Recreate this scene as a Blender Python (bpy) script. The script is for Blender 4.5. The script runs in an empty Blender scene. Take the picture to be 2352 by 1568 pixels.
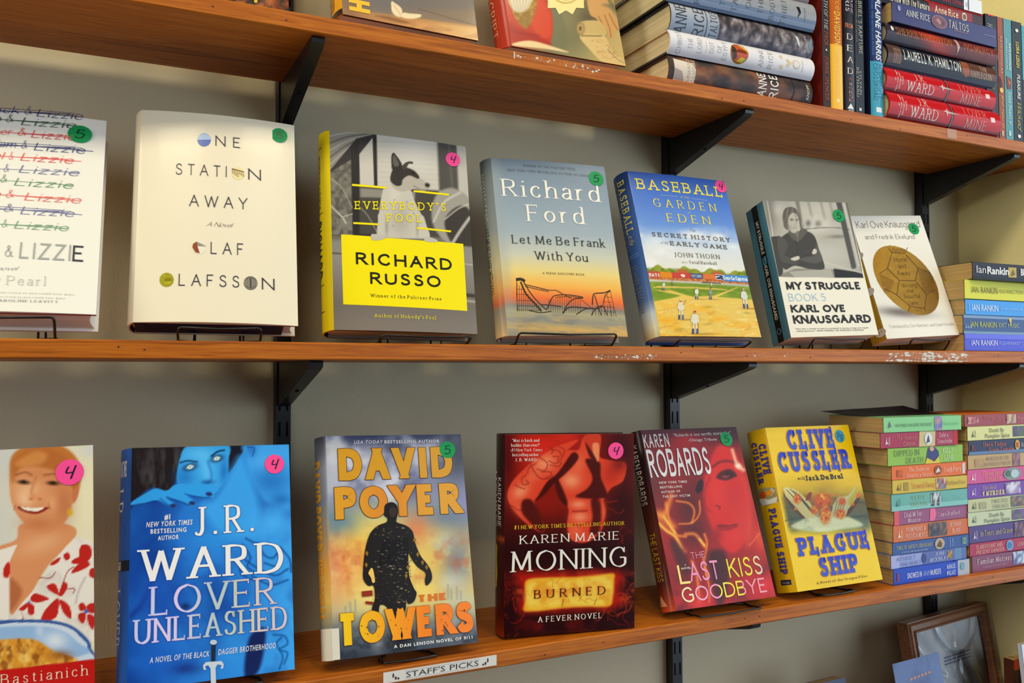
import bpy, math, random
import numpy as np
from mathutils import Matrix, Vector
from mathutils.geometry import tessellate_polygon
C = bpy.context.scene.collection
SC = bpy.context.scene
RAD = math.radians

def s2l(c):
    """sRGB 0-255 triple -> linear rgb"""
    out = []
    for v in c[:3]:
        v = v / 255.0
        out.append(v / 12.92 if v <= 0.04045 else ((v + 0.055) / 1.055) ** 2.4)
    return tuple(out)

# ------------------------------------------------------------------ camera
YAW, PITCH, ROLL = 0.450134, 0.037686, -0.003188
CAM = (0.0, -1.06811, -0.03271)
_f = Vector((math.sin(YAW) * math.cos(PITCH), math.cos(YAW) * math.cos(PITCH), math.sin(PITCH)))
_r = Vector((math.cos(YAW), -math.sin(YAW), 0))
_u = _r.cross(_f)
_r2 = _r * math.cos(ROLL) + _u * math.sin(ROLL)
_u2 = -_r * math.sin(ROLL) + _u * math.cos(ROLL)
cd = bpy.data.cameras.new('camera'); cam = bpy.data.objects.new('camera', cd); C.objects.link(cam)
cam.matrix_world = Matrix(((_r2.x, _u2.x, -_f.x, CAM[0]), (_r2.y, _u2.y, -_f.y, CAM[1]), (_r2.z, _u2.z, -_f.z, CAM[2]), (0, 0, 0, 1)))
cd.sensor_width = 36.0
cd.lens = 1976.38 * 36.0 / 2352.0
cd.clip_start = 0.02
cd.dof.use_dof = True
cd.dof.focus_distance = 1.16
cd.dof.aperture_fstop = 14.0
SC.camera = cam
# ------------------------------------------------------------------ light
SC.view_settings.view_transform = 'Standard'
SC.view_settings.look = 'None'
SC.view_settings.gamma = 1.0
SC.view_settings.use_curve_mapping = False
SC.view_settings.exposure = 0.0
w = bpy.data.worlds.new('room_air'); SC.world = w; w.use_nodes = True
bg = w.node_tree.nodes['Background']
bg.inputs[0].default_value = (*s2l((206, 212, 224)), 1); bg.inputs[1].default_value = 0.07

def area(name, loc, target, sx, sy, power, col, spread=180):
    l = bpy.data.lights.new(name, 'AREA'); l.shape = 'RECTANGLE'; l.size = sx; l.size_y = sy
    l.energy = power; l.color = col; l.spread = RAD(spread)
    o = bpy.data.objects.new(name, l); C.objects.link(o); o.location = loc
    o.rotation_euler = (Vector(target) - Vector(loc)).to_track_quat('-Z', 'Y').to_euler()
    return o
# warm ceiling fittings in a row above and in front of the shelves
for i, x in enumerate((-1.40, -0.42, 0.52, 1.66)):
    area('ceiling_lamp_light', (x, -1.72, 2.2), (x + 0.10, -0.05, 0.0), 0.46, 0.46, 14.5, (1.0, 0.87, 0.62))
# daylight from a shop window behind and to the right of the camera
area('window_daylight', (3.2, -2.1, 0.1), (0.9, -0.1, -0.1), 4.4, 3.0, 112.0, (0.69, 0.84, 1.0))
area('front_left_fill_light', (-1.4, -3.0, 1.0), (0.5, 0.0, -0.1), 1.4, 1.8, 10.0, (0.86, 0.93, 1.0))  # unseen cool fill from the front left
# unseen fill from the left, added to brighten the right wall
area('left_fill_light', (-3.0, -1.1, 0.9), (1.4, -0.1, 0.0), 1.0, 1.4, 46.0, (1.0, 0.93, 0.78))

# ------------------------------------------------------------------ materials
MATS = {}
def newmat(name):
    m = bpy.data.materials.new(name); m.use_nodes = True
    nt = m.node_tree; b = nt.nodes['Principled BSDF']; MATS[name] = m
    return m, nt, b
def N(nt, kind, **kw):
    n = nt.nodes.new(kind)
    for k, v in kw.items():
        setattr(n, k, v)
    return n
def ink_mat(name, rough, coat=0.0, spec=0.5, coatr=0.1):
    m, nt, b = newmat(name)
    a = N(nt, 'ShaderNodeAttribute', attribute_name='ink'); nt.links.new(a.outputs['Color'], b.inputs['Base Color'])
    b.inputs['Roughness'].default_value = rough
    b.inputs['Specular IOR Level'].default_value = spec
    b.inputs['Coat Weight'].default_value = coat; b.inputs['Coat Roughness'].default_value = coatr
    nz = N(nt, 'ShaderNodeTexNoise'); nz.inputs['Scale'].default_value = 60; nz.inputs['Detail'].default_value = 3
    tc = N(nt, 'ShaderNodeTexCoord'); nt.links.new(tc.outputs['Object'], nz.inputs['Vector'])
    mr = N(nt, 'ShaderNodeMapRange'); mr.inputs['To Min'].default_value = rough * 0.85; mr.inputs['To Max'].default_value = rough * 1.15
    nt.links.new(nz.outputs['Fac'], mr.inputs['Value']); nt.links.new(mr.outputs['Result'], b.inputs['Roughness'])
    return m
ink_mat('printed_gloss', 0.25, 0.08, 0.18, 0.08)
ink_mat('printed_satin', 0.45, 0.0, 0.22, 0.3)
ink_mat('printed_matte', 0.62, 0.0, 0.2)
def flat_mat(name, col, rough=0.5, spec=0.5, metal=0.0, var=0.06, scale=40, bump=0.0, coat=0.0):
    m, nt, b = newmat(name)
    tc = N(nt, 'ShaderNodeTexCoord')
    nz = N(nt, 'ShaderNodeTexNoise'); nz.inputs['Scale'].default_value = scale; nz.inputs['Detail'].default_value = 5
    nt.links.new(tc.outputs['Object'], nz.inputs['Vector'])
    cr = N(nt, 'ShaderNodeValToRGB'); l = s2l(col)
    cr.color_ramp.elements[0].color = (*[v * (1 - var) for v in l], 1); cr.color_ramp.elements[1].color = (*[min(1, v * (1 + var)) for v in l], 1)
    cr.color_ramp.elements[0].position = .3; cr.color_ramp.elements[1].position = .7
    nt.links.new(nz.outputs['Fac'], cr.inputs['Fac']); nt.links.new(cr.outputs['Color'], b.inputs['Base Color'])
    b.inputs['Roughness'].default_value = rough; b.inputs['Specular IOR Level'].default_value = spec; b.inputs['Metallic'].default_value = metal
    b.inputs['Coat Weight'].default_value = coat
    if bump:
        bp = N(nt, 'ShaderNodeBump'); bp.inputs['Strength'].default_value = bump; bp.inputs['Distance'].default_value = 0.002
        nt.links.new(nz.outputs['Fac'], bp.inputs['Height']); nt.links.new(bp.outputs['Normal'], b.inputs['Normal'])
    return m
flat_mat('black_enamel', (22, 23, 27), 0.38, 0.5, var=.1)
flat_mat('black_wire', (12, 12, 13), 0.25, 0.6, var=.1)
flat_mat('slot_dark', (6, 6, 7), 0.8, 0.1)
flat_mat('board', (60, 52, 50), 0.8, 0.2)
flat_mat('chipped_paint', (222, 214, 200), 0.7, 0.2)
flat_mat('tape', (176, 118, 74), 0.3, 0.5)
flat_mat('floor_boards', (58, 44, 34), 0.5)
flat_mat('ceiling_paint', (206, 202, 190), 0.8)
flat_mat('right_wall_paint', (244, 232, 168), 0.75, 0.25, var=.02, scale=260, bump=.25)
def wall_mat():
    m, nt, b = newmat('cream_wall_paint')
    tc = N(nt, 'ShaderNodeTexCoord')
    mp = N(nt, 'ShaderNodeMapping'); mp.inputs['Scale'].default_value = (1.0, 1.0, 0.35)
    nt.links.new(tc.outputs['Object'], mp.inputs['Vector'])
    nz = N(nt, 'ShaderNodeTexNoise'); nz.inputs['Scale'].default_value = 420; nz.inputs['Detail'].default_value = 6; nz.inputs['Roughness'].default_value = .7
    nt.links.new(mp.outputs['Vector'], nz.inputs['Vector'])
    n2 = N(nt, 'ShaderNodeTexNoise'); n2.inputs['Scale'].default_value = 5; n2.inputs['Detail'].default_value = 4
    nt.links.new(tc.outputs['Object'], n2.inputs['Vector'])
    cr = N(nt, 'ShaderNodeValToRGB'); a = s2l((206, 196, 162)); c2 = s2l((216, 206, 172))
    cr.color_ramp.elements[0].color = (*a, 1); cr.color_ramp.elements[1].color = (*c2, 1)
    nt.links.new(n2.outputs['Fac'], cr.inputs['Fac'])
    # a few thin hairline scratches and chips
    vo = N(nt, 'ShaderNodeTexVoronoi', feature='DISTANCE_TO_EDGE'); vo.inputs['Scale'].default_value = 3.1
    nt.links.new(tc.outputs['Object'], vo.inputs['Vector'])
    nt.links.new(cr.outputs['Color'], b.inputs['Base Color'])
    bp = N(nt, 'ShaderNodeBump'); bp.inputs['Strength'].default_value = .35; bp.inputs['Distance'].default_value = 0.0012
    nt.links.new(nz.outputs['Fac'], bp.inputs['Height']); nt.links.new(bp.outputs['Normal'], b.inputs['Normal'])
    b.inputs['Roughness'].default_value = .7; b.inputs['Specular IOR Level'].default_value = .3
wall_mat()
def wood_mat(name, c0, c1, c2, rough=.46):
    m, nt, b = newmat(name); b.inputs['Specular IOR Level'].default_value = .3
    tc = N(nt, 'ShaderNodeTexCoord')
    mp = N(nt, 'ShaderNodeMapping'); mp.inputs['Scale'].default_value = (2.2, 26, 60)
    nt.links.new(tc.outputs['Object'], mp.inputs['Vector'])
    nz = N(nt, 'ShaderNodeTexNoise'); nz.inputs['Scale'].default_value = 3.2; nz.inputs['Detail'].default_value = 7; nz.inputs['Distortion'].default_value = 1.2; nz.inputs['Roughness'].default_value = .62
    nt.links.new(mp.outputs['Vector'], nz.inputs['Vector'])
    m2 = N(nt, 'ShaderNodeMapping'); m2.inputs['Scale'].default_value = (14, 120, 320)
    nt.links.new(tc.outputs['Object'], m2.inputs['Vector'])
    n2 = N(nt, 'ShaderNodeTexNoise'); n2.inputs['Scale'].default_value = 3; n2.inputs['Detail'].default_value = 4
    nt.links.new(m2.outputs['Vector'], n2.inputs['Vector'])
    mx = N(nt, 'ShaderNodeMath', operation='ADD'); m3 = N(nt, 'ShaderNodeMath', operation='MULTIPLY'); m3.inputs[1].default_value = .28
    nt.links.new(n2.outputs['Fac'], m3.inputs[0]); nt.links.new(nz.outputs['Fac'], mx.inputs[0]); nt.links.new(m3.outputs[0], mx.inputs[1])
    cr = N(nt, 'ShaderNodeValToRGB')
    e = cr.color_ramp.elements; e[0].position = .42; e[0].color = (*s2l(c0), 1); e[1].position = .84; e[1].color = (*s2l(c2), 1)
    k = e.new(.62); k.color = (*s2l(c1), 1)
    nt.links.new(mx.outputs[0], cr.inputs['Fac']); nt.links.new(cr.outputs['Color'], b.inputs['Base Color'])
    b.inputs['Roughness'].default_value = rough; b.inputs['Specular IOR Level'].default_value = .3
    bp = N(nt, 'ShaderNodeBump'); bp.inputs['Strength'].default_value = .12; bp.inputs['Distance'].default_value = .001
    nt.links.new(n2.outputs['Fac'], bp.inputs['Height']); nt.links.new(bp.outputs['Normal'], b.inputs['Normal'])
wood_mat('stained_pine', (136, 66, 6), (178, 94, 12), (200, 116, 28))
wood_mat('frame_oak', (104, 66, 42), (128, 86, 58), (146, 102, 72), .3)
def paper_mat(name, c):
    m, nt, b = newmat(name)
    tc = N(nt, 'ShaderNodeTexCoord')
    mp = N(nt, 'ShaderNodeMapping'); mp.inputs['Scale'].default_value = (6, 1500, 6)
    nt.links.new(tc.outputs['Object'], mp.inputs['Vector'])
    nz = N(nt, 'ShaderNodeTexNoise'); nz.inputs['Scale'].default_value = 1.0; nz.inputs['Detail'].default_value = 3
    nt.links.new(mp.outputs['Vector'], nz.inputs['Vector'])
    cr = N(nt, 'ShaderNodeValToRGB'); l = s2l(c)
    cr.color_ramp.elements[0].position = .3; cr.color_ramp.elements[1].position = .7
    cr.color_ramp.elements[0].color = (*[v * .74 for v in l], 1); cr.color_ramp.elements[1].color = (*[min(1, v * 1.1) for v in l], 1)
    nt.links.new(nz.outputs['Fac'], cr.inputs['Fac']); nt.links.new(cr.outputs['Color'], b.inputs['Base Color'])
    bp = N(nt, 'ShaderNodeBump'); bp.inputs['Strength'].default_value = .5; bp.inputs['Distance'].default_value = .0006
    nt.links.new(nz.outputs['Fac'], bp.inputs['Height']); nt.links.new(bp.outputs['Normal'], b.inputs['Normal'])
    b.inputs['Roughness'].default_value = .85; b.inputs['Specular IOR Level'].default_value = .15
paper_mat('pages_white', (226, 220, 208))
paper_mat('pages_cream', (222, 206, 160))
paper_mat('pages_tan', (196, 164, 108))
def film_mat():
    m, nt, b = newmat('plastic_wrap')
    b.inputs['Base Color'].default_value = (1, 1, 1, 1); b.inputs['Roughness'].default_value = .08
    b.inputs['Transmission Weight'].default_value = 1.0; b.inputs['IOR'].default_value = 1.25
    b.inputs['Specular IOR Level'].default_value = .9
    nt2 = nt
    tr = N(nt2, 'ShaderNodeBsdfTransparent'); gl = N(nt2, 'ShaderNodeBsdfGlossy'); gl.inputs['Roughness'].default_value = .12
    fr = N(nt2, 'ShaderNodeLayerWeight'); fr.inputs['Blend'].default_value = .55
    mxs = N(nt2, 'ShaderNodeMixShader'); nt2.links.new(fr.outputs['Fresnel'], mxs.inputs[0])
    nt2.links.new(tr.outputs[0], mxs.inputs[1]); nt2.links.new(gl.outputs[0], mxs.inputs[2])
    nt2.links.new(mxs.outputs[0], nt2.nodes['Material Output'].inputs['Surface'])
film_mat()

# ------------------------------------------------------------------ mesh helpers
class MB:
    """collects vertices, faces and one ink colour per vertex; build() links ONE mesh object"""
    def __init__(s): s.v = []; s.f = []; s.c = []; s.m = []
    def add(s, verts, faces, col=(0.5, 0.5, 0.5), mi=0):
        o = len(s.v); s.v += [tuple(v) for v in verts]
        if len(col) == len(verts) and hasattr(col[0], '__len__'): s.c += [tuple(c) for c in col]
        else: s.c += [tuple(col)] * len(verts)
        s.f += [tuple(i + o for i in f) for f in faces]; s.m += [mi] * len(faces)
    def box(s, x0, x1, y0, y1, z0, z1, col=(.5, .5, .5), mi=0):
        s.add([(x0, y0, z0), (x1, y0, z0), (x1, y1, z0), (x0, y1, z0), (x0, y0, z1), (x1, y0, z1), (x1, y1, z1), (x0, y1, z1)],
              [(0, 3, 2, 1), (4, 5, 6, 7), (0, 1, 5, 4), (1, 2, 6, 5), (2, 3, 7, 6), (3, 0, 4, 7)], col, mi)
    def prism(s, prof, z0, z1, col=(.5, .5, .5), mi=0):
        n = len(prof)
        vs = [(x, y, z0) for x, y in prof] + [(x, y, z1) for x, y in prof]
        fs = [(i, (i + 1) % n, n + (i + 1) % n, n + i) for i in range(n)]
        for t in tessellate_polygon([[Vector((x, y, 0)) for x, y in prof]]):
            fs.append(tuple(t)[::-1]); fs.append(tuple(i + n for i in t))
        s.add(vs, fs, col, mi)
    def tube(s, pts, r, n=8, col=(.5, .5, .5), mi=0):
        pts = [Vector(p) for p in pts]; rings = []; up = Vector((0.13, 0.27, 0.95))
        for i, p in enumerate(pts):
            d = (pts[min(i + 1, len(pts) - 1)] - pts[max(i - 1, 0)]).normalized()
            a = d.cross(up)
            if a.length < 1e-3: a = d.cross(Vector((1, 0, 0)))
            a.normalize(); b = d.cross(a)
            rings.append([p + (a * math.cos(2 * math.pi * k / n) + b * math.sin(2 * math.pi * k / n)) * r for k in range(n)])
        vs = [v for ring in rings for v in ring]
        fs = [(i * n + k, i * n + (k + 1) % n, (i + 1) * n + (k + 1) % n, (i + 1) * n + k) for i in range(len(pts) - 1) for k in range(n)]
        fs.append(tuple(range(n))[::-1]); fs.append(tuple((len(pts) - 1) * n + k for k in range(n)))
        s.add(vs, fs, col, mi)
    def build(s, name, mats, parent=None, smooth=False):
        me = bpy.data.meshes.new(name); me.from_pydata(s.v, [], s.f)
        if not isinstance(mats, (list, tuple)): mats = [mats]
        for m in mats: me.materials.append(MATS[m])
        if len(mats) > 1: me.polygons.foreach_set('material_index', s.m)
        at = me.color_attributes.new('ink', 'FLOAT_COLOR', 'POINT')
        arr = np.ones((len(s.v), 4), np.float32); arr[:, :3] = np.array(s.c, np.float32).reshape(-1, 3)
        at.data.foreach_set('color', arr.ravel())
        if smooth: me.polygons.foreach_set('use_smooth', [True] * len(me.polygons))
        me.update(); o = bpy.data.objects.new(name, me); C.objects.link(o)
        if parent is not None: o.parent = parent
        return o
def tag(o, label=None, cat=None, group=None, kind=None):
    if label: o['label'] = label
    if cat: o['category'] = cat
    if group: o['group'] = group
    if kind: o['kind'] = kind
    return o
def empty(name, M):
    o = bpy.data.objects.new(name, None); C.objects.link(o); o.empty_display_size = .02; o.matrix_world = M
    return o
def pose(x, y, z, yaw=0, tilt=0, roll=0):
    cz, sz = math.cos(RAD(yaw)), math.sin(RAD(yaw)); ct, st = math.cos(RAD(tilt)), math.sin(RAD(tilt)); cr, sr = math.cos(RAD(roll)), math.sin(RAD(roll))
    Rz = Matrix(((cz, -sz, 0), (sz, cz, 0), (0, 0, 1))); Rx = Matrix(((1, 0, 0), (0, ct, st), (0, -st, ct))); Ry = Matrix(((cr, 0, sr), (0, 1, 0), (-sr, 0, cr)))
    M = (Rz @ Rx @ Ry).to_4x4(); M.translation = (x, y, z)
    return M

# ------------------------------------------------------------------ lettering
def sm(pts, k=6, closed=False):
    """Catmull-Rom through points"""
    P = [np.array(p, float) for p in pts]; n = len(P); out = []
    for i in range(n if closed else n - 1):
        p0 = P[(i - 1) % n] if closed or i > 0 else P[0] * 2 - P[1]
        p1 = P[i]; p2 = P[(i + 1) % n]
        p3 = P[(i + 2) % n] if closed or i + 2 < n else P[-1] * 2 - P[-2]
        for j in range(k):
            t = j / k
            out.append(.5 * ((2 * p1) + (-p0 + p2) * t + (2 * p0 - 5 * p1 + 4 * p2 - p3) * t * t + (-p0 + 3 * p1 - 3 * p2 + p3) * t ** 3))
    if not closed: out.append(P[-1])
    return [tuple(p) for p in out]
# stroke skeletons on a 10-unit cap height; '~' = smooth curve
GL = {
'A': (8, '0,0 4,10|4,10 8,0|1.5,3.7 6.5,3.7'), 'B': (6.4, '0,0 0,10|~0,10 3,10 5.2,9.4 5.7,7.7 5,6 3,5.3 0,5.3|~0,5.3 3.4,5.3 5.8,4.5 6.4,2.7 5.7,.8 3.5,0 0,0'),
'C': (8, '~7.6,7.6 6.4,9.5 4.4,10 1.5,8.6 0,5 1.5,1.4 4.4,0 6.5,.5 7.8,2.3'), 'D': (8, '0,0 0,10|~0,10 3,10 6.5,8.7 8,5 6.5,1.3 3,0 0,0'),
'E': (5.8, '0,0 0,10|0,10 5.5,10|0,5.2 4.6,5.2|0,0 5.8,0'), 'F': (5.5, '0,0 0,10|0,10 5.5,10|0,5.2 4.5,5.2'),
'G': (8.3, '~7.6,7.8 6.4,9.5 4.4,10 1.5,8.6 0,5 1.5,1.4 4.4,0 6.7,.4 8.1,1.4|8.1,1.4 8.1,4.7|5.2,4.7 8.1,4.7'), 'H': (7.6, '0,0 0,10|7.6,0 7.6,10|0,5.2 7.6,5.2'),
'I': (.6, '.3,0 .3,10'), 'J': (4, '~3.6,10 3.6,4 3.5,1.6 2.6,.2 1.2,0 0,.8'), 'K': (7, '0,0 0,10|0,4 6.3,10|2.3,6.2 7,0'), 'L': (5.4, '0,0 0,10|0,0 5.4,0'),
'M': (9.6, '.4,0 .8,10|.8,10 4.8,.8|4.8,.8 8.8,10|8.8,10 9.2,0'), 'N': (8, '0,0 0,10|0,10 8,0|8,0 8,10'), 'O': (9.4, '~4.7,10 1.4,8.5 0,5 1.4,1.5 4.7,0 8,1.5 9.4,5 8,8.5 4.7,10'),
'P': (6, '0,0 0,10|~0,10 3,10 5.4,9.3 6,7.4 5.4,5.6 3,4.8 0,4.8'), 'Q': (9.4, '~4.7,10 1.4,8.5 0,5 1.4,1.5 4.7,0 8,1.5 9.4,5 8,8.5 4.7,10|5.5,2.8 9.2,-1.2'),
'R': (6.8, '0,0 0,10|~0,10 3,10 5.3,9.3 5.9,7.5 5.3,5.8 3,5.1 0,5.1|2.8,5.1 6.8,0'), 'S': (6, '~5.5,8 4.7,9.5 3.1,10 1.3,9.4 .5,7.8 1.2,6.2 3.1,5.3 5,4.3 5.8,2.5 5.1,.8 3,0 1,.5 .1,2.2'),
'T': (7, '3.5,0 3.5,10|0,10 7,10'), 'U': (7.4, '~0,10 0,4.2 .7,1.3 3.7,0 6.7,1.3 7.4,4.2 7.4,10'), 'V': (7.8, '0,10 3.9,0|3.9,0 7.8,10'), 'W': (12, '0,10 3.2,0|3.2,0 6,9.6|6,9.6 8.8,0|8.8,0 12,10'),
'X': (7.4, '0,0 7,10|.4,10 7.4,0'), 'Y': (7.4, '0,10 3.7,4.7|7.4,10 3.7,4.7|3.7,0 3.7,4.7'), 'Z': (6.8, '.3,10 6.6,10|6.6,10 0,0|0,0 6.8,0'),
'a': (4.8, '4.4,0 4.4,4.6|~4.4,4.6 4.1,6.1 2.5,6.7 1,6.2 .5,5.2|~4.4,3.8 2,3.4 .3,2.6 .2,1.1 1.6,0 3.4,.6 4.4,1.8'), 'b': (5.4, '0,0 0,10.6|~0,4.5 1.2,6.3 3,6.6 4.8,5.6 5.4,3.3 4.8,1 3,0 1.2,.3 0,1.6'),
'c': (4.8, '~4.6,5.2 3.8,6.4 2.6,6.6 .8,5.6 0,3.3 .8,1 2.6,0 4,.4 4.8,1.6'), 'd': (5.4, '5.4,0 5.4,10.6|~5.4,4.5 4.2,6.3 2.4,6.6 .6,5.6 0,3.3 .6,1 2.4,0 4.2,.3 5.4,1.6'),
'e': (5, '0,3.5 5,3.5|~5,3.5 4.5,5.7 2.7,6.6 .8,5.6 0,3.3 .8,1 2.8,0 4.2,.4 5,1.6'), 'f': (3.4, '~3.6,9.8 2.8,10.6 1.7,10 1.3,8.2 1.3,0|0,6.6 3,6.6'),
'g': (5.4, '~5.3,6.6 5.3,0 4.6,-2.4 2.4,-3.2 .4,-2.3|~5.3,4.5 4.2,6.3 2.4,6.6 .6,5.6 0,3.3 .6,1 2.4,0 4.2,.3 5.3,1.6'), 'h': (5.2, '0,0 0,10.6|~0,4.2 1.4,6.1 3.1,6.6 4.8,5.8 5.1,4.2 5.1,0'),
'i': (.6, '.3,0 .3,6.6|.3,8.8 .3,9.6'), 'j': (1.4, '~1.2,6.6 1.2,-1 .8,-2.6 -.6,-3.2|1.2,8.8 1.2,9.6'), 'k': (5, '0,0 0,10.6|0,2.6 4.4,6.6|1.6,4.2 5,0'), 'l': (.6, '.3,0 .3,10.6'),
'm': (8.6, '0,0 0,6.6|~0,4.4 1.2,6.1 2.5,6.6 3.9,5.9 4.3,4.3 4.3,0|~4.3,4.4 5.5,6.1 6.8,6.6 8.2,5.9 8.6,4.3 8.6,0'), 'n': (5.1, '0,0 0,6.6|~0,4.2 1.4,6.1 3.1,6.6 4.7,5.8 5.1,4.2 5.1,0'),
'o': (5.5, '~2.75,6.6 .8,5.6 0,3.3 .8,1 2.75,0 4.7,1 5.5,3.3 4.7,5.6 2.75,6.6'), 'p': (5.4, '0,-3.2 0,6.6|~0,4.5 1.2,6.3 3,6.6 4.8,5.6 5.4,3.3 4.8,1 3,0 1.2,.3 0,1.6'), 'q': (5.4, '5.4,-3.2 5.4,6.6|~5.4,4.5 4.2,6.3 2.4,6.6 .6,5.6 0,3.3 .6,1 2.4,0 4.2,.3 5.4,1.6'),
'r': (3.2, '0,0 0,6.6|~0,4 1,6 2.2,6.6 3.2,6.3'), 's': (4, '~3.7,5.4 3.1,6.4 2,6.6 .8,6.2 .4,5 1,4 2.2,3.4 3.5,2.7 3.9,1.6 3.3,.4 2,0 .7,.4 0,1.4'), 't': (3.2, '~1.2,8.6 1.2,1.6 1.7,.2 2.6,0 3.3,.5|0,6.6 3.1,6.6'),
'u': (5.1, '5.1,0 5.1,6.6|~0,6.6 0,2.4 .5,.7 2,0 3.7,.6 5.1,2.4'), 'v': (5.2, '0,6.6 2.6,0|2.6,0 5.2,6.6'), 'w': (8, '0,6.6 2.1,0|2.1,0 4,6.4|4,6.4 5.9,0|5.9,0 8,6.6'), 'x': (5, '0,0 4.8,6.6|.2,6.6 5,0'),
'y': (5.2, '0,6.6 2.7,.2|~5.2,6.6 2.4,-1 1.4,-2.8 -.2,-3.2'), 'z': (4.6, '.2,6.6 4.5,6.6|4.5,6.6 0,0|0,0 4.6,0'),
'0': (6, '~3,10 .8,8.6 0,5 .8,1.4 3,0 5.2,1.4 6,5 5.2,8.6 3,10'), '1': (2.4, '.0,8.2 2,10|2,10 2,0'), '2': (5.8, '~.3,7.6 1.2,9.5 3,10 5,9.2 5.5,7.2 4.2,4.6 0,0|0,0 5.8,0'),
'3': (5.8, '~.4,8.6 1.6,9.8 3.4,9.8 5.2,8.6 4.8,6.2 2.4,5.3|~2.4,5.3 5,4.8 5.8,2.8 4.8,.6 2.6,0 .2,1.4'), '4': (5.4, '~1.2,9.6 .5,6 1.2,4.4 4.6,5|5.2,10 4.2,0'), '5': (5.6, '5.2,10 1,10|1,10 .6,5.6|~.6,5.6 3,6.2 5.2,5 5.6,3 4.6,.8 2.4,0 .1,1.2'),
'9': (5.8, '~5.6,6.8 4.6,4.6 2.8,4 .8,4.9 .2,7 1,9.2 3,10 5,9 5.7,6.6 5.2,3 3.6,.5 1,0'), '/': (4, '0,-.6 4,10.6'), '#': (6.4, '1.6,0 2.6,10|4,0 5,10|0,3.4 6,3.4|.4,6.8 6.4,6.8'),
'&': (8, '~8,0 3.4,6 2,8.4 3.2,10 4.6,8.6 3.6,6.6 .8,4.2 .2,2 2,0 4.6,.4 7.2,4.8'), '.': (.8, '.4,0 .4,.9'), ',': (.8, '.6,.9 .1,-1.4'), "'": (.8, '.5,10 .3,7.6'), '"': (2, '.3,10 .3,7.8|1.6,10 1.6,7.8'),
'-': (3.4, '0,3.8 3.4,3.8'), '!': (.6, '.3,10 .3,3|.3,0 .3,.9'), ':': (.6, '.3,0 .3,.9|.3,5.4 .3,6.3'), '*': (3, '1.5,6 1.5,10|0,7 3,9|0,9 3,7'), '_': (6, '0,3.8 6,3.8'),
}
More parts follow.
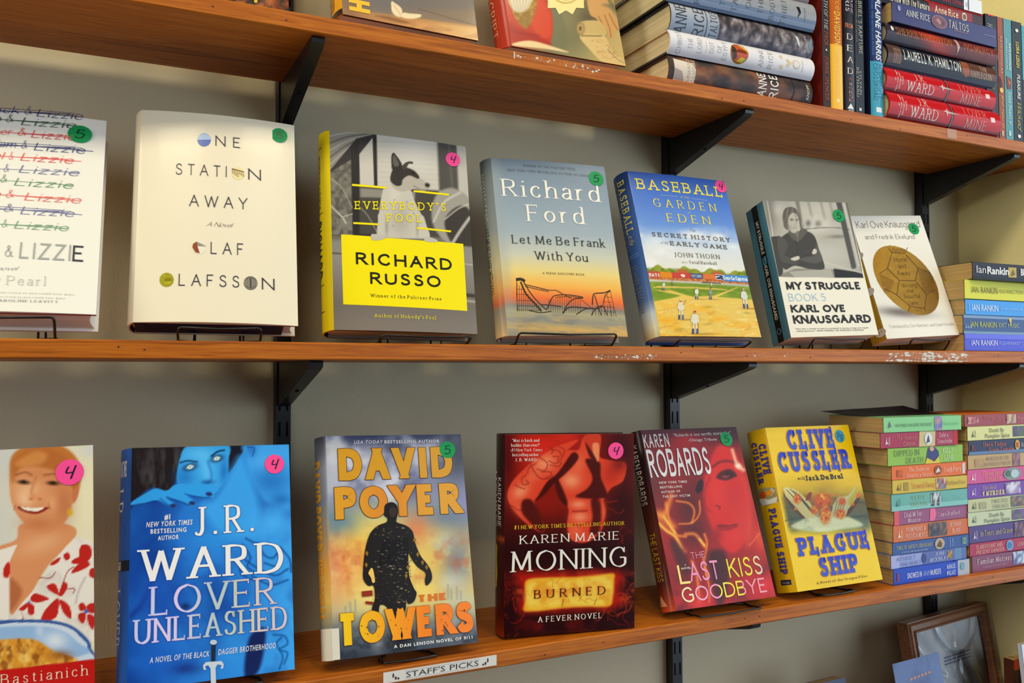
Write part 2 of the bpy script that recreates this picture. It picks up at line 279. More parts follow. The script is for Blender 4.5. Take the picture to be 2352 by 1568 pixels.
def stroke_text(s, wt=.8, thin=None, serif=0.0, track=2.0, sx=1.0, nib=0.0, slant=0.0, jit=0.0, space=3.6):
    """2-D mesh of a lettered line in cap-height units (10); returns verts, faces, width"""
    if thin is None: thin = wt
    V = []; F = []; x = 0.0; rnd = random.Random(len(s) * 7 + ord(s[0]))
    lay = [0]
    def quad(a, b, c, d):
        o = len(V); V.extend([(*p, lay[0] * .05) for p in (a, b, c, d)]); F.append((o, o + 1, o + 2, o + 3))
    for ch in s:
        if ch == ' ': x += space * sx; continue
        if ch not in GL: continue
        gw, st = GL[ch]; st = st.split('|'); jy = rnd.uniform(-jit, jit)
        P = []
        for q in st:
            cur = q[0] == '~'; pts = [tuple(float(t) for t in p.split(',')) for p in q.lstrip('~').split()]
            P.append((cur, pts))
        ends = {}
        for cur, pts in P:
            for e in (pts[0], pts[-1]): ends[e] = ends.get(e, 0) + 1
        xs = [p[0] for _, pts in P for p in pts]; xl = min(xs)
        for cur, pts in P:
            lay[0] = (lay[0] + 1) % 9
            raw = pts; pts = sm(pts, 5) if cur and len(pts) > 2 else pts
            Q = [np.array(((p[0] * sx) + x, thin / 2 + p[1] * (10 - thin) / 10 + jy)) for p in pts]
            n = len(Q); closed = n > 3 and np.linalg.norm(Q[0] - Q[-1]) < .05
            L = []; R = []
            for i in range(n):
                if closed and i in (0, n - 1): d = Q[1] - Q[n - 2]
                else: d = Q[min(i + 1, n - 1)] - Q[max(i - 1, 0)]
                l = np.linalg.norm(d); d = d / (l if l > 1e-6 else 1)
                th = math.atan2(d[1], d[0]); k = abs(math.sin(th - nib))
                t = (thin + (wt - thin) * k) / 2
                nrm = np.array((-d[1], d[0])) * t
                ext = np.zeros(2)
                if not closed and not cur and serif == 0:
                    if i == 0 and ends[raw[0]] > 1: ext = -d * t * .6
                    if i == n - 1 and ends[raw[-1]] > 1: ext = d * t * .6
                L.append(Q[i] + nrm + ext); R.append(Q[i] - nrm + ext)
            if not cur:
                for e, o2 in ((0, 1), (-1, -2)):
                    lv = raw[e][1]; d = Q[e] - Q[o2]
                    if (abs(lv) < .01 or abs(lv - 10) < .01) and abs(d[1]) > .5 and abs(d[1]) > .3 * abs(d[0]):
                        for side in (L, R):
                            p = Q[e] + (side[e] - Q[e]); side[e] = p + d * ((lv + jy - p[1]) / d[1])
            for i in range(n - 1): quad(tuple(L[i]), tuple(R[i]), tuple(R[i + 1]), tuple(L[i + 1]))
            if serif > 0:
                for e, other in ((0, 1), (-1, -2)):
                    p = raw[e]; o2 = raw[other]; dx = (o2[0] - p[0]) * sx; dy = o2[1] - p[1]
                    lvl = p[1]
                    if abs(dy) > 1.1 * abs(dx) and any(abs(lvl - q) < .3 for q in (0, 10, 10.6, 6.6, -3.2)) and abs(dy) > 1.5:
                        vert = abs(dx) < .16 * abs(dy); sh = ends[p] > 1
                        if sh and not vert: continue
                        if sh and ch == 'N' and lvl < 1: continue
                        if ch in '1' and lvl > 5: continue
                        hw = wt / 2 + serif * 1.15; l_ = hw; r_ = hw
                        if sh: l_, r_ = (hw, wt / 2) if p[0] < xl + gw * .4 else (wt / 2, hw)
                        if ch in 'adbhklmnpqrijuf' and lvl > 5: r_ = wt / 2
                        if ch in 'ad' and lvl < 1: l_ = wt / 2
                        if ch == 'b' and lvl < 1: continue
                        lay[0] = (lay[0] + 1) % 9
                        h = max(thin, serif * .42); cx = p[0] * sx + x; y0 = (lvl if lvl < 5 else lvl - h) + jy
                        quad((cx - l_, y0), (cx + r_, y0), (cx + r_, y0 + h), (cx - l_, y0 + h))
                    elif dy == 0 and ends[p] == 1 and ch in 'EFLTZz25' and abs(dx) > 1:
                        h = serif * 1.3 + thin; sg = 1 if lvl < 3 else -1; cx = p[0] * sx + x; ww = max(thin, serif * .5)
                        if ch in 'EF' and 3 < lvl < 8: quad((cx - ww / 2, lvl - h / 2), (cx + ww / 2, lvl - h / 2), (cx + ww / 2, lvl + h / 2), (cx - ww / 2, lvl + h / 2))
                        else: quad((cx - ww / 2, lvl - sg * thin / 2), (cx + ww / 2, lvl - sg * thin / 2), (cx + ww / 2, lvl + sg * h), (cx - ww / 2, lvl + sg * h))
                if ch in 'CGS' and raw[0][1] > 7: 
                    p = raw[0]; cx = p[0] * sx + x; quad((cx - thin * .6, p[1] - .6), (cx + thin * .6, p[1] - .6), (cx + thin * .6, 9.9), (cx - thin * .6, 9.9))
        x += gw * sx + track + wt * .85 + serif * .9
    x -= track + wt * .85 + serif * .9
    V = [(a + slant * b, b, k) for a, b, k in V]
    return V, F, x
_ic = {}
def _glyph_mesh(txt, bold):
    cu = bpy.data.curves.new('g', 'FONT'); cu.body = txt; cu.size = 1.0; cu.resolution_u = 2; cu.offset = bold; cu.fill_mode = 'BOTH' if False else 'FRONT'
    ob = bpy.data.objects.new('g', cu); C.objects.link(ob)
    dg = bpy.context.evaluated_depsgraph_get(); oe = ob.evaluated_get(dg); me = oe.to_mesh()
    V = [(v.co.x, v.co.y) for v in me.vertices]; F = [tuple(p.vertices) for p in me.polygons]
    oe.to_mesh_clear(); bpy.data.objects.remove(ob); bpy.data.curves.remove(cu)
    return V, F
def _ext(V): xs = [v[0] for v in V]; return (min(xs), max(xs)) if xs else (0, 0)
def inter(s, bold=0.0, track=0.0, slant=0.0):
    """sans line from the built-in interface typeface; cap height scaled to 10"""
    if ('HH', bold) not in _ic:
        V, F = _glyph_mesh('HH', bold); a = _ext(V); V1, _ = _glyph_mesh('H', bold)
        _ic[('HH', bold)] = (a[1] - a[0], max(v[1] for v in V1) - min(v[1] for v in V1), _ext(V1)[0])
    whh, cap, lsb = _ic[('HH', bold)]
    V = []; F = []; x = 0.0
    for ch in s:
        if ch == ' ': x += .30 + track / 10 * cap; continue
        if (ch, bold) not in _ic:
            g, gf = _glyph_mesh(ch, bold); h, _ = _glyph_mesh('H' + ch + 'H', bold); e = _ext(h)
            _ic[(ch, bold)] = (g, gf, (e[1] - e[0]) - whh)
        g, gf, adv = _ic[(ch, bold)]; o = len(V)
        V += [(a + x, b) for a, b in g]; F += [tuple(i + o for i in f) for f in gf]; x += adv + track / 10 * cap
    k = 10 / cap; e = _ext(V)
    V = [((a - e[0]) * k, b * k) for a, b in V]; W = (e[1] - e[0]) * k
    V = [(a + slant * b, b, 0) for a, b in V]
    return V, F, W
FONTS = {
 'sans': lambda s, tr: inter(s, 0.0, tr), 'sansb': lambda s, tr: inter(s, 0.016, tr), 'sansx': lambda s, tr: inter(s, 0.028, tr), 'sansi': lambda s, tr: inter(s, 0.012, tr, .2),
 'fut': lambda s, tr: stroke_text(s, .85, track=tr or 5), 'thin': lambda s, tr: stroke_text(s, .75, track=tr or 1.9), 'mono': lambda s, tr: stroke_text(s, 1.15, track=tr or 2.2),
 'geo': lambda s, tr: stroke_text(s, 1.75, track=tr or 2.8, sx=1.04), 'heavy': lambda s, tr: stroke_text(s, 2.7, 2.3, track=(tr or 3.4) * .42, sx=1.05),
 'serif': lambda s, tr: stroke_text(s, 1.35, .42, .85, track=tr or 2.3, nib=-.22), 'serifl': lambda s, tr: stroke_text(s, .95, .35, .85, track=tr or 2.6, nib=-.25), 'serifb': lambda s, tr: stroke_text(s, 1.8, .55, 1.0, track=tr or 2.6, nib=-.18),
 'serifi': lambda s, tr: stroke_text(s, 1.2, .42, .8, track=tr or 2.1, nib=-.22, slant=.22),
 'slab': lambda s, tr: stroke_text(s, 1.45, 1.2, 1.25, track=tr or 3.2), 'slabx': lambda s, tr: stroke_text(s, 3.5, 2.1, 1.35, track=(tr or 3.4) + .9, nib=-.1, sx=1.1),
 'imp': lambda s, tr: stroke_text(s, 3.7, 2.5, track=(tr or 3.9) * .5, sx=.92), 'cond': lambda s, tr: stroke_text(s, 1.7, 1.4, track=tr or 2.6),
 'hand': lambda s, tr: stroke_text(s, .75, .5, track=tr or 1.5, slant=.18, jit=.35, nib=.5), 'handu': lambda s, tr: stroke_text(s, .6, .5, track=tr or 1.7, slant=.0, jit=.4),
 'script': lambda s, tr: stroke_text(s, .8, .3, track=tr or .8, slant=.45, nib=.6),
 'marker': lambda s, tr: stroke_text(s, 1.1, .9, track=tr or 1.5, slant=.2),
}
def vnoise(X, Y, seed=0):
    """smooth value noise, period-free, 0..1"""
    xi = np.floor(X).astype(np.int64); yi = np.floor(Y).astype(np.int64); fx = X - xi; fy = Y - yi
    fx = fx * fx * (3 - 2 * fx); fy = fy * fy * (3 - 2 * fy)
    def h(a, b):
        n = (a * 374761393 + b * 668265263 + seed * 974634777) & 0x7fffffff
        n = ((n ^ (n >> 13)) * 1274126177) & 0x7fffffff
        return ((n ^ (n >> 16)) & 0xffff) / 65535.0
    return (h(xi, yi) * (1 - fx) + h(xi + 1, yi) * fx) * (1 - fy) + (h(xi, yi + 1) * (1 - fx) + h(xi + 1, yi + 1) * fx) * fy
def fbm(X, Y, seed=0, o=4):
    r = 0; a = .5
    for i in range(o): r = r + a * vnoise(X * 2 ** i, Y * 2 ** i, seed + i); a *= .5
    return r / (1 - .5 ** o)

def clip(q, c, sg, ax=1):
    out = []
    for i in range(len(q)):
        p, n = q[i], q[(i + 1) % len(q)]; ip = (p[ax] - c) * sg >= 0; jn = (n[ax] - c) * sg >= 0
        if ip: out.append(p)
        if ip != jn:
            t = (c - p[ax]) / (n[ax] - p[ax]); out.append(tuple(x + t * (y - x) for x, y in zip(p, n)))
    return out
class Print:
    """printed cover: a fine colour grid plus crisp lettering, laid out in the measured quad of the cover"""
    def __init__(s, quad, w, h, cell=.00105, base=(255, 255, 255)):
        s.w, s.h = w, h; q = np.array(quad, float)  # TL TR BR BL in layout units
        src = [(0, h), (w, h), (w, 0), (0, 0)]; A = []; b = []
        for (u, v), (x, y) in zip(src, q):
            A.append([u, v, 1, 0, 0, 0, -u * x, -v * x]); b.append(x); A.append([0, 0, 0, u, v, 1, -u * y, -v * y]); b.append(y)
        H = np.append(np.linalg.solve(np.array(A), np.array(b)), 1).reshape(3, 3); s.H = H; s.Hi = np.linalg.inv(H)
        s.nx = max(8, int(w / cell)); s.ny = max(8, int(h / cell))
        U, V = np.meshgrid(np.linspace(0, w, s.nx + 1), np.linspace(0, h, s.ny + 1)); s.U, s.V = U, V
        D = H[2, 0] * U + H[2, 1] * V + 1
        s.X = (H[0, 0] * U + H[0, 1] * V + H[0, 2]) / D; s.Y = (H[1, 0] * U + H[1, 1] * V + H[1, 2]) / D
        s.col = np.empty(U.shape + (3,)); s.col[:] = base; s.dec = []; s.bowed = False
        s.sc = q[3][1] - q[0][1]
    def uv(s, x, y):
        p = s.Hi @ np.array((x, y, 1.0)); return p[0] / p[2], p[1] / p[2]
    def mix(s, a, col):
        a = np.clip(a, 0, 1)[..., None]; s.col = s.col * (1 - a) + np.array(col, float) * a
    def grad(s, stops, axis='y', a=1.0, mask=None):
        t = s.Y if axis == 'y' else s.X; xs = [p for p, _ in stops]; cs = np.array([c for _, c in stops], float)
        g = np.stack([np.interp(t, xs, cs[:, k]) for k in range(3)], -1)
        m = (a if mask is None else mask * a); m = np.clip(m, 0, 1) * np.ones(t.shape)
        s.col = s.col * (1 - m[..., None]) + g * m[..., None]
    def blob(s, x, y, rx, ry, col, a=1.0, rot=0, p=2):
        c, q = math.cos(RAD(rot)), math.sin(RAD(rot)); dx, dy = s.X - x, s.Y - y
        d = ((dx * c + dy * q) / rx) ** 2 + ((-dx * q + dy * c) / ry) ** 2
        s.mix(a * np.exp(-d ** (p / 2)), col)
    def sdf(s, pts):
        P = np.array(pts, float); n = len(P); d = np.full(s.X.shape, 1e9); ins = np.zeros(s.X.shape, bool)
        for i in range(n):
            a, b = P[i], P[(i + 1) % n]; e = b - a; L = max(e @ e, 1e-9)
            t = np.clip(((s.X - a[0]) * e[0] + (s.Y - a[1]) * e[1]) / L, 0, 1)
            d = np.minimum(d, np.hypot(s.X - a[0] - t * e[0], s.Y - a[1] - t * e[1]))
            if a[1] != b[1]:
                c = ((a[1] > s.Y) != (b[1] > s.Y)) & (s.X < (b[0] - a[0]) * (s.Y - a[1]) / (b[1] - a[1]) + a[0]); ins ^= c
        return np.where(ins, -d, d)
    def poly(s, pts, col, a=1.0, soft=4, smooth=True, k=5):
        if smooth: pts = sm(pts, k, True)
        s.mix(a * np.clip(.5 - s.sdf(pts) / soft, 0, 1), col)
    def line(s, pts, wd, col, a=1.0, soft=3, smooth=True):
        P = np.array(sm(pts, 5) if smooth and len(pts) > 2 else pts, float); d = np.full(s.X.shape, 1e9)
        for i in range(len(P) - 1):
            e = P[i + 1] - P[i]; L = max(e @ e, 1e-9); t = np.clip(((s.X - P[i][0]) * e[0] + (s.Y - P[i][1]) * e[1]) / L, 0, 1)
            d = np.minimum(d, np.hypot(s.X - P[i][0] - t * e[0], s.Y - P[i][1] - t * e[1]))
        s.mix(a * np.clip(.5 - (d - wd / 2) / soft, 0, 1), col)
    def noise(s, scale, lo, hi, col, a=1.0, seed=0, sy=1.0, mask=None, o=4):
        n = fbm(s.X / scale, s.Y / scale * sy, seed, o); m = np.clip((n - lo) / (hi - lo), 0, 1) * a
        s.mix(m if mask is None else m * mask, col)
    def mask(s, pts, soft=6, smooth=True): return np.clip(.5 - s.sdf(sm(pts, 5, True) if smooth else pts) / soft, 0, 1)
    # crisp pieces
    def shape(s, pts, col, lift=1, layout=True):
        s.k = (getattr(s, 'k', 0) + 1) % 12
        P = [(*s.uv(*p), s.k * .04) for p in pts]
        tri = tessellate_polygon([[Vector((u, v, 0)) for u, v, _ in P]])
        s.dec.append((P, [tuple(t) for t in tri], s2l(col), lift))
    def disc(s, x, y, r, col, ry=None, n=28, lift=1):
        s.shape([(x + r * math.cos(2 * math.pi * i / n), y + (ry or r) * math.sin(2 * math.pi * i / n)) for i in range(n)], col, lift)
    def bar(s, x0, y0, x1, y1, t, col, lift=1):
        dx, dy = x1 - x0, y1 - y0; l = math.hypot(dx, dy) or 1; nx, ny = -dy / l * t / 2, dx / l * t / 2
        s.shape([(x0 + nx, y0 + ny), (x1 + nx, y1 + ny), (x1 - nx, y1 - ny), (x0 - nx, y0 - ny)], col, lift)
    def text(s, t, x0, y0, x1, y1, hh, col, font='sans', tr=0, lift=2, outline=None, ow=.35, colfn=None):
        """one line of lettering: baseline from (x0,y0) to (x1,y1), cap height hh (layout units)"""
        V, F, W = FONTS[font](t, tr)
        a = s.uv(x0, y0); b = s.uv(x1, y1); c = s.uv((x0 + x1) / 2, (y0 + y1) / 2); d = s.uv((x0 + x1) / 2, (y0 + y1) / 2 - hh)
        H = (d[1] - c[1]) / 10; k = (b[0] - a[0]) / W; v0 = (a[1] + b[1]) / 2; sl = (b[1] - a[1]) / (b[0] - a[0]) * .5
        P = [(a[0] + x * k, v0 + y * H + sl * (x * k - (b[0] - a[0]) / 2), q) for x, y, q in V]
        if outline:
            m = ow * abs(H)
            for n_, (dx, dy) in enumerate(((m, 0), (-m, 0), (0, m), (0, -m), (m * .7, m * .7), (-m * .7, -m * .7), (m * .7, -m * .7), (-m * .7, m * .7))):
                s.dec.append(([(u + dx, v + dy, q - n_ * .06) for u, v, q in P], F, s2l(outline), lift))
            lift = lift + 1
        if colfn: s.dec.append((P, F, [s2l(colfn((u - a[0]) / (b[0] - a[0]), (v - v0) / (10 * H))) for u, v, q in P], lift))
        else: s.dec.append((P, F, s2l(col), lift))
    def emit(s, mb, surf, y_lift=-.00022):
        """surf(u, v, lift) -> xyz"""
        lin = np.clip(s.col, 0, 255) / 255.0; lin = np.where(lin <= .04045, lin / 12.92, ((lin + .055) / 1.055) ** 2.4)
        nx, ny = s.nx + 1, s.ny + 1
        vs = [surf(s.U[j, i], s.V[j, i], 0) for j in range(ny) for i in range(nx)]
        fs = [(j * nx + i, j * nx + i + 1, (j + 1) * nx + i + 1, (j + 1) * nx + i) for j in range(s.ny) for i in range(s.nx)]
        mb.add(vs, fs, lin.reshape(-1, 3))
        for P, F, c, lift in s.dec:
            us = [p[0] for p in P]; wide = s.bowed and max(us) - min(us) > .012 and not hasattr(c[0], '__len__')
            if not wide: mb.add([surf(u, v, (lift + q) * y_lift) for u, v, q in P], F, c); continue
            vs = []; fs = []
            for fc in F:
                pts = [P[k] for k in fc]; lo = min(p[0] for p in pts); hi = max(p[0] for p in pts)
                k = math.floor(lo / .006)
                while k * .006 < hi:
                    q = clip(clip(pts, k * .006, 1, 0), (k + 1) * .006, -1, 0); k += 1
                    if len(q) >= 3:
                        o = len(vs); vs += [surf(u, v, (lift + z) * y_lift) for u, v, z in q]; fs.append(tuple(range(o, o + len(q))))
            if fs: mb.add(vs, fs, c)
        return lin
# ------------------------------------------------------------------ the room and its shelving
Z1, Z2, Z3, Z4 = 0.33715, 0.0, -0.33873, -0.6870      # shelf top surfaces
T, D, GAP = 0.0179, 0.19367, 0.0254
XR = 1.4361
m = MB(); m.box(-1.6, XR + .12, 0, .12, -1.2, 2.6); tag(m.build('wall_back', 'cream_wall_paint'), kind='structure')
m = MB(); m.box(-3, XR + 1.6, -4, .12, -1.25, -1.2); tag(m.build('floor', 'floor_boards'), kind='structure')
m = MB(); m.box(-3, XR + 1.6, -4, .12, 2.6, 2.65); tag(m.build('ceiling', 'ceiling_paint'), kind='structure')
m = MB(); m.box(XR, XR + .12, -.16, 0, -1.2, 2.6); tag(m.build('wall_right', 'right_wall_paint'), kind='structure')

def chips(mb, x0, x1, z0, z1, n, seed, smax=.004, streak=False):
    r = random.Random(seed)
    for _ in range(n):
        x = r.uniform(x0, x1); z = min(max(r.gauss((z0 + z1) / 2, (z1 - z0) / 3.2), z0), z1); k = r.randint(4, 6); s = r.uniform(.0004, smax) * (1 if r.random() < .25 else .35)
        sx = s * (r.uniform(1.2, 4) if streak else 1.3)
        a0 = r.random() * 6
        pts = [(x + sx * .5 * math.cos(a0 + 2 * math.pi * i / k) * r.uniform(.6, 1.2), z + s * .4 * math.sin(a0 + 2 * math.pi * i / k) * r.uniform(.6, 1.2)) for i in range(k)]
        mb.add([(px, -D - .0001 - _ * .0000015, pz) for px, pz in pts], [tuple(range(k))], (.8, .8, .8), 1)
def shelf(z, label, marks=None):
    mb = MB(); c = .0012
    prof = [(-D + c, z - T), (-GAP, z - T), (-GAP, z), (-D + c, z), (-D, z - c), (-D, z - T + c)]
    x0, x1 = -.42, XR - .0012
    n = len(prof); vs = [(x0, y, zz) for y, zz in prof] + [(x1, y, zz) for y, zz in prof]
    mb.add(vs, [(i, n + i, n + (i + 1) % n, (i + 1) % n) for i in range(n)] + [tuple(range(n)), tuple(range(2 * n - 1, n - 1, -1))])
    if marks: marks(mb)
    # nail heads and small dents along the front edge
    r = random.Random(int(z * 1000) + 5)
    for _ in range(9):
        x = r.uniform(0, 1.4); zz = z - T * r.uniform(.25, .8)
        mb.add([(x + .0012 * math.cos(k), -D - .0001, zz + .0009 * math.sin(k)) for k in (0, 1, 2, 3.1, 4.2, 5.2)], [(0, 1, 2, 3, 4, 5)], (.1, .1, .1), 2)
    o = mb.build('wall_shelf', ['stained_pine', 'chipped_paint', 'board'])
    return tag(o, label, 'shelf', 'long wall shelves')
def marks1(mb): chips(mb, .426, .54, Z1 - .0085, Z1 - .0025, 90, 3); mb.box(.426, .4272, -D - .0002, -D, Z1 - .009, Z1 - .001, mi=1)
def marks2(mb):
    chips(mb, .53, .62, -.0145, -.0095, 110, 4); chips(mb, .77, .84, -.011, -.007, 25, 8)
    chips(mb, 1.005, 1.19, -.0165, -.0145, 120, 5, .005, True); chips(mb, 1.02, 1.19, -.0125, -.004, 150, 6, .005, True); chips(mb, 1.09, 1.115, -.0125, -.003, 70, 9, .006)
shelf(Z1, 'top wooden shelf with stacked horror and romance books and a bare underside seen from below', marks1)
s2 = shelf(Z2, 'middle wooden shelf at eye level with white paint scuffs on its front edge', marks2)
shelf(Z3, 'third wooden shelf down, carrying the paper staff label on its edge')
shelf(Z4, 'lowest wooden shelf, under the framed notice by the right wall')
SX = (.2035, .7780, 1.3296); SW = .0085
STD = ['left', 'middle', 'right']
for i, x in enumerate(SX):
    mb = MB(); mb.prism([(x - SW - .0008, -.0004), (x + SW + .0008, -.0004), (x + SW, -.016), (x - SW, -.016)], -1.05, 1.05)
    z = -1.0
    while z < 1.0:
        for dx in (-.0048, .0042):
            mb.box(x + dx - .0012, x + dx + .0012, -.0162, -.0158, z, z + .0175, mi=1)
        z += .0308
    o = mb.build('shelf_standard', ['black_enamel', 'slot_dark'])
    tag(o, ['slotted black upright on the wall behind the cream and blue books, leftmost of three', 'slotted black upright on the wall behind the sky-blue ball-game book, middle of three', 'slotted black upright on the wall nearest the right corner'][i], 'shelf upright', 'slotted black uprights')
HALF = ['left', 'middle', 'right']
for zi, zt in enumerate((Z1, Z2, Z3, Z4)):
    for i, x in enumerate(SX):
        zb = zt - T - .0003
        mb = MB(); prof = [(-.0164, 0), (-.1855, 0), (-.1868, -.0025), (-.1860, -.0062), (-.1800, -.0092), (-.0200, -.0520), (-.0164, -.0520)]
        n = len(prof); hw = .0068
        vs = [(x - hw, y, zb + z) for y, z in prof] + [(x + hw, y, zb + z) for y, z in prof]
        mb.add(vs, [(k, (k + 1) % n, n + (k + 1) % n, n + k) for k in range(n)] + [tuple(range(n))[::-1], tuple(range(n, 2 * n))])
        # screw hole in the sloping underside and a rolled lip
        yc, zc = -.092, zb - .0325
        mb.add([(x + .0024 * math.cos(k * .785), yc + .0024 * math.sin(k * .785), zc + .2676 * .0024 * math.sin(k * .785) - .0006) for k in range(8)], [tuple(range(8))[::-1]], (.01, .01, .01), 1)
        o = mb.build('shelf_bracket', ['black_enamel', 'slot_dark'])
        sh = ['top shelf', 'middle shelf', 'third shelf', 'lowest shelf'][zi]
        tag(o, 'tapered black bracket under the %s on the %s upright' % (sh, HALF[i]), 'shelf bracket', 'black shelf brackets')
# paper label and tape on the shelf edges
root = empty('shelf_label', Matrix.Translation((.3374, -D - .0002, Z3 - .0090)))
tag(root, 'white paper strip reading STAFF\'S PICKS taped to the front edge of the third shelf', 'label')
lw, lh = .1294, .0112
mb = MB(); mb.box(-lw / 2, lw / 2, -.0005, 0, -lh / 2, lh / 2, s2l((226, 222, 212)))
def flat_text(mb, t, x0, x1, z, hh, col, font, y=-.0007):
    V, F, W = FONTS[font](t, 0)
    mb.add([(x0 + a / W * (x1 - x0), y - q * .00004, z + b * hh / 10) for a, b, q in V], F, s2l(col))
flat_text(mb, "STAFF'S PICKS", -.040, .043, -.0028, .0056, (62, 56, 70), 'sans')
for sgn in (-1, 1):
    for k in range(3):
        cx, cz = sgn * (.054 - k * .0028), -.0008 - k * .0009 * 1 + (0.002 if k == 0 else 0)
        mb.add([(cx + .0011 * math.cos(a) * (1 if k else .8), -.0007, cz + (.0026 - k * .0007) * math.sin(a)) for a in np.linspace(0, 6.28, 9)[:-1]], [tuple(range(8))], s2l((70, 44, 48)))
for zz in (-.0040, .0040):
    mb.box(-.041, .044, -.00065, -.0005, zz - .0001, zz + .0001, s2l((120, 116, 126)))
mb.build('paper_strip', 'printed_satin', root)
mb = MB(); mb.box(-lw / 2 - .001, lw / 2 + .0012, -.00065, -.0005, -lh / 2 - .0006, -lh / 2 + .0001, s2l((200, 180, 160))); mb.build('tape', 'tape', root)
mb = MB(); mb.box(1.155, 1.176, -D - .0004, -D - .0001, Z1 - .0148, Z1 - .0005)
tag(mb.build('tape_patch', 'tape'), 'small scrap of old clear tape on the top shelf edge under the red hardcovers', 'tape')

# ------------------------------------------------------------------ books
GREEN, PINK = (20, 152, 84), (255, 78, 152)
class Spine:
    """spine print in fractions: a runs head to tail, b runs from back board to front board"""
    def __init__(s, base, edge=None): s.base = base; s.items = []; s.edge = edge
    def rect(s, a0, a1, b0, b1, col, lift=1): s.k = (getattr(s, 'k', 0) + 1) % 12; s.items.append(([(a0, b0, s.k * .04), (a1, b0, s.k * .04), (a1, b1, s.k * .04), (a0, b1, s.k * .04)], [(0, 1, 2, 3)], s2l(col), lift)); return s
    def band(s, a0, a1, col, lift=1): return s.rect(a0, a1, 0, 1, col, lift)
    def oval(s, a, b, ra, rb, col, lift=2, n=20): s.items.append(([(a + ra * math.cos(6.2832 * i / n), b + rb * math.sin(6.2832 * i / n), 0) for i in range(n)], [tuple(range(n))], s2l(col), lift)); return s
    def poly(s, pts, col, lift=2):
        t = tessellate_polygon([[Vector((x, y, 0)) for x, y in pts]]); s.k = (getattr(s, 'k', 0) + 1) % 12; s.items.append(([(x, y, s.k * .04) for x, y in pts], [tuple(k) for k in t], s2l(col), lift)); return s
    def text(s, t, a0, a1, b0, b1, col, font='sansb', rot=False, tr=0, lift=3, outline=None):
        V, F, W = FONTS[font](t, tr)
        if rot: P = [(a1 - y / 10 * (a1 - a0), b0 + x / W * (b1 - b0), q) for x, y, q in V]
        else: P = [(a0 + x / W * (a1 - a0), b0 + y / 10 * (b1 - b0), q) for x, y, q in V]
        if outline:
            for da, db in ((.003, .0), (-.003, 0), (0, .03), (0, -.03)): s.items.append(([(a + da, b + db, q - da * 30 - db * 3) for a, b, q in P], F, s2l(outline), lift - 1))
        s.items.append((P, F, s2l(col), lift)); return s
    def pic(s, a0, a1, b0, b1, cols, seed=1, nx=9, ny=5):
        """small printed vignette: a patchwork of soft picture tones"""
        r = random.Random(seed); nx, ny = nx * 2, ny + 1
        P = [(a0 + (a1 - a0) * i / nx, b0 + (b1 - b0) * j / ny, 0) for i in range(nx + 1) for j in range(ny + 1)]
        cs = [[s2l(r.choice(cols)) for _ in range(ny // 2 + 2)] for _ in range(nx // 2 + 2)]
        cc = [tuple((cs[i // 2][j // 2][k] + cs[(i + 1) // 2][(j + 1) // 2][k]) / 2 for k in range(3)) for i in range(nx + 1) for j in range(ny + 1)]
        s.items.append((P, [(i * (ny + 1) + j, (i + 1) * (ny + 1) + j, (i + 1) * (ny + 1) + j + 1, i * (ny + 1) + j + 1) for i in range(nx) for j in range(ny)], cc, 1))
        return s
    def emit(s, mb, f, nb, grad=None):
        na = 90 if grad else 2
        vs = []; cs = []
        for i in range(na + 1):
            for j in range(nb + 1):
                vs.append(f(i / na, j / nb, 0)); cs.append(s2l(grad(i / na, j / nb)) if grad else s2l(s.base))
        mb.add(vs, [(i * (nb + 1) + j, i * (nb + 1) + j + 1, (i + 1) * (nb + 1) + j + 1, (i + 1) * (nb + 1) + j) for i in range(na) for j in range(nb)], cs)
        cuts = [k / nb for k in range(nb + 1)] if nb > 1 else None
        for P, F, c, lift in s.items:
            if cuts is None or hasattr(c[0], '__len__'):
                mb.add([f(a, b, lift + q) for a, b, q in P], F, c); continue
            vs = []; fs = []
            for fc in F:
                pts = [P[k] for k in fc]; lo = min(p[1] for p in pts); hi = max(p[1] for p in pts)
                for k in range(nb):
                    c0, c1 = (cuts[k], cuts[k + 1])
                    if hi <= c0 and k < nb - 1 or lo >= c1 and k > 0: continue
                    q = pts
                    if k > 0: q = clip(q, c0, 1)
                    if k < nb - 1: q = clip(q, c1, -1)
                    if len(q) >= 3:
                        o = len(vs); vs += [f(a, b, lift + e) for a, b, e in q]; fs.append(tuple(range(o, o + len(q))))
            if fs: mb.add(vs, fs, c)
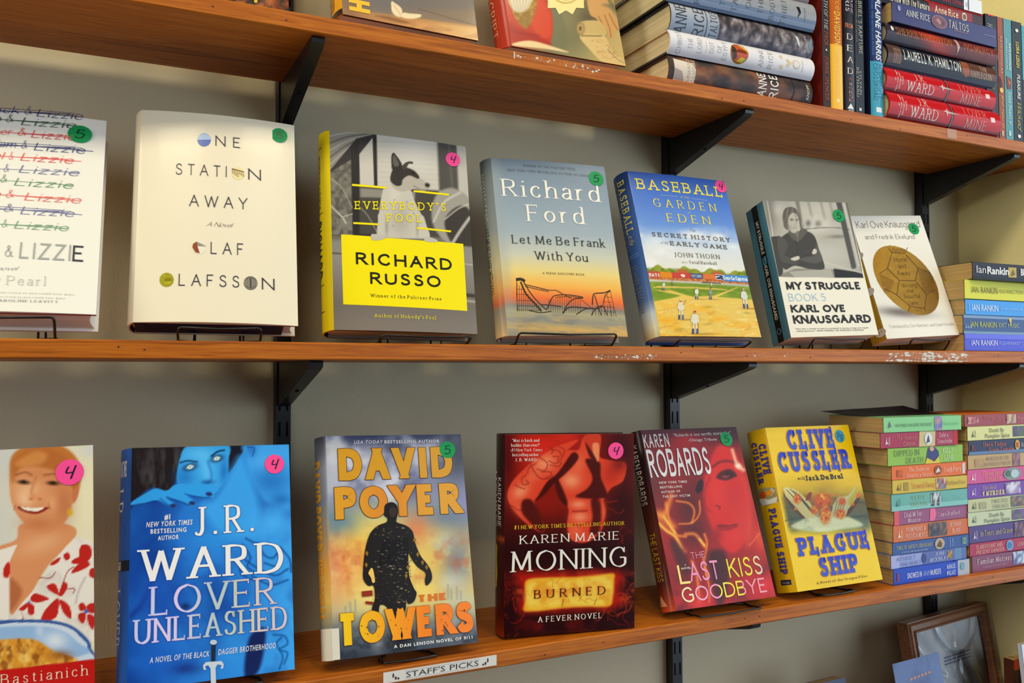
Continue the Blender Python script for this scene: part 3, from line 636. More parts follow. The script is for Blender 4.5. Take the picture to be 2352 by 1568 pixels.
def book(name, M, w, h, th, label, group=None, hard=True, front=None, spine=None, back=(40, 40, 44), pages='pages_cream', mat='printed_gloss', bow=0.0, sticker=None, rnd=None, edge=(235, 232, 225), sgrad=None, cat='book', flap=None, library=None):
    root = empty(name, M); tag(root, label, cat, group)
    tc = .0027 if hard else .0006
    if rnd is None: rnd = .20 * th if hard else .0006
    fc = front if not hasattr(front, 'emit') else edge
    # front cover
    mb = MB(); mb.box(-w / 2, w / 2, .0002, tc, 0, h, s2l(fc))
    ysurf = lambda u: -bow * math.sin(math.pi * min(max(u / w, 0), 1)) ** .8 if bow else 0.0
    if hasattr(front, 'emit'):
        front.bowed = bow > 0
        surf = lambda u, v, l: (u - w / 2, ysurf(u) + l, v)
        front.emit(mb, surf)
        nx, ny = front.nx, front.ny; ring = [(i, 0) for i in range(nx)] + [(nx, j) for j in range(ny)] + [(i, ny) for i in range(nx, 0, -1)] + [(0, j) for j in range(ny, 0, -1)]
        vs = []; cs = []
        for i, j in ring:
            u, v = front.U[j, i], front.V[j, i]; c = s2l(np.clip(front.col[j, i], 0, 255)); vs += [(u - w / 2, ysurf(u), v), (u - w / 2, .0009, v)]; cs += [c, c]
        n = len(ring); mb.add(vs, [(2 * k, 2 * ((k + 1) % n), 2 * ((k + 1) % n) + 1, 2 * k + 1)[::-1] for k in range(n)], cs)
    else:
        mb.box(-w / 2, w / 2, 0, .0002, 0, h, s2l(front))
    mb.build('front_cover', mat, root)
    # spine
    yb = th
    def f(a, b, l): return (-w / 2 - rnd * math.sin(math.pi * min(max(b, 0), 1)) ** .75 - l * .00012, th * (1 - b), h * (1 - a))
    mb = MB(); nb = 12 if rnd > .002 else 1
    if not hasattr(spine, 'emit'): spine = Spine(spine if spine else back)
    spine.emit(mb, f, nb, sgrad)
    # inner skin gives the spine its thickness
    k = 12 if nb > 1 else 1; prof = [f(0, j / k, 0)[:2] for j in range(k + 1)]
    inner = [(x + (.0022 if hard else .0005), y) for x, y in prof]
    for z in (0, h):
        vs = [(x, y, z) for x, y in prof] + [(x, y, z) for x, y in inner]
        mb.add(vs, [(j, j + 1, k + 2 + j, k + 1 + j) for j in range(k)], s2l(spine.base))
    vs = [(x, y, z) for z in (0, h) for x, y in inner]; mb.add(vs, [(j, j + 1, k + 2 + j, k + 1 + j) for j in range(k)], s2l(edge))
    mb.build('spine', mat, root, True)
    mb = MB(); mb.box(-w / 2, w / 2, th - tc, th, 0, h, s2l(back)); mb.build('back_cover', mat, root)
    # pages
    ins = .003 if hard else .0004; mb = MB(); y0, y1 = tc + .0001, th - tc - .0001; n = 6
    hol = .0035 if hard else .0004
    prof = [(-w / 2 + .0024 - rnd * .6 * math.sin(math.pi * j / n), y0 + (y1 - y0) * j / n) for j in range(n + 1)]
    prof += [(w / 2 - ins - hol * math.sin(math.pi * j / n), y1 + (y0 - y1) * j / n) for j in range(n + 1)]
    mb.prism(prof, ins, h - ins); mb.build('page_block', pages, root)
    if flap:
        mb = MB(); mb.box(-w / 2 + .001, w / 2 - .014, tc, th - tc, .0004, ins - .0001, s2l(flap)); mb.build('jacket_flap', mat, root)
    if sticker:
        u, v, r, col, txt, ink = sticker; y = ysurf(u) - .0007; mb = MB(); n = 32
        rim = [(u - w / 2 + r * math.cos(6.2832 * i / n), v + r * math.sin(6.2832 * i / n)) for i in range(n)]
        mb.add([(a, y, b) for a, b in rim] + [(a, y + .0002, b) for a, b in rim], [tuple(range(n))] + [(i, (i + 1) % n, n + (i + 1) % n, n + i) for i in range(n)], s2l(col))
        V, F, W = FONTS['marker'](txt, 0); H = r * 1.05; k = H / 10; kx = k * (1.15 if len(txt) == 1 else .62)
        mb.add([(u - w / 2 + (a - W / 2) * kx - .1 * H, y - .00018 - q * .0001, v + (b - 5) * k) for a, b, q in V], F, s2l(ink))
        o = mb.build('price_sticker', 'printed_satin', root); o['label'] = '%s round price sticker marked %s' % ('green' if col == GREEN else 'pink' if col == PINK else 'blue', txt)
    return root

def wire_stand(x, y, zs, hz, yaw, tilt, th, wb, label, up=.13, lip=-.004, ly=-.0072):
    """bent black wire stand under and behind a propped book; local origin on the shelf below the cover's lower edge"""
    root = empty('wire_book_stand', pose(x, y, zs, yaw)); tag(root, label, 'book stand', 'black wire book stands')
    r = .0013; t = math.tan(RAD(tilt)); c = math.cos(RAD(tilt)); z0 = .0014
    yb = lambda z: th / c + (z - hz) * t + .0034
    fx = wb / 2 - .004; bx = fx * .62
    lipz = max(hz + lip, .0035)
    pts = []
    for sg in (-1, 1):
        seg = [(sg * fx, .024, z0), (sg * fx, .012, z0), (sg * fx, ly + .012, z0 + .0012), (sg * fx, ly + .001, max(lipz - .0022, z0 + .002)), (sg * (fx - .003), ly - .0004, lipz)]
        pts.append(seg)
    path = sm(pts[0], 4) + [(0, ly + .0004, lipz - .0012)] + sm(pts[1][::-1], 4)
    mb = MB(); mb.tube(path, r); mb.build('front_lip', 'black_wire', root, True)
    y1 = yb(.012)
    path = [(-fx, .024, z0), (-bx, y1, z0), (-bx, yb(.02), .02), (-bx, yb(up), up)]
    path += sm([(-bx, yb(up), up), (-bx + .008, yb(up + .008), up + .008), (bx - .008, yb(up + .008), up + .008), (bx, yb(up), up)], 4)
    path += [(bx, yb(.02), .02), (bx, y1, z0), (fx, .024, z0)]
    mb = MB(); mb.tube(path, r); mb.build('back_rest', 'black_wire', root, True)
    yf = min(yb(up) + .012, abs(y) - .022)
    for sg in (-1, 1):
        mb = MB(); mb.tube(sm([(sg * (bx - .001), yb(up * .8), up * .8), (sg * (bx - .001), yf, z0 + .006), (sg * (bx - .001), yf - .006, z0)], 5) + [(sg * bx, y1, z0)], r)
        mb.build('leg', 'black_wire', root, True)
    return root
def quadpx(M, w, h, f):
    return f
# ------------------------------------------------------------------ propped hardcovers on the middle shelf
POSE = {
'B1': (-0.0755, -0.1777, 0.0238, -3.46, 25.5, 0.25, 0.1500, 0.2317, 0.0360),
'B2': (0.1086, -0.1711, 0.0176, -5.4344, 16.1676, 0.4281, 0.1556, 0.2353, 0.0340),
'B3': (0.3118, -0.1573, 0.0141, -2.6004, 11.8721, 0.8285, 0.1647, 0.2348, 0.0360),
'B4': (0.5043, -0.1807, 0.0115, -6.7946, 15.3988, -0.2488, 0.1538, 0.2303, 0.0280),
'B5': (0.7132, -0.1850, 0.0142, -0.6947, 17.6128, -0.4055, 0.1607, 0.2335, 0.0340),
'B6': (0.9445, -0.1693, 0.0195, -7.9187, 14.2930, -2.2469, 0.1497, 0.2081, 0.0440),
'B7': (1.1308, -0.1654, 0.0217, -9.5768, 18.1654, -3.3960, 0.1371, 0.2061, 0.0330),
'C1': (-0.0921, -0.1887, -0.3300, -0.1146, 5.7786, -1.1381, 0.1900, 0.2312, 0.0320),
'C2': (0.1059, -0.1900, -0.3250, 0.2088, 13.4051, 0.9006, 0.1529, 0.2255, 0.0400),
'C3': (0.3016, -0.1901, -0.3252, 0.2940, 14.9784, 1.2337, 0.1595, 0.2317, 0.0340),
'C4': (0.5063, -0.1762, -0.3366, -9.5547, 1.1593, 0.8552, 0.1629, 0.2321, 0.0360),
'C5': (0.7288, -0.1889, -0.3258, -0.7942, 19.1239, -0.0000, 0.1588, 0.2307, 0.0300),
'C6': (0.9256, -0.1900, -0.3243, 0.0198, 15.0471, 0.0765, 0.1589, 0.2225, 0.0400),
'T1': (0.1150, -0.1640, 0.3420, 6.0, 6.0, -2.0, 0.1300, 0.2000, 0.0200),
'T2': (0.3126, -0.1708, 0.3525, 1.7236, 14.0402, 0.1076, 0.1601, 0.2410, 0.0340),
'T3': (0.5168, -0.1673, 0.3539, 5.3912, 10.7785, -2.8036, 0.1703, 0.2410, 0.0320),
}
def face(key, quad, base=(255, 255, 255), cell=.00105):
    p = POSE[key]; return Print(quad, p[6], p[7], cell, base)
def put(key, name, label, pr, **kw):
    p = POSE[key]; st = kw.pop('stand', None); stk = kw.pop('stk', None)
    if stk:
        x, y, col, txt, ink, r = stk; u, v = pr.uv(x, y); kw['sticker'] = (u, v, r, col, txt, ink)
    o = book(name, pose(*p[:6]), p[6], p[7], p[8], label, front=pr, **kw)
    if st:
        zs = Z2 if key[0] == 'B' else Z3 if key[0] == 'C' else Z1
        dx, wb, lab = st[:3]
        wire_stand(p[0] + dx, p[1], zs, p[2] - zs, p[3], p[4], p[8], wb, lab, lip=st[3] if len(st) > 3 else -.004 if key[0] == 'B' else -.02, ly=-.0072 if key[0] == 'B' or key == 'C5' else .004)
    return o
INK = (30, 26, 40)
# crossed-out list, white
pr = face('B1', [(-400, -3), (686, 106), (619, 1350), (-622, 1322)], (240, 238, 226))
rows = [('&', 160, 205, 72, 'Lizzie', 240, 525, 92, (44, 42, 92)), ('&', 40, 85, 122, 'Lizzie', 140, 480, 148, (40, 84, 50)), ('&', 115, 165, 208, 'Lizzie', 205, 478, 226, (222, 70, 76)),
        ('&', 138, 175, 290, 'Lizzie', 222, 540, 308, (78, 80, 130)), ('&', 58, 85, 362, 'Lizzie', 135, 465, 374, (236, 92, 88)), ('&', 25, 58, 440, 'Lizzie', 125, 500, 452, (120, 124, 166)),
        ('&', 3, 45, 507, 'Lizzie', 95, 462, 534, (110, 156, 112)), ('&', 38, 88, 606, 'Lizzie', 160, 512, 628, (238, 112, 104)), ('&', 25, 85, 696, 'Lizzie', 135, 470, 716, (122, 122, 168)), ('&', 12, 48, 796, 'Lizzie', 95, 432, 808, (122, 168, 126))]
names = ['Jack', 'Tom', 'Peter', 'Adam', 'Paul', 'Mark', 'Alan', 'Rob', 'Simon', 'Neil']
for i, (a, x0, x1, y, t, x2, x3, y2, c) in enumerate(rows):
    pr.text(names[i], x0 - 250, y - 14, x0 - 40, y - 4, 44, c, 'hand')
    pr.text(a, x0, y, x1, y, 50, c, 'hand'); pr.text(t, x2, y2, x3, y2 + 8, 48, c, 'hand')
    if i != 5 and i != 6:
        pr.bar(x0 - 260, y - 34, x3 + (60 if i in (3, 4, 8) else 10), y2 - 4, 4, c); pr.bar(x0 - 200, y - 26, x3 - 30, y2 - 16, 3, c)
    else: pr.bar(x0 - 200, y - 24, x3, y2 - 10, 3, c)
    if i in (0, 3, 8): pr.bar(x0 - 180, y - 18, x3 - 10, y2 - 24, 3, c); pr.bar(x0 - 180, y - 40, x3 - 60, y2 - 30, 3, c)
pr.text('&', 35, 985, 80, 985, 72, (176, 178, 168), 'serif'); pr.text('LIZZI', 130, 998, 450, 1010, 104, (168, 170, 164), 'mono'); pr.text('E', 472, 1012, 535, 1014, 102, (62, 60, 70), 'mono')
pr.text('GEORGE', -480, 960, -20, 980, 104, (168, 170, 164), 'mono')
pr.text('novel', -20, 1075, 105, 1072, 24, (138, 138, 144), 'script'); pr.text('y Pearl', -40, 1168, 292, 1170, 58, (196, 198, 186), 'serifl')
for y, x1 in ((1224, 480), (1250, 420)): pr.text('and inventive a love story as you could ever want', -260, y - 4, x1, y + 3, 11, (176, 172, 168), 'serif')
pr.text('author CAROLINE LEAVITT', -190, 1276, 372, 1278, 15, (150, 148, 150), 'serifb')
put('B1', 'hardcover_book', 'white hardcover with rows of crossed-out coloured handwriting, leftmost on the middle shelf', pr, back=(236, 232, 222), pages='pages_white', edge=(150, 40, 56), bow=.002, mat='printed_matte',
    spine=Spine((238, 234, 224)), stk=(516, 197, GREEN, '5', (16, 60, 34), .0112), stand=(-.005, .100, 'black wire stand under the white book of crossed-out handwriting'))
# cream book whose O's are round pictures
pr = face('B2', [(96, 60), (1062, 162), (1084, 1422), (41, 1406)], (240, 230, 202))
DK = (52, 48, 70)
pr.disc(494, 268, 42, (92, 116, 186)); pr.shape([(494 + 43 * math.cos(a), 268 - 39 * math.sin(a)) for a in np.linspace(.0, math.pi, 14)], (176, 200, 232), 2)
pr.text('NE', 568, 306, 720, 320, 64, DK, 'fut', 7)
pr.text('STATI', 316, 484, 634, 502, 70, DK, 'fut', 5.4); pr.text('N', 775, 516, 847, 520, 68, DK, 'fut')
pr.disc(708, 480, 40, (238, 224, 164))
for i in range(7): pr.bar(672 + i * 11, 454 + i * 4, 674 + i * 11, 482 + (i * 7) % 24, 4, (150, 120, 70), 2)
pr.bar(668, 450, 744, 470, 6, (126, 100, 60), 2)
pr.text('AWAY', 402, 686, 762, 704, 72, DK, 'fut', 5.4)
pr.text('A Novel', 508, 812, 664, 818, 27, (110, 104, 104), 'script')
pr.disc(462, 945, 44, (240, 232, 212)); pr.shape([(420, 945), (424, 922), (446, 908), (452, 940), (466, 982), (440, 976)], (150, 72, 40), 2); pr.shape([(446, 907), (508, 938), (452, 936)], (150, 150, 126), 2)
pr.text('LAF', 537, 986, 738, 992, 74, DK, 'fut', 5.6)
pr.disc(257, 1145, 45, (166, 160, 24)); 
for a in range(7): pr.disc(240 + (a * 13) % 40, 1122 + (a * 23) % 48, 9, (140, 132, 16) if a % 2 else (186, 178, 40), None, 9, 2)
pr.text('LAFSS', 335, 1183, 712, 1196, 74, DK, 'fut', 5.6); pr.text('N', 860, 1202, 932, 1206, 72, DK, 'fut')
pr.disc(785, 1165, 43, (120, 112, 100)); 
for i in range(-3, 4): pr.bar(785 + i * 12, 1134 + abs(i) * 6, 785 + i * 11, 1196 - abs(i) * 6, 4, (172, 164, 150) if i else (60, 54, 50), 2)
put('B2', 'hardcover_book', 'plain cream hardcover with small round pictures in place of each letter O', pr, back=(232, 222, 196), pages='pages_white', edge=(34, 48, 84), flap=(26, 38, 72), bow=.0055, rnd=.006,
    spine=Spine((238, 228, 202)), stk=(966, 232, GREEN, '5', (100, 96, 80), .0088), stand=(.002, .086, 'black wire stand under the cream book with round pictures'))
# dog in an old car, yellow panel
pr = face('B3', [(120, 30), (1046, 138), (1145, 1436), (136, 1410)], (120, 116, 106))
pr.grad([(60, (196, 188, 170)), (420, (206, 200, 186)), (700, (110, 106, 98)), (1000, (140, 134, 126)), (1420, (112, 104, 94))])
pr.poly([(320, 70), (440, 50), (860, 90), (860, 420), (320, 400)], (208, 202, 188), 1, 30, False)
for y in range(110, 400, 34): pr.line([(450, y), (860, y + 20)], 5, (184, 178, 164), .5, 6, False)
pr.blob(700, 200, 160, 110, (226, 222, 210), .7)
pr.poly([(120, 300), (120, 760), (280, 760), (280, 130)], (132, 128, 116), 1, 8, False); pr.noise(28, .35, .7, (84, 80, 72), .8, 3, 1, pr.mask([(120, 260), (120, 740), (276, 740), (276, 130)], 6, False))
pr.poly([(118, 20), (420, 50), (300, 120), (120, 300)], (148, 142, 130), 1, 8, False)
for k in range(5): pr.line([(120, 70 + 48 * k), (250, 50 + 26 * k), (420, 52 + 6 * k)], 9, (92, 88, 80) if k % 2 else (190, 184, 170), .8, 6)
pr.poly([(122, 300), (260, 140), (300, 90), (430, 60), (400, 100), (316, 200), (128, 310)], (62, 58, 56), 1, 6, False)
pr.poly([(262, 140), (320, 110), (324, 480), (450, 480), (450, 760), (272, 760)], (50, 47, 46), 1, 6, False)
pr.poly([(410, 60), (438, 60), (444, 410), (420, 410)], (54, 50, 48), 1, 5, False)
pr.poly([(320, 410), (860, 440), (900, 520), (880, 760), (320, 740)], (78, 74, 68), 1, 14, False)
pr.poly([(326, 424), (700, 450), (700, 500), (326, 486)], (148, 142, 130), 1, 14, False)
pr.line([(330, 560), (380, 620), (440, 730)], 8, (150, 144, 132), .8)
pr.line([(124, 540), (200, 620), (226, 662)], 12, (206, 200, 186), .8); pr.line([(200, 620), (270, 600)], 8, (190, 184, 170), .8); pr.line([(120, 350), (200, 420), (272, 560)], 6, (200, 194, 180), .6)
pr.poly([(850, 100), (985, 130), (1000, 430), (1010, 480), (866, 440)], (86, 82, 76), 1, 20, False); pr.line([(930, 120), (960, 460)], 16, (116, 110, 102), .6, 16)
pr.poly([(840, 480), (960, 420), (1090, 520), (1100, 800), (930, 800), (820, 660)], (164, 158, 146), 1, 18); pr.poly([(905, 640), (1010, 540), (1095, 600), (1098, 820), (960, 800)], (66, 62, 58), 1, 16)
pr.line([(830, 650), (900, 520), (1010, 450)], 14, (214, 208, 194), .8, 14); pr.line([(905, 636), (1000, 560), (1090, 520)], 10, (206, 200, 188), .8, 8); pr.line([(962, 798), (1010, 720), (1080, 620)], 22, (200, 194, 182), .9, 12)
pr.poly([(985, 130), (1048, 140), (1076, 480), (1010, 420)], (196, 190, 176), 1, 12, False)
pr.grad([(745, (96, 92, 84)), (790, (146, 140, 132)), (900, (150, 144, 136)), (1230, (120, 112, 102)), (1380, (130, 122, 112))], mask=np.clip((pr.Y - 745 - (pr.X - 120) * .07) / 14, 0, 1))
for y in (742, 868): pr.line([(124, y), (196, y + 6)], 9, (84, 80, 74), .9, 4, False)
pr.line([(1040, 940), (1116, 946)], 10, (190, 184, 172), .8); pr.line([(1060, 1160), (1136, 1164)], 26, (62, 58, 52), .9, 8); pr.line([(1066, 1200), (1136, 1206)], 16, (190, 184, 172), .7, 8)
# the dog
W1, W2 = (206, 200, 184), (172, 165, 150)
pr.poly([(500, 400), (560, 420), (660, 430), (700, 520), (770, 660), (800, 760), (700, 770), (500, 764), (440, 740), (450, 620), (470, 480)], W1, 1, 6)
pr.poly([(450, 600), (500, 620), (494, 740), (440, 780), (400, 772), (402, 748), (446, 730), (446, 660)], W1, 1, 5); pr.poly([(716, 620), (760, 620), (800, 756), (852, 780), (836, 792), (776, 786), (750, 720)], W1, 1, 5)
pr.blob(600, 640, 70, 110, W2, .7); pr.blob(505, 690, 12, 60, (150, 144, 130), .7); pr.blob(716, 690, 10, 70, (150, 144, 130), .7); pr.blob(560, 480, 40, 60, (222, 216, 200), .6)
for x, y in ((548, 684), (644, 520), (560, 505), (468, 560), (690, 600)): pr.blob(x, y, 5, 5, (120, 114, 104), .7)
pr.poly([(540, 330), (600, 290), (690, 300), (730, 350), (794, 400), (790, 430), (752, 446), (700, 430), (660, 440), (600, 450), (540, 410)], (188, 180, 164), 1, 5)
pr.poly([(530, 372), (548, 300), (600, 280), (680, 300), (724, 340), (720, 362), (660, 340), (616, 366), (606, 404), (570, 410)], (60, 56, 52), 1, 6)
pr.poly([(540, 200), (560, 192), (612, 272), (590, 320), (546, 310), (538, 250)], (56, 52, 48), 1, 4); pr.poly([(548, 214), (560, 206), (590, 262), (570, 282), (550, 262)], (104, 98, 90), 1, 6)
pr.poly([(612, 276), (640, 250), (680, 246), (682, 262), (656, 262), (640, 290), (620, 300)], (74, 70, 64), 1, 4)
pr.blob(784, 404, 18, 15, (40, 38, 38), 1, 20, 4); pr.line([(690, 410), (740, 436), (780, 434)], 5, (96, 90, 82), .8); pr.blob(690, 322, 12, 6, (30, 28, 28), .9, 20)
for x in (412, 432, 454): pr.line([(x, 760), (x - 3, 782)], 3, (110, 104, 94), .8)
for x in (800, 822): pr.line([(x, 772), (x + 4, 790)], 3, (110, 104, 94), .8)
YE = (250, 230, 20)
pr.bar(270, 402, 502, 424, 14, YE); pr.bar(690, 446, 934, 467, 13, YE); pr.bar(276, 663, 448, 674, 13, YE); pr.bar(712, 698, 950, 718, 13, YE)
pr.text("EVERYBODY'S", 294, 590, 908, 560, 54, YE, 'slab', 4.2); pr.text('FOOL', 510, 664, 742, 652, 54, YE, 'slab', 4.2)
pr.shape([(192, 740), (400, 756), (496, 766), (740, 784), (860, 790), (1036, 802), (1070, 1272), (202, 1230)], (252, 232, 22))
for pts in ([(398, 744), (440, 742), (494, 752), (492, 772), (440, 784), (402, 780)], [(764, 764), (806, 762), (852, 780), (846, 794), (790, 794), (766, 786)]): pr.shape(sm(pts, 4, True), (198, 192, 176), 2)
BK = (40, 40, 34)
pr.text('RICHARD', 300, 948, 952, 990, 82, BK, 'geo', 3.2); pr.text('RUSSO', 398, 1088, 874, 1110, 82, BK, 'geo', 3.2)
pr.text('Winner of the Pulitzer Prize', 394, 1178, 884, 1202, 22, (74, 70, 40), 'slab', 3.8); pr.text("Author of Nobody's Fool", 420, 1322, 846, 1338, 25, (232, 216, 60), 'slab', 2.6)
sp = Spine((248, 222, 14)).text("EVERYBODY'S", .12, .385, .30, .62, (96, 88, 20), 'slab').text('RICHARD', .455, .735, .22, .66, (40, 38, 24), 'geo').band(.0655, .0655, (0, 0, 0))
for a in (.075, .41, .77, .90): sp.rect(a, a + .004, .15, .72, (40, 38, 24))
put('B3', 'hardcover_book', 'grey hardcover with a photographed dog, yellow title panel and bright yellow spine', pr, back=(130, 124, 114), pages='pages_cream', edge=(30, 30, 34), bow=.003, spine=sp, rnd=.009,
    stk=(958, 228, PINK, '4', INK, .0090), stand=(.02, .112, 'black wire stand under the dog book with the yellow spine'))
# sunset over the sea with a wrecked roller coaster
pr = face('B4', [(105, 45), (968, 115), (1180, 1445), (206, 1462)], (160, 170, 176))
yy = pr.Y - 0.04 * (pr.X - 600)
pr.Y0 = pr.Y; pr.Y = yy
pr.grad([(60, (116, 134, 150)), (300, (138, 156, 172)), (620, (164, 178, 186)), (800, (206, 206, 184)), (930, (236, 212, 132)), (1040, (246, 182, 84)), (1150, (238, 116, 62)), (1195, (190, 116, 92)), (1215, (136, 130, 120)), (1260, (176, 166, 128)), (1330, (150, 146, 130)), (1400, (206, 168, 100)), (1440, (150, 140, 120))])
pr.noise(160, .5, .8, (226, 176, 96), .6, 5, 4, np.clip((yy - 1280) / 30, 0, 1)); pr.noise(120, .5, .8, (120, 124, 120), .6, 15, 5, np.clip((yy - 1250) / 30, 0, 1))
pr.Y = pr.Y0
pr.grad([(80, (170, 176, 166)), (130, (160, 168, 166)), (190, (160, 168, 166))], 'x', .35, np.clip((200 + (pr.Y - 45) * .08 - pr.X) / 60, 0, 1))
K = (62, 54, 46)
def rail(pts, t=5):
    q = sm(pts, 5)
    for a, b in zip(q[:-1], q[1:]): pr.bar(a[0], a[1], b[0], b[1], t, K)
rail([(280, 992), (320, 988), (350, 1006)], 24); rail([(285, 1000), (284, 1120), (290, 1250)], 4); rail([(316, 1010), (360, 1110), (430, 1190), (480, 1250)], 12); rail([(340, 1008), (400, 1110), (460, 1180), (520, 1240)], 7)
rail([(340, 1028), (440, 1052), (540, 1076), (600, 1078), (660, 1112), (720, 1140)], 5); rail([(350, 1046), (450, 1072), (540, 1088)], 4)
for i in range(12): pr.bar(290 + i * 17, 1020 + i * 18, 284 + i * 17, 1255, 2.5, K)
for y in (1068, 1110, 1160, 1205, 1240): pr.bar(282, y, 350 + (y - 1068) * .7, y + 4, 2.5, K)
for i in range(11): pr.bar(350 + i * 18, 1030 + i * 4.3, 360 + i * 18, 1050 + i * 3.7, 2.5, K)
rail([(520, 1240), (560, 1150), (590, 1120), (680, 1112), (790, 1124), (810, 1136), (740, 1146), (690, 1190), (650, 1268)], 7); rail([(600, 1132), (700, 1126), (800, 1134)], 4)
for i in range(15): pr.bar(540 + i * 18, 1150 - (i > 2) * 20, 538 + i * 18, 1262, 2.2, K)
rail([(650, 1268), (700, 1216), (800, 1214), (920, 1220), (968, 1200)], 8); rail([(760, 1272), (830, 1226), (900, 1216)], 7); rail([(880, 1276), (920, 1216), (972, 1198), (1010, 1272)], 7)
rail([(888, 1190), (894, 1110), (920, 1094), (980, 1088), (1030, 1066)], 8); rail([(974, 1190), (990, 1110), (1030, 1070)], 6); rail([(906, 1110), (930, 1190), (960, 1272)], 6); rail([(1030, 1070), (1056, 1180), (1082, 1280)], 2.5); rail([(1004, 1100), (1030, 1200), (1046, 1280)], 2.5)
for i in range(8): pr.bar(890 + i * 24, 1200 - i * 3, 892 + i * 24, 1280, 2.2, K)
for y in (1120, 1160, 1200, 1240): pr.bar(984 - (y - 1120) * .1, y, 1040 + (y - 1120) * .3, y + 4, 2, K)
rail([(380, 1244), (470, 1262), (560, 1250)], 7); rail([(480, 1196), (560, 1200), (640, 1210)], 7)
rail([(800, 1150), (850, 1190), (890, 1220)], 2.5)
WH = (244, 240, 226)
pr.text('WINNER OF THE PULITZER PRIZE', 348, 116, 748, 146, 18, (106, 116, 124), 'sans', 2); pr.text('NEW YORK TIMES BESTSELLING AUTHOR OF CANADA', 232, 146, 874, 196, 18, (106, 116, 124), 'sans', 2)
pr.text('Richard', 200, 332, 930, 380, 124, WH, 'serif', 2.2); pr.text('Ford', 388, 528, 812, 552, 124, WH, 'serif', 2.6)
pr.text('Let Me Be Frank', 260, 700, 980, 728, 64, (62, 66, 70), 'serif', 2.0); pr.text('With You', 438, 830, 846, 844, 66, (62, 66, 70), 'serif', 2.0)
pr.text('A FRANK BASCOMBE BOOK', 492, 946, 824, 956, 18, (116, 106, 76), 'sans', 2)
sg = lambda a, b: tuple(np.stack([np.interp(a, [0, .4, .62, .75, .82, .86, 1], [v[k] for v in ((112, 124, 130), (136, 144, 146), (190, 180, 140), (206, 150, 80), (190, 100, 60), (130, 124, 110), (190, 160, 110))]) for k in range(3)]))
sp = Spine((150, 158, 158)).text('RICHARD FORD', .08, .36, .3, .7, (226, 222, 204), 'serif').text('LET ME BE FRANK WITH YOU', .40, .76, .3, .7, (56, 58, 60), 'serif')
put('B4', 'hardcover_book', 'grey-blue hardcover with an orange sunset and a wrecked roller coaster in the sea', pr, back=(150, 156, 150), pages='pages_white', edge=(210, 200, 180), bow=.002, spine=sp, rnd=.010, sgrad=sg,
    stk=(905, 205, GREEN, '5', (20, 50, 34), .0102), stand=(-.004, .132, 'black wire stand under the sunset roller coaster book', .003))
# old ball game painting
pr = face('B5', [(150, 55), (956, 130), (1278, 1450), (430, 1438)], (84, 122, 200))
yt = pr.Y - .05 * (pr.X - 600); pr.Y0 = pr.Y; pr.Y = yt
pr.grad([(40, (52, 92, 172)), (300, (82, 124, 206)), (520, (112, 152, 218)), (600, (160, 186, 224)), (700, (216, 222, 224)), (850, (228, 226, 214)), (900, (226, 222, 204))])
pr.noise(170, .42, .72, (236, 236, 232), .9, 11, 1.4, np.clip((yt - 480) / 120, 0, 1)); pr.blob(700, 590, 110, 40, (240, 240, 238), .9); pr.blob(900, 590, 70, 34, (236, 238, 238), .9); pr.blob(1040, 660, 60, 30, (236, 238, 238), .8); pr.blob(380, 640, 110, 40, (226, 232, 236), .7)
pr.grad([(870, (150, 160, 60)), (920, (160, 150, 50))], 'y', 1, np.clip((yt - 868 - 14 * np.sin(pr.X / 37) - 10 * np.sin(pr.X / 17)) / 8, 0, 1))
pr.noise(26, .4, .7, (92, 120, 36), .8, 4, 1, np.clip((yt - 868) / 10, 0, 1) * np.clip((925 - yt) / 10, 0, 1))
for x in (604, 890): pr.poly([(x - 40, 880), (x - 20, 876), (x + 20, 880), (x + 46, 890), (x + 46, 920), (x - 40, 920)], (190, 104, 60), 1, 5, False)
pr.grad([(905, (196, 70, 44)), (990, (206, 120, 60))], 'y', 1, np.clip((yt - 908) / 4, 0, 1))
pr.noise(9, .35, .7, (226, 190, 120), .8, 9, 1, np.clip((yt - 948) / 6, 0, 1)); pr.noise(7, .4, .7, (150, 60, 44), .7, 19, 1, np.clip((yt - 950) / 6, 0, 1))
pr.Y = pr.Y0
pr.grad([(960, (212, 206, 190)), (990, (190, 186, 168))], 'y', 1, np.clip((yt - 972) / 4, 0, 1))
pr.grad([(985, (122, 150, 52)), (1060, (112, 142, 44)), (1140, (132, 156, 50))], 'y', 1, np.clip((yt - 990) / 5, 0, 1))
pr.noise(60, .45, .75, (152, 170, 62), .7, 6, 3, np.clip((yt - 990) / 5, 0, 1))
TAN = (232, 196, 96)
pr.poly([(344, 1030), (420, 1016), (760, 1030), (990, 1046), (980, 1052), (640, 1036), (400, 1030)], TAN, 1, 4, False); pr.poly([(380, 1050), (500, 1050), (620, 1090), (700, 1110), (870, 1100), (1070, 1026), (1080, 1026), (900, 1110), (1200, 1130), (1280, 1450), (430, 1440), (372, 1146), (520, 1120), (600, 1100), (480, 1072)], TAN, 1, 6, False)
pr.noise(130, .42, .75, (244, 176, 44), .85, 8, 2.6, np.clip((yt - 1140) / 40, 0, 1)); pr.noise(70, .55, .8, (206, 140, 44), .6, 28, 3, np.clip((yt - 1200) / 40, 0, 1)); pr.noise(60, .6, .8, (246, 222, 140), .7, 38, 3, np.clip((yt - 1120) / 30, 0, 1))
for x, y in ((820, 1340), (1150, 1246), (600, 1380), (820, 1195)): pr.blob(x, y, 36, 8, (170, 150, 60), .7)
pr.line([(410, 1240), (560, 1210), (700, 1150)], 3, (246, 232, 190), .9)
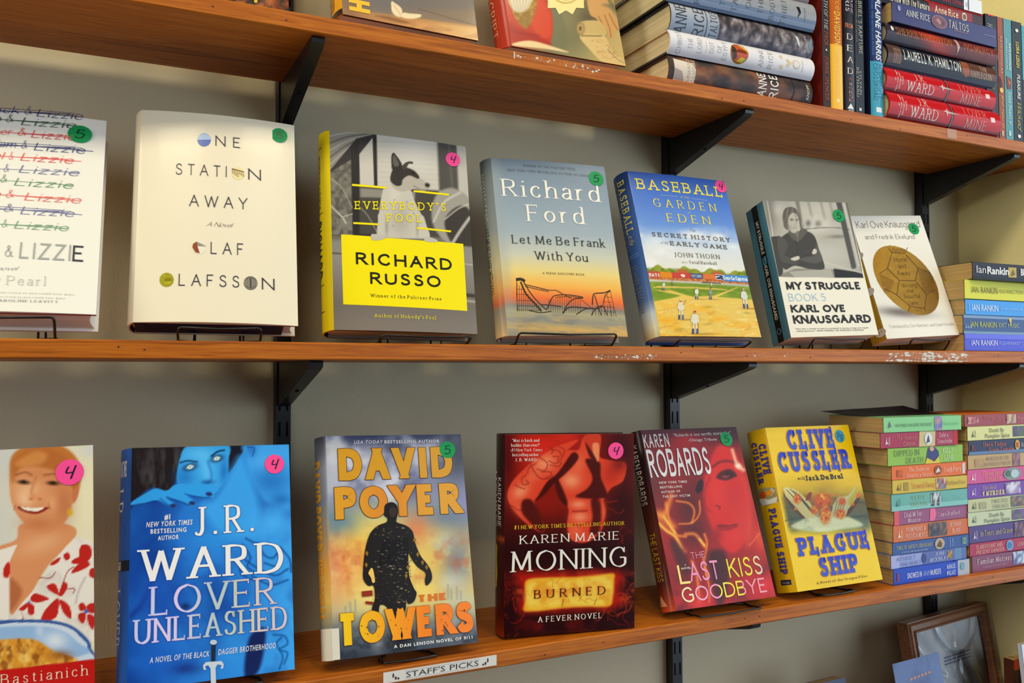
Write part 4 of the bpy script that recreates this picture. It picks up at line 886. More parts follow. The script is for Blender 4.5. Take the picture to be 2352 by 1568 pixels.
ads = [(326, 420, 890, 940, (196, 84, 64)), (420, 516, 898, 944, (226, 140, 40)), (516, 672, 904, 948, (204, 74, 66)), (674, 772, 910, 952, (70, 90, 130)), (774, 880, 914, 958, (222, 120, 60)), (880, 946, 918, 962, (236, 234, 226)), (948, 1160, 922, 976, (74, 140, 206))]
for x0, x1, y0, y1, c in ads: pr.shape([(x0, y0), (x1, y0 + 8), (x1 + 4, y1 + 8), (x0 + 4, y1)], c)
pr.text('HATS', 336, 936, 416, 940, 26, (246, 236, 220), 'slabx'); pr.text('OUT 2 CENTS', 682, 944, 768, 950, 22, (220, 226, 236), 'sansb'); pr.text('62', 890, 958, 940, 962, 34, (50, 70, 110), 'slabx'); pr.text('Cross-Cut Cigarettes', 954, 964, 1158, 976, 34, (240, 246, 250), 'imp'); pr.text('9', 600, 946, 622, 947, 26, (246, 230, 210), 'imp')
pr.shape([(768, 984), (930, 994), (930, 1000), (768, 992)], (80, 84, 60))
def player(x, y, hh, body, legs, cap, bat=None, lean=0):
    k = hh / 100
    P = lambda pts: [(x + a * k + lean * (100 - b) * k * .01, y + (b - 100) * k) for a, b in pts]
    pr.blob(x + 40 * k, y + 1 * k, 55 * k, 4 * k, (150, 110, 50), .7)
    pr.shape(P([(-7, 50), (-1, 50), (-3, 100), (-11, 100)]), legs, 2); pr.shape(P([(1, 50), (9, 50), (14, 100), (6, 100)]), legs, 2)
    pr.shape(P([(-11, 78), (-3, 78), (-3, 100), (-12, 100)]), (60, 80, 140), 3); pr.shape(P([(7, 78), (13, 78), (14, 100), (6, 100)]), (60, 80, 140), 3)
    pr.shape(sm(P([(-13, 20), (0, 15), (13, 20), (11, 40), (10, 56), (-9, 56), (-11, 40)]), 4, True), body, 3)
    pr.shape(P([(-13, 22), (-18, 44), (-13, 52), (-9, 40)]), body, 3); pr.shape(P([(13, 22), (18, 42), (14, 56), (9, 40)]), body, 3)
    pr.shape([(x + lean * k * .9 + 5.5 * k * math.cos(a), y - 91 * k + 7 * k * math.sin(a)) for a in np.linspace(0, 6.1, 12)], (196, 140, 100), 3)
    pr.shape([(x + lean * k * .9 + 6 * k * math.cos(a), y - 94 * k + 5 * k * math.sin(a)) for a in np.linspace(3.1, 6.3, 7)], cap, 4)
    if bat: pr.bar(x + bat[0] * k, y + (bat[1] - 100) * k, x + bat[2] * k, y + (bat[3] - 100) * k, 3, (130, 90, 50), 4)
player(592, 1300, 170, (226, 216, 184), (226, 216, 184), (236, 230, 214), (10, 30, 24, 4)); player(708, 1422, 196, (224, 218, 192), (226, 216, 184), (190, 60, 60), (14, 55, 16, 98))
player(1140, 1206, 170, (216, 214, 200), (222, 216, 200), (210, 200, 180), None, -14); player(722, 1130, 98, (226, 222, 200), (216, 210, 180), (236, 230, 214)); player(838, 1132, 94, (150, 152, 152), (150, 148, 144), (80, 84, 96)); player(446, 1054, 72, (214, 214, 204), (200, 196, 180), (120, 120, 120), None, 10); player(845, 1034, 46, (214, 208, 180), (200, 190, 160), (90, 90, 90)); player(518, 1014, 40, (150, 150, 110), (150, 150, 110), (90, 90, 90))
YL = (240, 222, 96)
pr.text('BASEBALL', 240, 204, 938, 268, 84, YL, 'slab', 3.0); pr.text('in the', 586, 282, 656, 288, 24, (206, 212, 160), 'script'); pr.bar(420, 258, 566, 270, 3, (170, 190, 200)); pr.bar(676, 282, 812, 296, 3, (170, 190, 200))
pr.text('GARDEN', 372, 352, 888, 392, 66, YL, 'serif', 6.5); pr.text('of', 644, 410, 664, 414, 20, YL, 'script'); pr.text('EDEN', 486, 478, 838, 502, 66, YL, 'serif', 5.5)
G2 = (96, 92, 78)
pr.text('The', 660, 560, 708, 564, 24, (96, 104, 120), 'script'); pr.text('SECRET HISTORY', 358, 600, 1006, 646, 34, G2, 'slab', 4.6); pr.text('of the', 424, 666, 486, 668, 24, (120, 116, 104), 'script'); pr.text('EARLY GAME', 510, 676, 980, 708, 34, G2, 'slab', 4.4)
pr.text('JOHN THORN', 540, 776, 918, 790, 38, (112, 104, 84), 'serif', 3.2); pr.text('editor of', 598, 826, 652, 828, 16, (130, 120, 100), 'script'); pr.text('Total Baseball', 664, 832, 892, 840, 26, (120, 112, 92), 'serifb', 2.6)
sg = lambda a, b: tuple(np.stack([np.interp(a, [0, .3, .55, .78, .86, .94, 1], [v[k] for v in ((40, 66, 124), (56, 92, 160), (60, 96, 160), (84, 112, 166), (190, 200, 206), (214, 206, 176), (196, 180, 130))]) for k in range(3)]))
sp = Spine((60, 90, 150)).text('BASEBALL', .05, .37, .52, .84, YL, 'slab').text('GARDEN OF EDEN', .06, .46, .16, .44, (150, 160, 120), 'serif').text('in the', .385, .44, .55, .8, YL, 'script').text('JOHN THORN', .56, .84, .40, .68, (140, 150, 140), 'serif')
sp.rect(.50, .504, .3, .85, (110, 150, 200)).rect(.515, .518, .3, .85, (110, 150, 200))
put('B5', 'hardcover_book', 'blue-sky hardcover with a painted vintage ball game on a golden field', pr, back=(60, 90, 150), pages='pages_white', edge=(24, 84, 150), bow=.0015, spine=sp, rnd=.008, sgrad=sg,
    stk=(926, 176, PINK, '4', INK, .0096), stand=(.0, .122, 'black wire stand under the blue-sky ball game book'))
# man with crossed arms, black and white
pr = face('B6', [(276, 75), (1034, 114), (1376, 1340), (506, 1398)], (240, 234, 214))
ph = pr.mask([(276, 72), (1036, 110), (1206, 778), (398, 772)], 4, False)
pr.grad([(280, (166, 162, 150)), (560, (190, 186, 172)), (800, (196, 192, 178)), (1150, (176, 172, 160))], 'x', 1, ph); save = pr.col.copy()
pr.blob(340, 200, 60, 160, (120, 116, 108), .8); pr.line([(590, 80), (640, 340)], 34, (120, 116, 108), .8, 14, False); pr.line([(320, 80), (360, 380)], 12, (206, 202, 190), .8, 8, False); pr.blob(420, 140, 50, 70, (200, 196, 184), .8)
for x in (690, 800, 880): pr.line([(x, 90), (x + 40, 250)], 26, (150, 146, 136), .6, 16, False)
pr.blob(760, 290, 120, 70, (212, 208, 196), .9, 8, 4); pr.blob(690, 280, 26, 30, (80, 78, 72), .7); pr.blob(780, 285, 30, 30, (120, 116, 108), .8); pr.blob(860, 420, 130, 60, (178, 174, 162), .8); pr.line([(640, 330), (900, 320), (1060, 340)], 8, (90, 88, 82), .7); pr.blob(960, 400, 90, 16, (110, 106, 98), .7); pr.blob(900, 560, 160, 70, (196, 192, 180), .7)
pr.line([(958, 100), (1110, 670)], 46, (84, 82, 78), 1, 10, False); pr.line([(1010, 106), (1160, 660)], 26, (200, 196, 184), .9, 8, False); pr.line([(1036, 112), (1200, 700)], 40, (96, 94, 88), .9, 10, False)
pr.poly([(340, 400), (420, 390), (460, 470), (440, 760), (396, 768)], (70, 68, 64), 1, 10, False); pr.line([(346, 400), (420, 392)], 8, (40, 38, 38), 1, 4)
pr.poly([(440, 740), (560, 690), (850, 690), (930, 700), (1204, 740), (1206, 780), (400, 776)], (140, 136, 126), 1, 8, False); pr.poly([(500, 720), (900, 690), (930, 776), (560, 776)], (176, 172, 160), 1, 8, False); pr.poly([(926, 690), (1200, 730), (1206, 780), (940, 778)], (44, 42, 42), 1, 8, False); pr.line([(840, 630), (1010, 680), (1196, 736)], 8, (210, 206, 192), .9, 6)
JK = (70, 68, 64)
pr.poly([(420, 420), (500, 360), (560, 350), (680, 350), (750, 400), (790, 520), (822, 600), (836, 694), (700, 694), (560, 664), (470, 700), (430, 640), (400, 500)], JK, 1, 5)
pr.poly([(400, 420), (450, 400), (500, 470), (470, 560), (580, 600), (600, 650), (480, 640), (420, 600)], (84, 82, 76), 1, 8); pr.poly([(760, 470), (820, 600), (760, 640), (640, 620), (600, 600), (640, 580), (740, 570)], (92, 90, 84), 1, 8)
pr.line([(560, 380), (590, 520), (570, 570)], 4, (40, 38, 38), .9); pr.line([(470, 560), (560, 600), (600, 650)], 6, (44, 42, 40), .8); pr.line([(600, 600), (700, 560), (760, 540)], 6, (44, 42, 40), .8)
pr.poly([(520, 600), (560, 580), (600, 574), (604, 600), (560, 616)], (206, 200, 186), 1, 5); pr.poly([(724, 548), (740, 508), (766, 518), (764, 546), (740, 556)], (206, 200, 186), 1, 5)
pr.poly([(540, 340), (600, 350), (612, 366), (590, 440), (560, 400)], (120, 116, 108), 1, 6); pr.poly([(520, 330), (560, 360), (590, 420), (560, 430), (510, 370)], (96, 92, 86), 1, 5); pr.poly([(620, 330), (680, 340), (660, 380), (600, 440), (596, 400)], (96, 92, 86), 1, 5)
pr.poly([(488, 230), (500, 200), (560, 190), (604, 220), (610, 290), (590, 344), (556, 364), (520, 340), (496, 290)], (188, 182, 168), 1, 5)
pr.poly([(462, 280), (456, 210), (480, 150), (540, 136), (590, 164), (618, 220), (628, 300), (640, 330), (618, 320), (606, 250), (580, 196), (540, 190), (512, 226), (504, 270), (508, 330), (488, 330), (468, 310)], (104, 98, 90), 1, 6)
for k in range(6): pr.line([(490 + k * 20, 146 + (k % 2) * 8), (474 + k * 24, 186), (470 + k * 27, 226 - (k in (2, 3)) * 36)], 5, (160, 152, 140) if k % 2 else (66, 62, 58), .7, 5)
pr.blob(540, 250, 14, 5, (50, 48, 46), .9); pr.blob(586, 252, 11, 5, (50, 48, 46), .9); pr.line([(526, 240), (552, 238)], 4, (60, 58, 54), .8); pr.line([(574, 240), (598, 244)], 4, (60, 58, 54), .8); pr.line([(572, 254), (576, 290), (560, 296)], 4, (120, 114, 104), .8); pr.line([(546, 318), (584, 318)], 5, (110, 96, 90), .9); pr.blob(520, 320, 20, 26, (140, 134, 122), .5)
pr.blob(500, 300, 14, 40, (120, 114, 104), .5); pr.col = save * (1 - ph[..., None]) + pr.col * ph[..., None]
KB = (44, 44, 46)
pr.text('MY STRUGGLE', 480, 894, 1182, 890, 74, KB, 'heavy', 3.6); pr.text('BOOK 5', 500, 1010, 858, 1008, 76, (160, 200, 226), 'fut', 2.6); pr.text('KARL OVE', 524, 1126, 1048, 1116, 76, KB, 'heavy', 3.8); pr.text('KNAUSGAARD', 546, 1242, 1296, 1222, 86, KB, 'heavy', 3.6)
pr.text('"How does it manage to make it so gripping? A searing, strange and singular', 552, 1304, 1280, 1280, 13, (90, 88, 86), 'sansb', 1.2); pr.text('reading experience." -KEVIN CANFIELD, SAN FRANCISCO CHRONICLE', 562, 1328, 1232, 1306, 14, (84, 82, 80), 'sansb', 1.4)
sp = Spine((84, 142, 164)).rect(0, 1, .34, .64, (20, 18, 20)).text('MY STRUGGLE', .12, .36, .42, .58, (236, 230, 214), 'heavy').text('5', .385, .44, .40, .60, (96, 170, 196), 'heavy').text('KARL OVE KNAUSGAARD', .45, .84, .42, .58, (236, 230, 214), 'heavy').oval(.925, .49, .022, .12, (84, 142, 164)).oval(.925, .49, .016, .07, (20, 18, 20), 3)
put('B6', 'paperback_book', 'thick teal-spined paperback with a black and white photo of a man with crossed arms', pr, hard=False, back=(84, 142, 164), pages='pages_white', spine=sp, mat='printed_satin',
    stk=(960, 222, GREEN, '5', (26, 40, 30), .0102), stand=(.002, .096, 'black wire stand under the thick teal-spined paperback'))
# gold ball on white
pr = face('B7', [(1075, 230), (1750, 228), (2124, 1354), (1432, 1395)], (240, 236, 222))
pr.blob(1600, 1150, 260, 46, (150, 140, 136), .8, 4); pr.blob(1560, 1140, 170, 36, (96, 84, 80), .6, 6)
ang = np.linspace(0, 6.2832, 40)[:-1]
BALL = [(1612 + 300 * math.cos(a) * 1.0 + 90 * math.sin(a), 842 + 322 * math.sin(a) + 70 * math.cos(a)) for a in ang]
pr.poly(BALL, (166, 124, 30), 1, 4, False)
bm = np.clip(.5 - pr.sdf(BALL) / 4, 0, 1)
pr.grad([(1310, (178, 126, 22)), (1500, (176, 134, 36)), (1700, (162, 124, 34)), (1915, (120, 84, 18))], 'x', 1, bm); pr.noise(40, .4, .7, (150, 108, 30), .5, 3, 1, bm)
LN = (86, 58, 22)
for pts in ([(1480, 580), (1600, 588), (1630, 530)], [(1480, 580), (1450, 540)], [(1480, 580), (1436, 730), (1360, 780)], [(1436, 730), (1548, 842), (1700, 848), (1728, 726), (1612, 600)], [(1548, 842), (1526, 980), (1410, 920)], [(1526, 980), (1650, 1086), (1790, 1106), (1808, 976), (1710, 860)], [(1808, 976), (1890, 930)], [(1728, 726), (1840, 770), (1880, 900)], [(1650, 1086), (1630, 1140)], [(1790, 1106), (1800, 1130)]):
    for a, b in zip(pts[:-1], pts[1:]): pr.bar(a[0], a[1], b[0], b[1], 5, LN)
for i in range(16): pr.bar(1722 + i * 4, 744 + i * 14, 1838 + i * 2.6, 766 + i * 12, 2.6, LN)
for i in range(9): pr.bar(1490 + i * 14, 534 + (i % 3) * 4, 1486 + i * 13, 580, 3, LN)
for i in range(12): pr.bar(1366 + i * 3, 790 + i * 14, 1500 - i * 4, 850 + i * 9, 2.4, (120, 84, 26))
for i in range(8): pr.bar(1650 + i * 16, 1096 + i, 1646 + i * 16, 1150 - i * 2, 3, (140, 96, 26))
HN = (74, 50, 20)
pr.text('Home', 1506, 668, 1624, 664, 44, HN, 'handu'); pr.text('and', 1546, 728, 1616, 724, 38, HN, 'handu'); pr.text('Away', 1534, 796, 1654, 790, 44, HN, 'handu'); pr.text('Writing', 1578, 916, 1716, 900, 40, HN, 'handu'); pr.text('the', 1626, 964, 1690, 958, 38, HN, 'handu'); pr.text('Beautiful', 1602, 1016, 1748, 1006, 40, HN, 'handu'); pr.text('Game', 1640, 1076, 1730, 1070, 38, HN, 'handu')
HK = (84, 80, 74)
pr.text('Karl Ove Knausgaard', 1150, 350, 1748, 336, 66, HK, 'handu'); pr.text('and Fredrik Ekelund', 1230, 452, 1698, 452, 44, HK, 'handu'); pr.text('Translated by Don Bartlett and Sean Kinsella', 1456, 1292, 2070, 1270, 30, (130, 126, 118), 'handu')
sp = Spine((206, 160, 44))
for k in range(5): sp.rect(0, 1, .1 + k * .18, .14 + k * .18, (176, 128, 26))
for a, b in ((.33, .8), (.62, .8), (.94, .75)): sp.oval(a, b, .03, .35, (226, 222, 208))
put('B7', 'paperback_book', 'white paperback with a golden-brown ball covered in handwriting', pr, hard=False, back=(214, 170, 60), pages='pages_white', spine=sp, mat='printed_satin',
    stk=(1686, 355, GREEN, '5', (14, 40, 26), .0098), stand=(.008, .078, 'black wire stand under the white paperback with the golden ball'))
# ------------------------------------------------------------------ propped books on the third shelf
def layout_quad(key, ox, oy, sc):
    """measured layout corners of a cover whose edges leave the photograph"""
    p = POSE[key]; M = pose(*p[:6]); out = []
    for u, v in ((-p[6] / 2, p[7]), (p[6] / 2, p[7]), (p[6] / 2, 0), (-p[6] / 2, 0)):
        d = M @ Vector((u, 0, v)) - Vector(CAM); z = d.dot(_f); k = cd.lens * 2352 / 36
        out.append(((1176 + k * d.dot(_r2) / z - ox) * sc, (784 - k * d.dot(_u2) / z - oy) * sc))
    return out
# smiling cook with a bowl of pasta
pr = face('C1', layout_quad('C1', 0, 1000, 2.76), (226, 216, 196))
pr.grad([(-900, (190, 190, 184)), (0, (214, 210, 196)), (300, (226, 220, 196)), (590, (232, 222, 184))], 'x'); pr.blob(80, 160, 200, 120, (206, 206, 200), .7); pr.blob(560, 420, 120, 260, (242, 230, 190), .8); pr.blob(580, 90, 80, 60, (206, 210, 222), .6)
SK, SKD, SKL = (222, 146, 96), (176, 96, 56), (244, 190, 142)
pr.poly([(62, 260), (70, 140), (150, 70), (300, 40), (420, 80), (490, 150), (512, 230), (505, 330), (470, 380), (420, 300), (300, 240), (120, 240), (70, 330)], (196, 116, 52), 1, 20)
pr.poly([(140, 560), (100, 660), (-60, 760), (60, 1120), (160, 1060), (300, 830), (480, 640), (420, 560)], SK, 1, 10); pr.blob(250, 690, 150, 60, SKL, .5, -20); pr.poly([(60, 900), (140, 980), (100, 1080), (50, 1120), (20, 1000)], SKD, .8, 30)
pr.poly([(60, 330), (90, 220), (200, 160), (350, 180), (440, 260), (462, 380), (440, 500), (380, 580), (280, 620), (170, 570), (90, 470)], SK, 1, 12)
pr.poly([(70, 250), (100, 150), (200, 90), (330, 90), (430, 150), (490, 230), (470, 330), (440, 300), (380, 240), (250, 200), (130, 210), (84, 300)], (188, 108, 50), 1, 26); pr.poly([(100, 170), (220, 100), (300, 120), (260, 180), (140, 200)], (222, 150, 80), .7, 30)
pr.blob(180, 340, 90, 80, SKL, .7); pr.blob(160, 400, 50, 50, (248, 204, 160), .8); pr.blob(400, 430, 70, 130, SKD, .45); pr.blob(240, 560, 100, 40, (200, 116, 72), .7); pr.blob(240, 250, 120, 40, (206, 126, 76), .5); pr.blob(330, 430, 40, 60, (240, 176, 122), .6)
pr.blob(150, 296, 42, 14, (66, 40, 26), .95, 5, 3); pr.blob(336, 302, 42, 14, (66, 40, 26), .95, 4, 3); pr.blob(150, 290, 14, 8, (30, 18, 14), 1); pr.blob(336, 298, 14, 8, (30, 18, 14), 1); pr.line([(100, 250), (160, 232), (200, 250)], 12, (150, 88, 48), .8, 12); pr.line([(280, 250), (350, 244), (410, 270)], 12, (150, 88, 48), .8, 12)
pr.line([(226, 270), (200, 350), (206, 392)], 14, (200, 116, 70), .7, 20); pr.blob(220, 388, 46, 24, (232, 152, 104), .9); pr.blob(196, 402, 12, 7, SKD, .8); pr.blob(252, 402, 12, 7, SKD, .8)
pr.poly([(108, 450), (150, 452), (220, 462), (300, 452), (302, 466), (240, 496), (180, 492), (124, 470)], (150, 48, 36), 1, 6); pr.poly([(134, 452), (220, 460), (280, 456), (240, 478), (170, 474)], (246, 236, 214), 1, 4); pr.line([(100, 440), (90, 470)], 7, SKD, .7, 8); pr.line([(306, 430), (320, 470)], 7, SKD, .7, 8)
pr.poly([(456, 360), (480, 330), (500, 340), (492, 390), (464, 430)], (206, 120, 74), 1, 8); pr.blob(444, 486, 18, 26, (222, 170, 40), 1, 0, 4)
BL1 = (238, 228, 214)
pr.poly([(480, 640), (420, 700), (320, 820), (230, 960), (140, 1060), (50, 1180), (60, 1300), (600, 1300), (610, 700), (560, 660)], BL1, 1, 6, False); pr.poly([(110, 690), (60, 800), (60, 1120), (50, 1190), (-300, 1200), (-300, 800), (-20, 730)], BL1, 1, 6, False); pr.noise(90, .5, .75, (206, 196, 186), .6, 2, 1, pr.mask([(480, 640), (230, 960), (50, 1180), (610, 1300), (610, 700)], 10, False)); pr.line([(480, 1060), (500, 980), (540, 900)], 10, (170, 160, 158), .7, 16)
RD = (196, 40, 32)
for pts in ([(500, 740), (520, 692), (570, 700), (580, 760), (550, 800), (510, 790)], [(540, 790), (570, 820), (500, 860), (450, 870), (490, 820)], [(450, 800), (500, 770), (560, 800), (480, 815)], [(400, 760), (430, 740), (446, 770), (420, 792)], [(320, 810), (380, 770), (372, 800), (330, 824)], [(190, 1040), (220, 1000), (290, 1020), (306, 1040), (230, 1058)], [(180, 1060), (216, 1080), (214, 1130), (180, 1130)], [(120, 1100), (170, 1060), (190, 1066), (150, 1110)], [(300, 950), (350, 940), (374, 1010), (310, 980)], [(372, 1010), (400, 930), (430, 950), (400, 1010)], [(262, 1170), (290, 1100), (370, 1030), (366, 1130), (330, 1166)], [(380, 1040), (440, 1080), (450, 1160), (400, 1120)], [(500, 1070), (530, 1060), (545, 1100), (506, 1110)], [(548, 1080), (600, 1060), (600, 1120), (560, 1120)], [(500, 1130), (545, 1126), (530, 1190), (500, 1170)], [(556, 1134), (600, 1150), (590, 1230), (560, 1190)], [(24, 840), (54, 800), (66, 850), (50, 900), (20, 890)], [(570, 850), (600, 840), (600, 900), (566, 890)]): pr.poly(pts, RD, 1, 5)
for pts in ([(250, 900), (320, 900), (352, 864)], [(400, 930), (430, 860), (470, 830)], [(140, 1120), (144, 1160), (160, 1180)], [(420, 970), (470, 970), (466, 1000)]): pr.line(pts, 6, (150, 40, 40), .9, 4)
pr.blob(546, 1114, 14, 14, (60, 100, 190), 1, 0, 6); pr.blob(182, 1056, 9, 9, (90, 110, 190), 1, 0, 6)
pr.poly([(-500, 1300), (-200, 1190), (200, 1165), (420, 1190), (540, 1270), (580, 1350), (540, 1460), (-500, 1520)], (60, 96, 160), 1, 6); pr.poly([(-480, 1310), (-200, 1206), (200, 1184), (410, 1208), (520, 1280), (556, 1350), (520, 1460), (-480, 1520)], (206, 218, 232), 1, 6); pr.poly([(-480, 1330), (-200, 1236), (190, 1206), (380, 1230), (480, 1300), (500, 1400), (-480, 1480)], (150, 184, 222), 1, 14)
pr.line([(-300, 1226), (160, 1178), (420, 1206), (540, 1300)], 7, (40, 70, 140), .9); pr.blob(350, 1300, 80, 60, (236, 238, 240), .8); pr.blob(250, 1236, 26, 40, (230, 236, 242), .5)
pm = pr.mask([(-480, 1320), (-100, 1300), (130, 1286), (240, 1300), (350, 1370), (450, 1400), (460, 1440), (0, 1500), (-480, 1520)], 14); pr.mix(pm, (222, 150, 48)); pr.noise(34, .4, .7, (250, 206, 110), .9, 3, .6, pm); pr.noise(30, .5, .75, (150, 84, 28), .9, 13, .6, pm); pr.blob(380, 1390, 70, 30, (140, 76, 30), .7)
pr.grad([(1380, (196, 28, 22)), (1700, (206, 30, 26))], 'y', 1, np.clip((pr.Y - 1484 + (pr.X - 0) * .118) / 5, 0, 1))
pr.text('Lidia Bastianich', -300, 1602, 552, 1532, 66, (240, 226, 196), 'serifl', 3.4)
put('C1', 'hardcover_book', 'tall cookbook showing a smiling person in a red-flowered blouse over a bowl of pasta', pr, back=(176, 26, 24), pages='pages_white', edge=(150, 22, 24), spine=Spine((176, 26, 24)), rnd=.004, stk=(442, 232, PINK, '4', INK, .0118))
# blue cover with a face and a dagger
pr = face('C2', [(122, 80), (1110, 68), (1157, 1505), (94, 1619)], (34, 104, 190))
pr.grad([(100, (26, 92, 178)), (400, (36, 112, 200)), (800, (44, 130, 214)), (1150, (56, 150, 226))], 'x'); pr.noise(260, .4, .8, (20, 66, 150), .8, 3)
pr.poly([(118, 70), (480, 66), (420, 160), (400, 290), (330, 360), (250, 330), (150, 400), (112, 440)], (34, 46, 66), 1, 20); pr.noise(40, .45, .75, (80, 96, 116), .6, 5, .3, pr.mask([(118, 70), (470, 66), (400, 200), (330, 350), (112, 440)], 20)); pr.poly([(716, 66), (830, 66), (800, 140), (730, 240), (700, 200)], (28, 46, 74), 1, 12)
F1, F2, F3 = (52, 150, 222), (32, 110, 190), (100, 186, 240)
pr.poly([(480, 66), (720, 66), (728, 160), (724, 250), (690, 320), (640, 345), (560, 330), (470, 320), (404, 300), (420, 160)], F1, 1, 10); pr.blob(450, 270, 60, 60, F2, .7); pr.blob(700, 240, 26, 90, F2, .8); pr.blob(590, 220, 40, 90, F3, .5, -10); pr.blob(540, 120, 90, 50, F3, .4); pr.line([(598, 170), (622, 260), (600, 306), (570, 300)], 12, F2, .7, 18); pr.blob(600, 300, 40, 14, (24, 80, 150), .7)
for x, y, rx in ((486, 204, 44), (654, 152, 40)):
    pr.blob(x, y, rx, 22, (20, 50, 92), .95, -14, 3); pr.blob(x, y, rx * .62, 12, (150, 200, 226), 1, -14, 4); pr.blob(x, y - 1, 13, 12, (206, 230, 236), 1, 0, 6); pr.blob(x, y - 1, 5, 5, (20, 40, 60), 1)
pr.line([(424, 176), (470, 164), (530, 172)], 9, (16, 50, 96), .9, 8); pr.line([(620, 136), (660, 108), (700, 100)], 10, (16, 44, 84), .9, 8)
pr.poly([(120, 420), (200, 370), (270, 336), (340, 350), (400, 312), (520, 312), (640, 320), (668, 350), (640, 374), (630, 400), (580, 396), (470, 380), (524, 430), (500, 450), (440, 420), (340, 396), (400, 440), (390, 466), (340, 440), (280, 410), (200, 426), (118, 440)], (46, 146, 222), 1, 7)
for pts in ([(340, 390), (420, 420), (480, 445)], [(455, 372), (520, 392), (620, 400)], [(300, 400), (350, 440), (392, 464)], [(120, 440), (220, 428), (280, 414)]): pr.line(pts, 6, (18, 66, 140), .8, 8)
for x, y in ((382, 446), (500, 432), (606, 376)): pr.blob(x, y, 22, 14, (36, 60, 116), 1, 10, 5)
pr.poly([(830, 66), (1110, 66), (1120, 440), (1060, 450), (960, 420), (900, 330), (860, 240), (840, 140)], (58, 150, 226), 1, 30); pr.blob(1000, 300, 130, 90, (34, 110, 190), .8); pr.blob(1060, 420, 70, 40, (26, 96, 176), .7); pr.blob(870, 100, 36, 44, (40, 116, 196), .9); pr.line([(846, 80), (890, 90), (880, 140)], 7, (20, 76, 150), .8, 8); pr.blob(980, 180, 70, 40, (76, 164, 232), .7)
pr.poly([(740, 240), (800, 140), (860, 260), (920, 420), (900, 640), (700, 640), (560, 460), (640, 400)], (54, 150, 226), .9, 60); pr.blob(1000, 560, 120, 90, (66, 164, 236), .8); pr.blob(640, 660, 160, 70, (44, 138, 216), .6)
pr.line([(250, 930), (190, 1060), (120, 1140)], 30, (24, 58, 140), .7, 30); pr.blob(280, 1000, 120, 160, (30, 88, 184), .7); pr.blob(460, 1085, 26, 20, (26, 54, 110), .9); pr.blob(800, 980, 140, 120, (30, 104, 190), .6); pr.blob(720, 1130, 60, 90, (24, 70, 160), .6); pr.blob(780, 1330, 120, 160, (48, 140, 220), .7)
for pts in ([(840, 660), (900, 690), (1000, 700), (1060, 760), (1040, 840), (960, 820)], [(930, 720), (960, 770), (1010, 790), (1040, 760)], [(840, 800), (930, 860), (1030, 900), (1110, 860)], [(820, 700), (870, 780), (850, 840), (900, 880)], [(1060, 720), (1120, 800), (1130, 880)], [(880, 900), (1000, 960), (1110, 930)], [(800, 860), (830, 900), (900, 930)]): pr.line(pts, 12, (20, 76, 148), .75, 10)
pr.poly([(870, 1290), (950, 1230), (970, 1300), (930, 1500), (850, 1560), (836, 1460)], (22, 44, 100), .9, 24)
for pts in ([(1020, 1280), (1090, 1290), (1110, 1340), (1060, 1370)], [(1060, 1380), (1110, 1400), (1090, 1470)], [(1070, 1300), (1040, 1340), (1080, 1420), (1060, 1500)]): pr.line(pts, 12, (18, 80, 150), .7, 10)
pr.blob(460, 1480, 100, 40, (24, 50, 120), .7); pr.blob(300, 1420, 160, 120, (30, 96, 196), .6)
mn_ = pr.col.mean((0, 1)); pr.col = np.clip(mn_ + 1.35 * (pr.col - mn_) + (4, 6, 8), 4, 252)
WT = (244, 240, 236)
pr.text('#1', 326, 534, 362, 530, 34, WT, 'sansx'); pr.text('NEW YORK TIMES', 212, 580, 500, 566, 32, WT, 'sansi', 1.6); pr.text('BESTSELLING', 240, 620, 464, 612, 28, WT, 'sansb', 1.6); pr.text('AUTHOR', 286, 664, 416, 656, 28, WT, 'sansb', 1.6)
pr.text('J.R.', 520, 640, 884, 612, 176, WT, 'serifb', 3.4, 2, (36, 90, 190), .16); pr.text('WARD', 192, 918, 1066, 884, 196, WT, 'serifb', 2.2, 2, (36, 90, 190), .16)
PE = lambda u, v: (206 + 20 * math.sin(u * 9), 206, 214 + 26 * math.sin(u * 5 + 1))
pr.text('LOVER', 254, 1136, 1018, 1084, 176, WT, 'serif', 1.6, 2, (70, 110, 216), .24, PE); pr.text('UNLEASHED', 150, 1316, 1098, 1246, 150, WT, 'serifb', 1.4, 2, (70, 110, 216), .24, PE)
pr.text('A NOVEL OF THE BLACK', 236, 1440, 612, 1408, 36, (216, 222, 236), 'sansi', 1.0); pr.text('DAGGER BROTHERHOOD', 668, 1400, 1034, 1366, 36, (216, 222, 236), 'sansi', 1.0)
pr.shape([(626, 1330), (652, 1330), (650, 1450), (624, 1450)], (34, 46, 66), 3); pr.disc(638, 1318, 22, (196, 206, 220), 16, 16, 3)
pr.shape([(610, 1442), (670, 1440), (690, 1440), (704, 1460), (700, 1486), (684, 1490), (690, 1466), (664, 1460), (652, 1480), (656, 1600), (640, 1640), (624, 1600), (620, 1484), (604, 1464), (586, 1470), (592, 1494), (576, 1492), (572, 1464), (590, 1444)], (206, 214, 226), 3)
sp = Spine((30, 82, 164)).text('J.R.', .16, .30, .40, .80, (216, 216, 222), 'serif').text('LOVER', .60, .82, .30, .76, (196, 200, 216), 'serif').rect(.475, .52, .2, 1, (18, 26, 40)).text('BLACK DAGGER', .48, .515, .45, .75, (220, 224, 230), 'sansb', True).text('NEW YORK TIMES', .05, .12, .5, .9, (210, 216, 226), 'sansb', True)
put('C2', 'hardcover_book', 'blue hardcover with a watching face, large white lettering and a dagger at its foot', pr, back=(28, 76, 160), pages='pages_white', edge=(210, 210, 214), spine=sp, rnd=.009, stk=(1018, 192, PINK, '4', INK, .0100), stand=(0, .10, 'black wire stand under the blue dagger book'))
